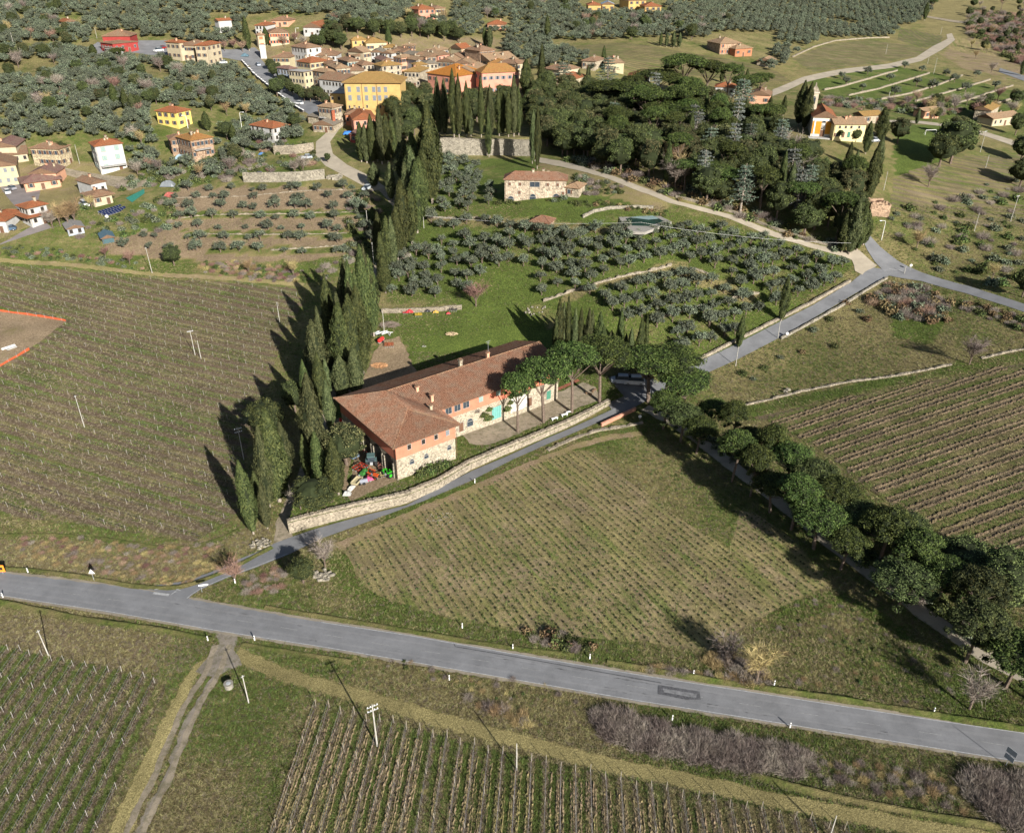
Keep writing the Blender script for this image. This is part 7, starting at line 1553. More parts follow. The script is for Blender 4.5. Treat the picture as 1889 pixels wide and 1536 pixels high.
# single round trees near the farm
for bx, by, s, sz, pr, nm, ct, lb in [(583,948,1.0,.85,OAK[0],'holm_oak','oak tree','dark round holm oak at the left end of the retaining wall'),(640,858,1.15,1.0,OAK[3],'holm_oak','oak tree','large grey green tree over the machine yard'),(560,1075,.62,.50,OAK[1],'holm_oak','round bush','dark round bush tree at the lane corner by the white stones'),
   (494,800,1.0,.95,OAK[2],'holm_oak','oak tree','dark evergreen hidden behind the avenue cypresses'),(545,760,.8,.8,OAK[1],'holm_oak','oak tree','evergreen in the shade left of the avenue'),(322,490,.72,.72,OAK[0],'holm_oak','oak tree','round dark tree above the west vineyard next to the leaning pole'),(605,300,.35,.35,OAK[1],'holm_oak','oak tree','round bush at the village bend'),
   (545,238,.7,.7,OAK[0],'holm_oak','oak tree','round green tree right of the orange roofed cottage'),(512,178,.9,.9,OAK[2],'holm_oak','oak tree','green round tree below the village street wall'),(1275,75,.9,.9,OAK[1],'holm_oak','oak tree','dark round tree above the sloping vineyard'),(1165,74,.8,.8,OAK[0],'holm_oak','oak tree','dark round tree at the top edge of the sloping vineyard'),
   (1724,205,.8,.75,OAK[1],'holm_oak','oak tree','round dark tree behind the pinkish shed'),(1752,302,1.9,1.7,OAK[0],'holm_oak','oak tree','huge dark tree shading the football meadow'),(1732,308,1.3,1.3,OAK[2],'holm_oak','oak tree','dark tree left of the huge meadow tree'),(1655,265,1.0,1.0,OAK[3],'holm_oak','oak tree','tree left of the football meadow'),(1762,255,1.0,.9,OAK[3],'holm_oak','oak tree','round tree at the upper right of the football meadow'),
   (1882,300,1.1,1.1,OAK[0],'holm_oak','oak tree','dark tree at the right edge above the slope'),(1880,345,1.1,1.1,OAK[2],'holm_oak','oak tree','dark tree at the right edge, lower one'),(1872,250,.9,.9,OAK[1],'holm_oak','oak tree','dark tree at the right edge below the farm'),(1885,548,.8,.8,OAK[1],'holm_oak','oak tree','dark bush tree at the right end of the hill road'),(1545,258,.55,.5,OAK[0],'holm_oak','oak tree','round clipped tree under the rectory wall'),(1578,262,.5,.45,OAK[1],'holm_oak','oak tree','bushy tree at the rectory right corner'),
   (120,300,.75,.8,OAK[1],'holm_oak','oak tree','green tree between the tan farmhouse and the tall white house'),(420,258,.8,.8,OAK[0],'holm_oak','oak tree','bushy tree right of the balcony farmhouse'),(436,300,.8,.75,OAK[3],'holm_oak','oak tree','tree above the green garden of the lower left'),(224,130,.8,.8,PINE[0],'stone_pine','stone pine','umbrella pine below the red wing'),(1846,22,1,1,PINE[0],'stone_pine','stone pine','umbrella pine far up at the right'),(1718,22,.8,.8,PINE[1],'stone_pine','stone pine','small umbrella pine beside the far lane')]:
    x, y = G(bx, by); tree(nm, ct, pr, x, y, s, lb, None, sz=sz)
# street trees of the village
for i, (bx, by) in enumerate([(532,168),(505,144),(523,160),(600,196),(540,176),(552,182),(562,187),(573,188),(582,184),(590,188),(500,130),(512,138),(520,150)]):
    x, y = GE(bx, by); tree('street_tree', 'tree', OAK[i % 4], x, y, .62, 'round green tree along the village street, %s on the house side' % ORD[i], 'street trees of the village', sz=.62)
# ---- the wood
WOOD = [(985,185),(1060,190),(1130,195),(1300,205),(1400,240),(1450,285),(1500,325),(1550,350),(1585,385),(1580,440),(1545,462),(1500,445),(1430,420),(1350,389),(1248,360),(1185,335),(1110,308),(1040,290),(1000,275),(985,240)]
wp = spread([WOOD], 5.9, seed=11); print('wood', len(wp)); kinds = {}
random.shuffle(wp); wp = wp[:300]
wp.sort(key=lambda p: (round(p[4] / 22), p[3])); rowc = {}
for (x, y, z, px_, py_, j) in wp:
    r = random.random(); rb = round(py_ / 22); rowc[rb] = rowc.get(rb, -1) + 1
    where = '%s from the left in the %s band of the park wood' % (o_(rowc[rb]), o_(rb - 8))
    if px_ < 1120: r = .2 + r * .2
    if r < .55: tree('holm_oak', 'oak tree', OAK[random.randrange(4)], x, y, random.uniform(.95, 1.4), 'dark evergreen oak, ' + where, 'trees of the park wood', sz=random.uniform(.95, 1.35))
    elif r < .74: tree('stone_pine', 'stone pine', (PINE + PINEF)[random.randrange(8)], x, y, random.uniform(.85, 1.25), 'green domed pine, ' + where, 'trees of the park wood', sz=random.uniform(1.0, 1.3))
    elif r < .86: tree('cedar', 'cedar', CEDAR[random.randrange(2)], x, y, random.uniform(1.0, 1.35), 'grey blue layered cedar, ' + where, 'trees of the park wood', sz=random.uniform(1.0, 1.3))
    elif r < .95: tree('bare_tree', 'bare tree', BARE[random.randrange(3)], x, y, random.uniform(1.5, 2.1), 'leafless pale branched tree, ' + where, 'trees of the park wood')
    else: tree('cypress', 'cypress', CYP[random.randrange(5)], x, y, 1.0, 'narrow cypress, ' + where, 'trees of the park wood', sz=random.uniform(.9, 1.1))
for bx, by, s, lb in [(1038,180,1.7,'wide blue cedar left behind the park'),(1120,165,1.6,'wide blue cedar below the lone cypress'),(1365,212,1.6,'blue green cedar in front of the red roofed white house')]:
    x, y = GE(bx, by); tree('cedar', 'cedar', CEDAR[0], x, y, s, lb, None, sz=s * .75)
for i, (bx, by, ty, rp) in enumerate([(1210,190,130,34),(1255,188,102,30),(1300,186,112,26),(1340,190,118,22),(1400,190,135,16),(1370,200,140,22),(1125,215,150,34),(1165,225,152,34),(1260,240,158,30),(1190,250,165,30),(1260,250,190,36),(1262,352,295,20),(1310,360,300,26),(1330,372,310,24)]): pine(bx, by, ty, rp, 'domed green pine over the park wood, %s listed from the upper left' % ORD[i], 'domed pines of the park', f=E0)
oakv = [(715,205),(725,225),(740,240),(748,215),(760,230),(770,205),(778,235),(790,215),(800,235),(757,195),(742,190),(785,190),(812,222),(830,220),(856,222),(880,225),(915,225),(940,225),(960,215),(730,262),(752,262),(765,250),(870,205),(900,205),(930,200),(978,220),(990,205)]
for i, (bx, by) in enumerate(oakv):
    x, y = GE(bx, by); tree('holm_oak', 'oak tree', OAK[i % 4], x, y, random.uniform(.9, 1.2), 'dark oak between the palazzo and the park cypresses, %s from the top left' % o_(i), 'oaks around the palazzo park', sz=random.uniform(.9, 1.15))
for i, (bx, by) in enumerate([(615,85),(630,92),(600,80),(625,75),(612,68),(690,70),(720,68),(740,70),(700,62),(760,68),(660,62),(640,60),(790,72),(820,76),(845,78),(800,66),(835,70),(770,60)]):
    x, y = GE(bx, by); tree('holm_oak', 'oak tree', OAK[i % 4], x, y, random.uniform(.8, 1.1), 'dark oak on the upper rim of the village, %s from the left group' % o_(i), 'oaks above the village', sz=random.uniform(.8, 1.1))
# ---- olives
OG = [(705,478),(745,470),(800,440),(790,405),(905,408),(960,425),(1050,425),(1130,432),(1190,436),(1250,412),(1320,420),(1400,440),(1480,472),(1560,492),(1575,505),(1500,545),(1420,585),(1345,625),(1282,660),(1240,640),(1190,600),(1160,600),(1110,575),(1040,545),(1000,555),(985,530),(940,540),(900,545),(860,548),(790,556),(705,545)]
clear = [[(1000,556),(1120,515),(1240,478),(1250,492),(1120,530),(1020,560)],[(740,440),(900,425),(980,430),(900,440),(760,452)],[(1375,535),(1420,540),(1415,560),(1370,556)],[(1270,488),(1330,500),(1330,520),(1275,508)],[(890,510),(980,500),(985,545),(900,545)]]
OG2 = [(812,300),(880,305),(905,345),(912,395),(800,400),(808,350)]
allol = []
r2 = spread([OG], 4.6, clear, 21, H, jit=.27, rows=rad(28)) + spread([OG2], 5.2, [], 22, H, jit=.3, rows=rad(20))
LT_ = [(350,345),(640,345),(685,360),(685,475),(560,482),(330,482),(200,470),(250,440),(310,420),(310,370)]
left_o = spread([LT_], 6.6, [], 23, H, jit=.45, rows=rad(-6))
used = 0
def olive_group(P, where, group, smin, smax, lim):
    P = sorted(P, key=lambda p: (-round(p[4] / 14), p[3])); rc = {}; bands = []; out = 0
    for (x, y, z, px_, py_, j) in P:
        b_ = round(py_ / 14)
        if b_ not in bands: bands.append(b_)
        rc[b_] = rc.get(b_, -1) + 1
        if out >= lim: REST.append((x, y, z)); continue
        s = random.uniform(smin, smax); out += 1
        tree('olive_tree', 'olive tree', OLV[random.randrange(4)], x, y, s, 'grey olive, %s from the left in the %s line up the %s' % (o_(rc[b_]), o_(bands.index(b_)), where), group, sz=s * random.uniform(.85, 1.1))
REST = []
print('olives', len(r2), len(left_o))
olive_group(r2, 'grove below the pool', 'olive trees of the grove below the pool', .75, 1.15, 215); olive_group(left_o, 'ploughed plot', 'olive trees of the ploughed plot', .5, 1.05, 84)
ro = [(1500,610),(1530,590),(1560,560),(1585,575),(1540,640),(1600,590),(1440,660),(1410,680),(1480,650),(1390,700),(1370,690)]
for i, (bx, by) in enumerate(ro):
    x, y = GE(bx, by); bush(['olive', 'dark', 'brown'][i % 3], x, y, random.uniform(.8, 1.4), 'small shrub on the slope below the climbing lane, %s from the lane fork' % ORD[i], 'shrubs on the slope below the climbing lane', name='shrub')
for i, (bx, by) in enumerate([(1552,146),(1600,138),(1668,128),(1700,133),(1640,150),(1745,141),(1690,160),(1760,152),(1800,143),(1720,165),(1590,168),(1780,170),(1835,165),(1650,176),(1560,158)]):
    x, y = GE(bx, by); tree('olive_tree', 'olive tree', OLV[i % 4], x, y, random.uniform(.9, 1.3), 'small olive tree on the green terraced meadow, %s listed from the upper left' % ORD[i], 'olive trees of the terraced meadow')
proto_o = [o for o in S.objects if o.name.startswith('crown') and o.data.name.startswith('olive_crown')]
src = []; seen = set()
for o in proto_o:
    if o.data.name not in seen: seen.add(o.data.name); src.append(o)
FAR1 = [(-400,-60),(700,-60),(760,20),(700,62),(560,48),(430,70),(300,70),(160,82),(-400,90)]
FAR2 = [(-400,95),(165,92),(175,108),(300,112),(430,122),(500,180),(560,215),(540,225),(460,215),(400,200),(270,215),(275,250),(220,255),(100,262),(30,262),(-400,255)]
FAR3 = [(700,-60),(1700,-60),(1720,20),(1690,45),(1655,50),(1650,70),(1520,72),(1460,105),(1430,140),(1400,120),(1330,72),(1180,72),(1050,80),(1000,100),(960,60),(860,70),(760,60)]
FAR4 = [(1000,60),(1045,92),(1085,110),(1100,135),(990,130),(930,100),(930,60)]
houses_ex = [[(172,62),(264,62),(264,112),(172,112)],[(300,78),(425,78),(425,128),(300,128)],[(278,200),(362,200),(362,234),(278,234)],[(290,255),(402,255),(402,305),(290,305)],[(440,120),(600,190),(560,225),(520,190),(440,130)],[(150,262),(236,262),(236,326),(150,326)],[(765,0),(835,0),(835,40),(765,40)],[(890,36),(945,36),(945,60),(890,60)],[(1070,-5),(1230,-5),(1230,26),(1070,26)],[(1310,62),(1430,62),(1430,120),(1310,120)],[(385,28),(430,28),(430,62),(385,62)],[(455,30),(600,30),(600,85),(455,85)],[(110,32),(150,32),(150,52),(110,52)],[(20,262),(140,262),(140,320),(20,320)],[(270,120),(330,150),(300,165),(260,140)]]
FAR5 = [(100,262),(280,250),(290,310),(440,225),(560,225),(560,260),(440,300),(430,330),(300,330),(240,325),(240,262)]
FAR6 = [(265,78),(300,70),(420,72),(440,92),(420,92),(310,72)]
fp = spread([FAR1], 4.6, houses_ex, 31, jit=.38, rows=rad(12)) + spread([FAR3], 5.0, houses_ex, 36, jit=.26, rows=rad(72)) + spread([FAR2], 4.6, houses_ex, 32, jit=.4, rows=rad(-20)) + spread([FAR4], 5.5, houses_ex, 33) + spread([FAR5], 5.4, houses_ex, 34) + spread([FAR6], 5, [], 35)
mask = [p for p in fp if random.random() > .04 and math.sin(p[0] * .043 + p[1] * .02) + math.sin(p[1] * .05 - p[0] * .013) > -1.75]
print('far olives', len(mask))
PO = np.array([(p[0], p[1], p[2]) for p in mask] + REST); sc = np.random.RandomState(5).uniform(.85, 1.4, (len(PO), 1)) * np.array([[1, 1, .95]])
stuff_instances('olive_groves', PO, sc, src[:4], 'dense grey green olive groves covering the far hillside', 'olive grove', 8)
# hedgerow and copse trees far off
ck_ = [('holm_oak', OAK, 'oak tree'), ('bare_tree', BARE, 'bare tree')]
SP = [(-20,10,150,120,34,'upper left hillside'),(20,120,260,110,26,'left hillside olives'),(255,120,170,95,18,'slope below the apartment house'),(560,0,500,45,26,'olives above the village'),(1060,40,300,34,22,'hedge above the sloping vineyard'),(1780,-10,120,120,52,'right upper valley'),(1640,190,240,34,26,'bushy strip behind the football meadow'),(560,60,60,30,6,'slope behind the white gabled house')]
for bx, by, w_, h_, n, wh in SP:
    q_ = sorted((bx + random.random() * w_, by + random.random() * h_, random.random()) for i in range(n)); ce = cb_ = 0
    for X, Y, k in q_:
        if any(inpoly(X, Y, P) for P in houses_ex): continue
        x, y = GE(X, Y)
        if k < .5: tree('holm_oak', 'tree', OAK[random.randrange(4)], x, y, random.uniform(.5, .85), 'rounded evergreen on the %s, %s from the left' % (wh, o_(ce)), 'evergreen trees of the ' + wh, sz=random.uniform(.5, .8)); ce += 1
        else: tree('bare_tree', 'bare tree', BARE[random.randrange(4)], x, y, random.uniform(.9, 1.4), 'leafless brownish tree on the %s, %s from the left' % (wh, o_(cb_)), 'bare trees of the ' + wh); cb_ += 1
# bare trees with a place of their own
for bx, by, s, k, lb in [(128,420,1.6,2,'bare ochre poplar in the lower left gardens, first of four'),(112,418,1.5,2,'bare ochre poplar in the lower left gardens, second of four'),(140,415,1.7,2,'bare ochre poplar in the lower left gardens, third of four'),(98,422,1.3,0,'bare grey poplar in the lower left gardens, fourth of four'),(542,510,1.0,2,'golden bare bush tree above the west vineyard by the avenue'),(460,505,.9,2,'yellowish bare tree above the field edge'),(878,565,1.6,3,'reddish bare tree behind the lawn wall'),(240,488,1.0,3,'reddish bare shrub tree on the bank left of the leaning pole'),(195,475,.8,3,'small reddish bare tree at the lower left bank'),
   (1395,1258,1.4,2,'ochre bare bush on the verge above the main road'),(1340,1225,1.1,0,'dark bare thicket tree below the young vineyard'),(1788,1308,1.3,0,'pale bare tree on the lower right meadow'),(435,1075,1.0,3,'reddish bare tree beside the lane corner'),(600,1045,1.1,0,'bare forked tree beside the white stone heap'),(558,958,1.0,0,'small bare tree at the end of the retaining wall'),(560,320,1.3,0,'bare grey tree at the village track'),(545,322,1.1,0,'bare tree left of the village track tree'),(170,380+5,.9,2,'bare tree beside the bungalow drive'),(262,270,1.2,2,'brown leafless tree right of the tall white house'),(245,262,1.2,0,'tall bare tree behind the tall white house'),(255,325,1.1,0,'bare grey tree below the tall white house'),(278,315,1.1,3,'purple grey bare tree left of the balcony farmhouse'),(295,318,1.0,0,'bare shrub tree below the balcony farmhouse'),(425,320,1.2,0,'round grey bare tree in the green garden'),(370,330,1.1,2,'yellowish bare tree in the green garden'),(455,215,1.1,2,'bare ochre tree at the foot of the street wall'),
   (775,68,2.0,0,'large pale bare tree at the upper village rim'),(415,95,1.2,3,'bare reddish avenue tree near the car park, left'),(432,92,1.2,3,'bare reddish avenue tree near the car park, middle'),(448,96,1.2,3,'bare reddish avenue tree near the car park, right'),(525,86,1.3,3,'bare pinkish tree in front of the school, left'),(545,80,1.3,3,'bare pinkish tree in front of the school, right'),(1840,185,1.4,3,'bare reddish tree left of the right edge farm'),(1800,215,1.4,3,'bare reddish tree beside the right edge farmhouse'),(1712,345,1.5,0,'large grey bare tree on the right slope'),(1788,672,1.4,0,'round grey bare bush breaking the pale stone wall'),(1690,460,1.2,2,'cut pale tree trunk on the right slope'),(1830,515,.9,2,'ochre bare shrub near the hill road'),(1265,292,2.0,0,'white branched bare tree in the middle of the wood'),(1300,310,1.8,0,'pale bare tree right of the white branched one'),(1690,190,1.2,3,'bare pinkish tree at the terrace meadow'),(1828,135,1.2,0,'bare tree at the east lane')]:
    x, y = GE(bx, by); tree('bare_tree', 'bare tree', BARE[k], x, y, s, lb, None)
# bushes and thickets
def thicket(name, P, sp_, kinds_, s0, s1, label, cat, seed, sz=1.0, f=E0):
    pts_ = spread([P], sp_, [], seed, f, jit=.5); 
    if not pts_: return
    key = kinds_; src_ = []
    for k in dict.fromkeys(kinds_):
        p = pts_.pop(); o = bush(k, p[0], p[1], (s0 + s1) / 2, 'single %s plant in: %s' % ({'scrub': 'grey twiggy', 'brown': 'brown leaved', 'red': 'reddish twiggy', 'ochre': 'straw coloured', 'green': 'green', 'dark': 'dark green', 'olive': 'grey green'}[k], label), None, name='shrub', cat='shrub'); src_.append(o)
        if not pts_: return
    a = np.array([(p[0], p[1], p[2] - .05) for p in pts_]); sc_ = np.random.RandomState(seed).uniform(s0, s1, (len(a), 1)) * np.array([[1, 1, sz]]); stuff_instances(name, a, sc_, src_, label, cat, seed)
thicket('bramble_hedge', [(1085,1312),(1130,1318),(1250,1345),(1330,1360),(1420,1375),(1500,1395),(1480,1430),(1380,1425),(1250,1400),(1140,1375),(1090,1345)], 1.0, ('scrub',), .8, 1.5, 'long brown bramble hedge between main road and grass track', 'hedge', 41)
thicket('bramble_hedge', [(1780,1430),(1889,1440),(2000,1450),(2000,1560),(1860,1530),(1790,1480)], 1.0, ('scrub',), .9, 1.6, 'dark bramble mass in the lower right corner', 'hedge', 42)
thicket('bramble_patch', [(860,1285),(920,1300),(1000,1330),(960,1345),(890,1320)], 1.3, ('scrub', 'ochre'), .6, 1.1, 'grey bramble patch on the bank below the main road', 'brambles', 43)
thicket('bramble_patch', [(965,1160),(1010,1160),(1100,1195),(1060,1205),(980,1180)], 1.2, ('brown', 'scrub', 'dark'), .6, 1.2, 'dark bushes below the young vineyard', 'bushes', 44)
thicket('thorn_thicket', [(1640,520),(1700,530),(1760,560),(1745,600),(1690,590),(1640,585),(1600,560)], 2.0, ('red', 'brown', 'scrub', 'olive'), .9, 2.0, 'reddish brown thorn thicket on the lane fork', 'thicket', 45)
thicket('thorn_thicket', [(1760,548),(1889,585),(2000,620),(1990,640),(1880,610),(1760,566)], 1.6, ('dark', 'brown', 'scrub'), .7, 1.3, 'dark scrub on the bank below the hill road', 'scrub', 46)
thicket('purple_brush', [(30,992),(150,992),(290,1010),(390,1000),(420,1010),(350,1050),(250,1070),(150,1050),(30,1030)], 1.5, ('scrub', 'red', 'ochre'), .35, .75, 'low purple brown brush on the bank above the main road', 'brush', 47, .8)
thicket('straw_grass', [(250,1070),(330,1060),(400,1030),(430,1020),(440,1035),(350,1075),(280,1082)], .9, ('ochre',), .35, .6, 'straw coloured dry grass along the ditch at the lane corner', 'dry grass', 48, .9)
thicket('bank_brush', [(360,485),(430,480),(560,500),(580,520),(470,520),(380,505)], 1.6, ('scrub', 'ochre', 'red', 'green'), .5, 1.1, 'brown brush on the bank above the west vineyard', 'brush', 49)
thicket('bank_brush', [(-50,452),(60,455),(180,470),(270,490),(270,500),(150,485),(-50,470)], 2.0, ('green', 'red', 'olive'), .5, 1.1, 'green and reddish plants at the field edge', 'brush', 50)
thicket('garden_shrubs', [(430,262),(560,262),(600,300),(500,318),(440,318)], 4.0, ('olive', 'scrub', 'dark', 'red'), .8, 1.9, 'garden shrubs above the tall garden wall', 'shrubs', 67)
thicket('garden_shrubs', [(640,340),(700,352),(700,400),(680,470),(640,500),(600,520),(560,505),(640,470)], 3.0, ('olive', 'scrub', 'dark'), .8, 1.8, 'shrubs in the shade left of the cypress avenue', 'shrubs', 68)
thicket('garden_shrubs', [(230,395),(330,345),(330,420),(240,440),(130,440),(120,425)], 3.4, ('olive', 'green', 'scrub', 'dark'), .8, 1.8, 'mixed allotment shrubs', 'shrubs', 51)
thicket('garden_shrubs', [(110,345),(150,350),(150,395),(240,330),(300,300),(440,270),(470,300),(430,335),(250,345),(200,360),(120,345)], 3.3, ('olive', 'scrub', 'dark', 'scrub', 'green'), .9, 2.0, 'garden shrubs between the lower left houses', 'shrubs', 52)
thicket('hedge_row', [(1050,372),(1110,370),(1170,382),(1230,390),(1230,400),(1170,390),(1110,380),(1060,384)], 1.8, ('brown', 'green', 'dark'), .7, 1.2, 'brown and green clipped shrubs above the pool', 'hedge', 53)
thicket('garden_shrubs', [(1060,320),(1150,345),(1160,362),(1080,360),(1040,372),(980,372),(920,385),(920,376),(1010,366),(1060,350)], 2.2, ('green', 'olive', 'scrub', 'dark'), .7, 1.4, 'garden shrubs around the long farmhouse', 'shrubs', 54)
thicket('lower_meadow_brush', [(1330,1205),(1400,1230),(1420,1262),(1340,1250),(1290,1215)], 1.0, ('scrub', 'ochre'), .6, 1.2, 'ochre and grey brush beside the ditch above the main road', 'brush', 55)
thicket('reed_bank', [(1180,1240),(1300,1250),(1420,1272),(1410,1262),(1300,1240),(1200,1225)], .9, ('ochre', 'scrub'), .4, .8, 'straw coloured reeds along the ditch above the main road', 'reeds', 56)
thicket('weed_bank', [(700,1210),(1080,1275),(1080,1300),(900,1290),(720,1235)], 1.9, ('ochre', 'green', 'scrub'), .25, .55, 'low weeds on the bank below the main road', 'weeds', 57)
thicket('weed_bank', [(1500,1395),(1780,1440),(1780,1500),(1500,1440)], 1.3, ('ochre', 'scrub'), .4, .9, 'dry tall weeds between main road and grass track at the right', 'weeds', 58)
thicket('lane_brush', [(440,1070),(520,1045),(530,1080),(500,1100),(450,1095)], 1.2, ('red', 'scrub'), .5, .9, 'reddish brush inside the lane corner', 'brush', 59)
thicket('meadow_weeds', [(1400,1135),(1545,1095),(1700,1190),(1889,1320),(1700,1300),(1450,1262)], 2.3, ('ochre', 'scrub', 'green'), .25, .6, 'dry weeds on the meadow left of the pine avenue', 'weeds', 60, .7)
thicket('slope_brush', [(1625,400),(1889,320),(1889,540),(1800,520),(1700,490),(1640,440)], 5.0, ('olive', 'scrub', 'olive', 'green'), .8, 2.2, 'scattered grey green shrubs on the right slope', 'shrubs', 61)
thicket('church_brush', [(1500,195),(1640,208),(1760,215),(1790,200),(1690,195),(1560,180),(1500,180)], 4.0, ('olive', 'scrub', 'red', 'dark'), 1.0, 2.0, 'mixed shrubs behind the church', 'shrubs', 62)
thicket('wood_edge', [(1040,298),(1110,315),(1180,342),(1248,368),(1350,395),(1430,428),(1500,450),(1550,466),(1560,450),(1480,425),(1350,375),(1200,325),(1080,290)], 3.0, ('dark', 'olive', 'scrub', 'brown'), 1.0, 2.0, 'undergrowth along the lower edge of the wood', 'undergrowth', 63)
thicket('field_weeds', [(1085,836),(1185,803),(1260,872),(1380,945),(1366,946),(1343,1004),(1260,950),(1170,886)], 1.5, ('green', 'ochre'), .18, .42, 'leafy weeds covering the unplanted strip beside the pine avenue', 'weeds', 64, .6)
thicket('avenue_undergrowth', [(1225,760),(1300,800),(1380,850),(1470,905),(1560,985),(1660,1062),(1740,1118),(1889,1215),(1889,1245),(1790,1185),(1690,1112),(1620,1062),(1520,985),(1420,905),(1330,835),(1240,775)], 2.2, ('dark', 'scrub', 'dark', 'olive'), .8, 1.9, 'dark undergrowth beside the pine avenue', 'undergrowth', 66)
thicket('valley_scrub', [(1790,20),(1889,30),(2000,40),(2000,140),(1889,125),(1850,105),(1820,80),(1780,60)], 4.5, ('scrub', 'red', 'dark'), 1.5, 3.2, 'brown winter scrub in the upper right valley', 'scrub', 69)
thicket('wisteria', [(800,850),(828,838),(824,852),(808,862)], .8, ('green',), .4, .6, 'climbing shrub at the building foot', 'shrub', 65)
for i, (lx, s) in enumerate([(4.3, 1.0), (5.5, 1.25), (6.8, 1.35), (8.0, 1.3), (9.2, 1.2), (10.4, 1.05), (11.3, .9)]):
    X_ = A[0] + lx * math.cos(thf) + 1.15 * math.sin(thf); Y_ = A[1] + lx * math.sin(thf) - 1.15 * math.cos(thf)
    bush('green', X_, Y_, s, 'leafy green shrub against the lane front of the farm building, %s from the left' % ORD[i], 'shrubs against the farm front', sz=s * 1.45, f=H)
for i, (lx, z_, s) in enumerate([(27, .6, 1.3), (25.8, 1.8, 1.1), (27.2, 2.8, .9), (32, 1.2, 1.2), (33, 2.6, .9), (24.2, 3.4, .7)]):
    o = link('wall_creeper', BUSH['green' if i != 5 else 'scrub'], (A[0] + lx * math.cos(thf) - 7.1 * math.sin(thf), A[1] + lx * math.sin(thf) + 7.1 * math.cos(thf), base + z_), None, thf, (s, .5, s)); tag(o, 'green creeper climbing the yard front of the farm building, %s patch' % ORD[i], 'creeper', 'creepers on the farm building')
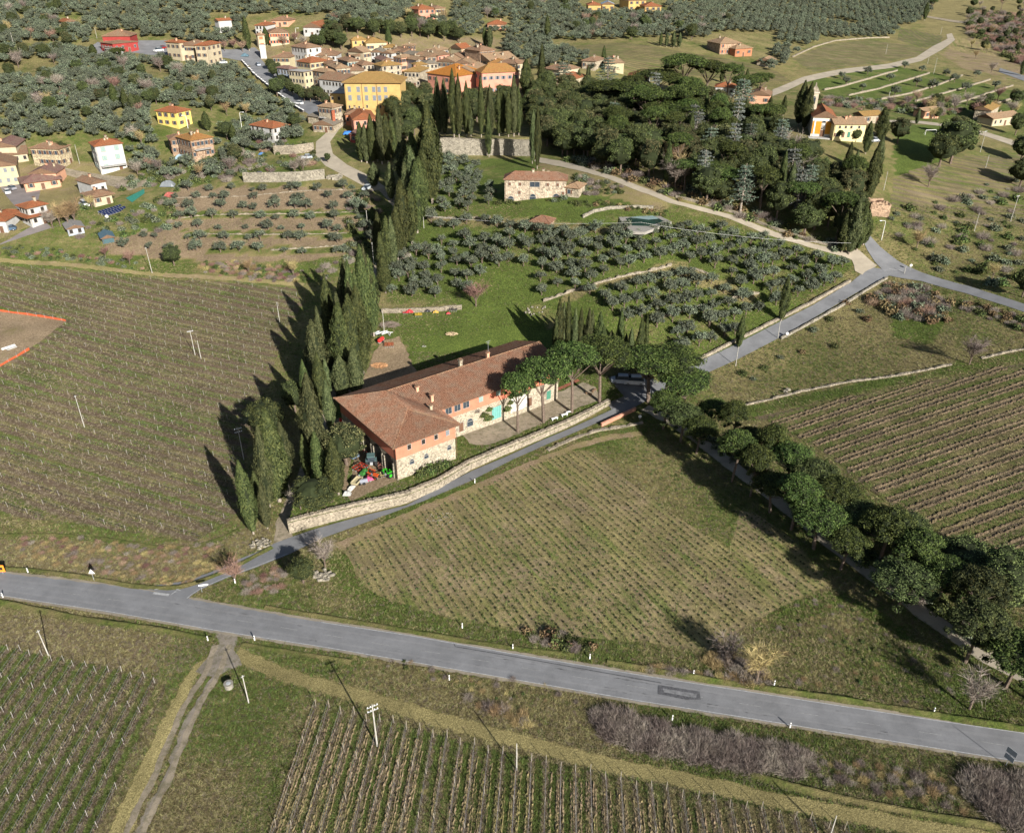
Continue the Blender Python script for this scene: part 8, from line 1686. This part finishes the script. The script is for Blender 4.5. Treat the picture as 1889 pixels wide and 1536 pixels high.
# ------------------------------------------------------------------ grass tufts near the camera
def tufts():
    rs = np.random.RandomState(77); m = foliage('grass_tuft', (.030, .048, .012), (.072, .100, .024), (.155, .185, .052), 1.0); m2 = foliage('straw_tuft', (.058, .050, .024), (.150, .128, .060), (.29, .25, .13), 1.0)
    m3 = foliage('purple_tuft', (.050, .040, .028), (.135, .108, .075), (.26, .215, .155), 1.0)
    def one(mm, seed):
        r = np.random.RandomState(seed); V = []; F = []
        for i in range(16):
            a = r.uniform(0, 6.28); q = r.uniform(0, .32); p = np.array([q * math.cos(a), q * math.sin(a), -.02]); d = np.array([r.normal(0, .12), r.normal(0, .12), r.uniform(.10, .26)]); w_ = np.array([math.cos(a + 1.6), math.sin(a + 1.6), 0]) * .035; k = len(V); V += [p - w_, p + w_, p + d]; F.append((k, k + 1, k + 2))
        return np_mesh('grass_tuft', [(np.array(V), F, mm)])
    x, y = GE(760, 1260); a = tag(link('grass_tuft', one(m, 1), (x, y, E0(x, y) + .04)), 'single green grass tuft on the bank below the main road', 'grass'); a['kind'] = 'stuff'
    b_ = tag(link('grass_tuft', one(m2, 2), (x + 1, y, E0(x + 1, y) + .04)), 'single straw tuft on the bank below the main road', 'grass'); b_['kind'] = 'stuff'
    c_ = tag(link('grass_tuft', one(m3, 3), (x + 2, y, E0(x + 2, y) + .04)), 'single brown dead tuft on the bank below the main road', 'grass'); c_['kind'] = 'stuff'
    n = 520000; Y = 55 + 215 * rs.uniform(0, 1, n) ** 1.35; X = rs.uniform(-1, 1, n) * (Y * .78 + 18); Z = E0n(X, Y)
    zz = Z - CAMZ; dp = Y * cp - zz * sp; px = CX + FPX * X / dp; py = CY + FPX * (-(zz * cp + Y * sp)) / dp
    keep = (px > -60) & (px < 1960) & (py < 1600) & (py > 380)
    def cut(P): 
        nonlocal keep; keep &= ~inpoly_np(X, Y, np.array(P))
    for P in NOTUFT: cut(P)
    cut(YARD); cut(RWo + offset_line(RW, -1)[::-1])
    U = rs.uniform(0, 1, n)
    wn = .5 + .22 * (np.sin(X * .11 + Y * .07) + np.sin(X * .05 - Y * .13 + 2) * .9 + np.sin(X * .31 + 1) * np.sin(Y * .27) * .8) + rs.normal(0, .16, n)
    gp = np.full(n, .42); bp = np.full(n, .12)
    for g, b, Pz in ZONES: mz = inpoly_np(px, py, Pz); gp[mz] = g; bp[mz] = b
    vl = inpoly_np(X, Y, np.array(VLw)); vp = -X * math.sin(rad(158.2)) + Y * math.cos(rad(158.2)); band_ = np.sin(vp * 2 * math.pi / 3.2) * .5 + .5
    rowid = np.floor(vp / 3.2); wr = np.sin(rowid * 12.9898) * 43758.5; wr = wr - np.floor(wr); al = X * math.cos(rad(158.2)) + Y * math.sin(rad(158.2)); wr2 = .5 + .5 * np.sin(al * .06 + rowid * 2.4)
    pick = np.where(wn < (1 - gp * 1.15), 1, 0); pick = np.where(U < bp * .8, 2, pick)
    pick = np.where(vl, np.where(band_ > .62, 2, np.where(wr * .55 + wr2 * .45 + rs.normal(0, .1, n) < .42, 0, np.where(U < .6, 1, 2))), pick)
    for Pw_, an_, sp_ in ((PX(VLL_PX), rad(-90.9), 1.9), (PX(VB_PX), rad(-93.5), 1.9), (VRw, rad(20.5), 3.6)):
        mm_ = inpoly_np(X, Y, np.array(Pw_)); vp = -X * math.sin(an_) + Y * math.cos(an_) - (.4 if an_ == rad(-90.9) else .2 if sp_ < 2 else 1.0); bd = np.cos(vp * 2 * math.pi / sp_) * .5 + .5
        pick = np.where(mm_, np.where(bd > .62, np.where(U < .75, 2, 1), np.where(wn + .1 * np.sin(vp * 1.3) < .62, 0, 1)), pick)
    soil = inpoly_np(X, Y, np.array(VCw)); keep &= ~(soil & (rs.uniform(0, 1, n) < .80)); soil2 = inpoly_np(X, Y, np.array(VRw)); keep &= ~(soil2 & (rs.uniform(0, 1, n) < .4)); keep &= ~(vl & (rs.uniform(0, 1, n) < .25))
    br = inpoly_np(px, py, [(330,345),(640,348),(690,360),(690,420),(640,470),(560,482),(330,480),(200,468)]); keep &= ~(br & (U < .8))
    P = np.stack([X, Y, Z + .04], -1)[keep]; s_ = rs.uniform(.4, 1.15, (len(P), 1)) * np.array([[1.1, 1.1, .85]]); print('tufts', len(P))
    yx = rs.uniform(-45, 35, 42000); yy = rs.uniform(118, 188, 42000); ky = inpoly_np(yx, yy, np.array(YARD)); lx_ = (yx - A[0]) * math.cos(thf) + (yy - A[1]) * math.sin(thf); ly_ = -(yx - A[0]) * math.sin(thf) + (yy - A[1]) * math.cos(thf)
    ky &= ~((lx_ > -.3) & (lx_ < 14.3) & (ly_ > -.3) & (ly_ < 24)) & ~((lx_ > 13) & (lx_ < 47.3) & (ly_ > 7) & (ly_ < 24))
    for Pz in YEX: ky &= ~inpoly_np(yx, yy, np.array(Pz))
    yx, yy = yx[ky], yy[ky]; yz = np.array([H(a1, b1) for a1, b1 in zip(yx, yy)]); m_ = len(yx); u_ = rs.uniform(0, 1, m_) + .25 * np.sin(yx * .4) * np.sin(yy * .33 + 1)
    P = np.concatenate([P, np.stack([yx, yy, yz + .02], -1)]); s_ = np.concatenate([s_, rs.uniform(.5, 1.2, (m_, 1)) * np.array([[1.1, 1.1, .85]])]); pick = np.concatenate([pick[keep], np.where(u_ < .62, 0, np.where(u_ < .85, 1, 2))]); keep = np.ones(len(pick), bool)
    o = stuff_instances('grass', P, s_, [a, b_, c_], 'short mixed green and straw grass on verges and between rows', 'grass', 12)
    o.data.attributes['pick'].data.foreach_set('value', pick[keep].astype(np.int32))
tufts()
print('objects', len(S.objects), 'script', round(time.time() - T0, 1))
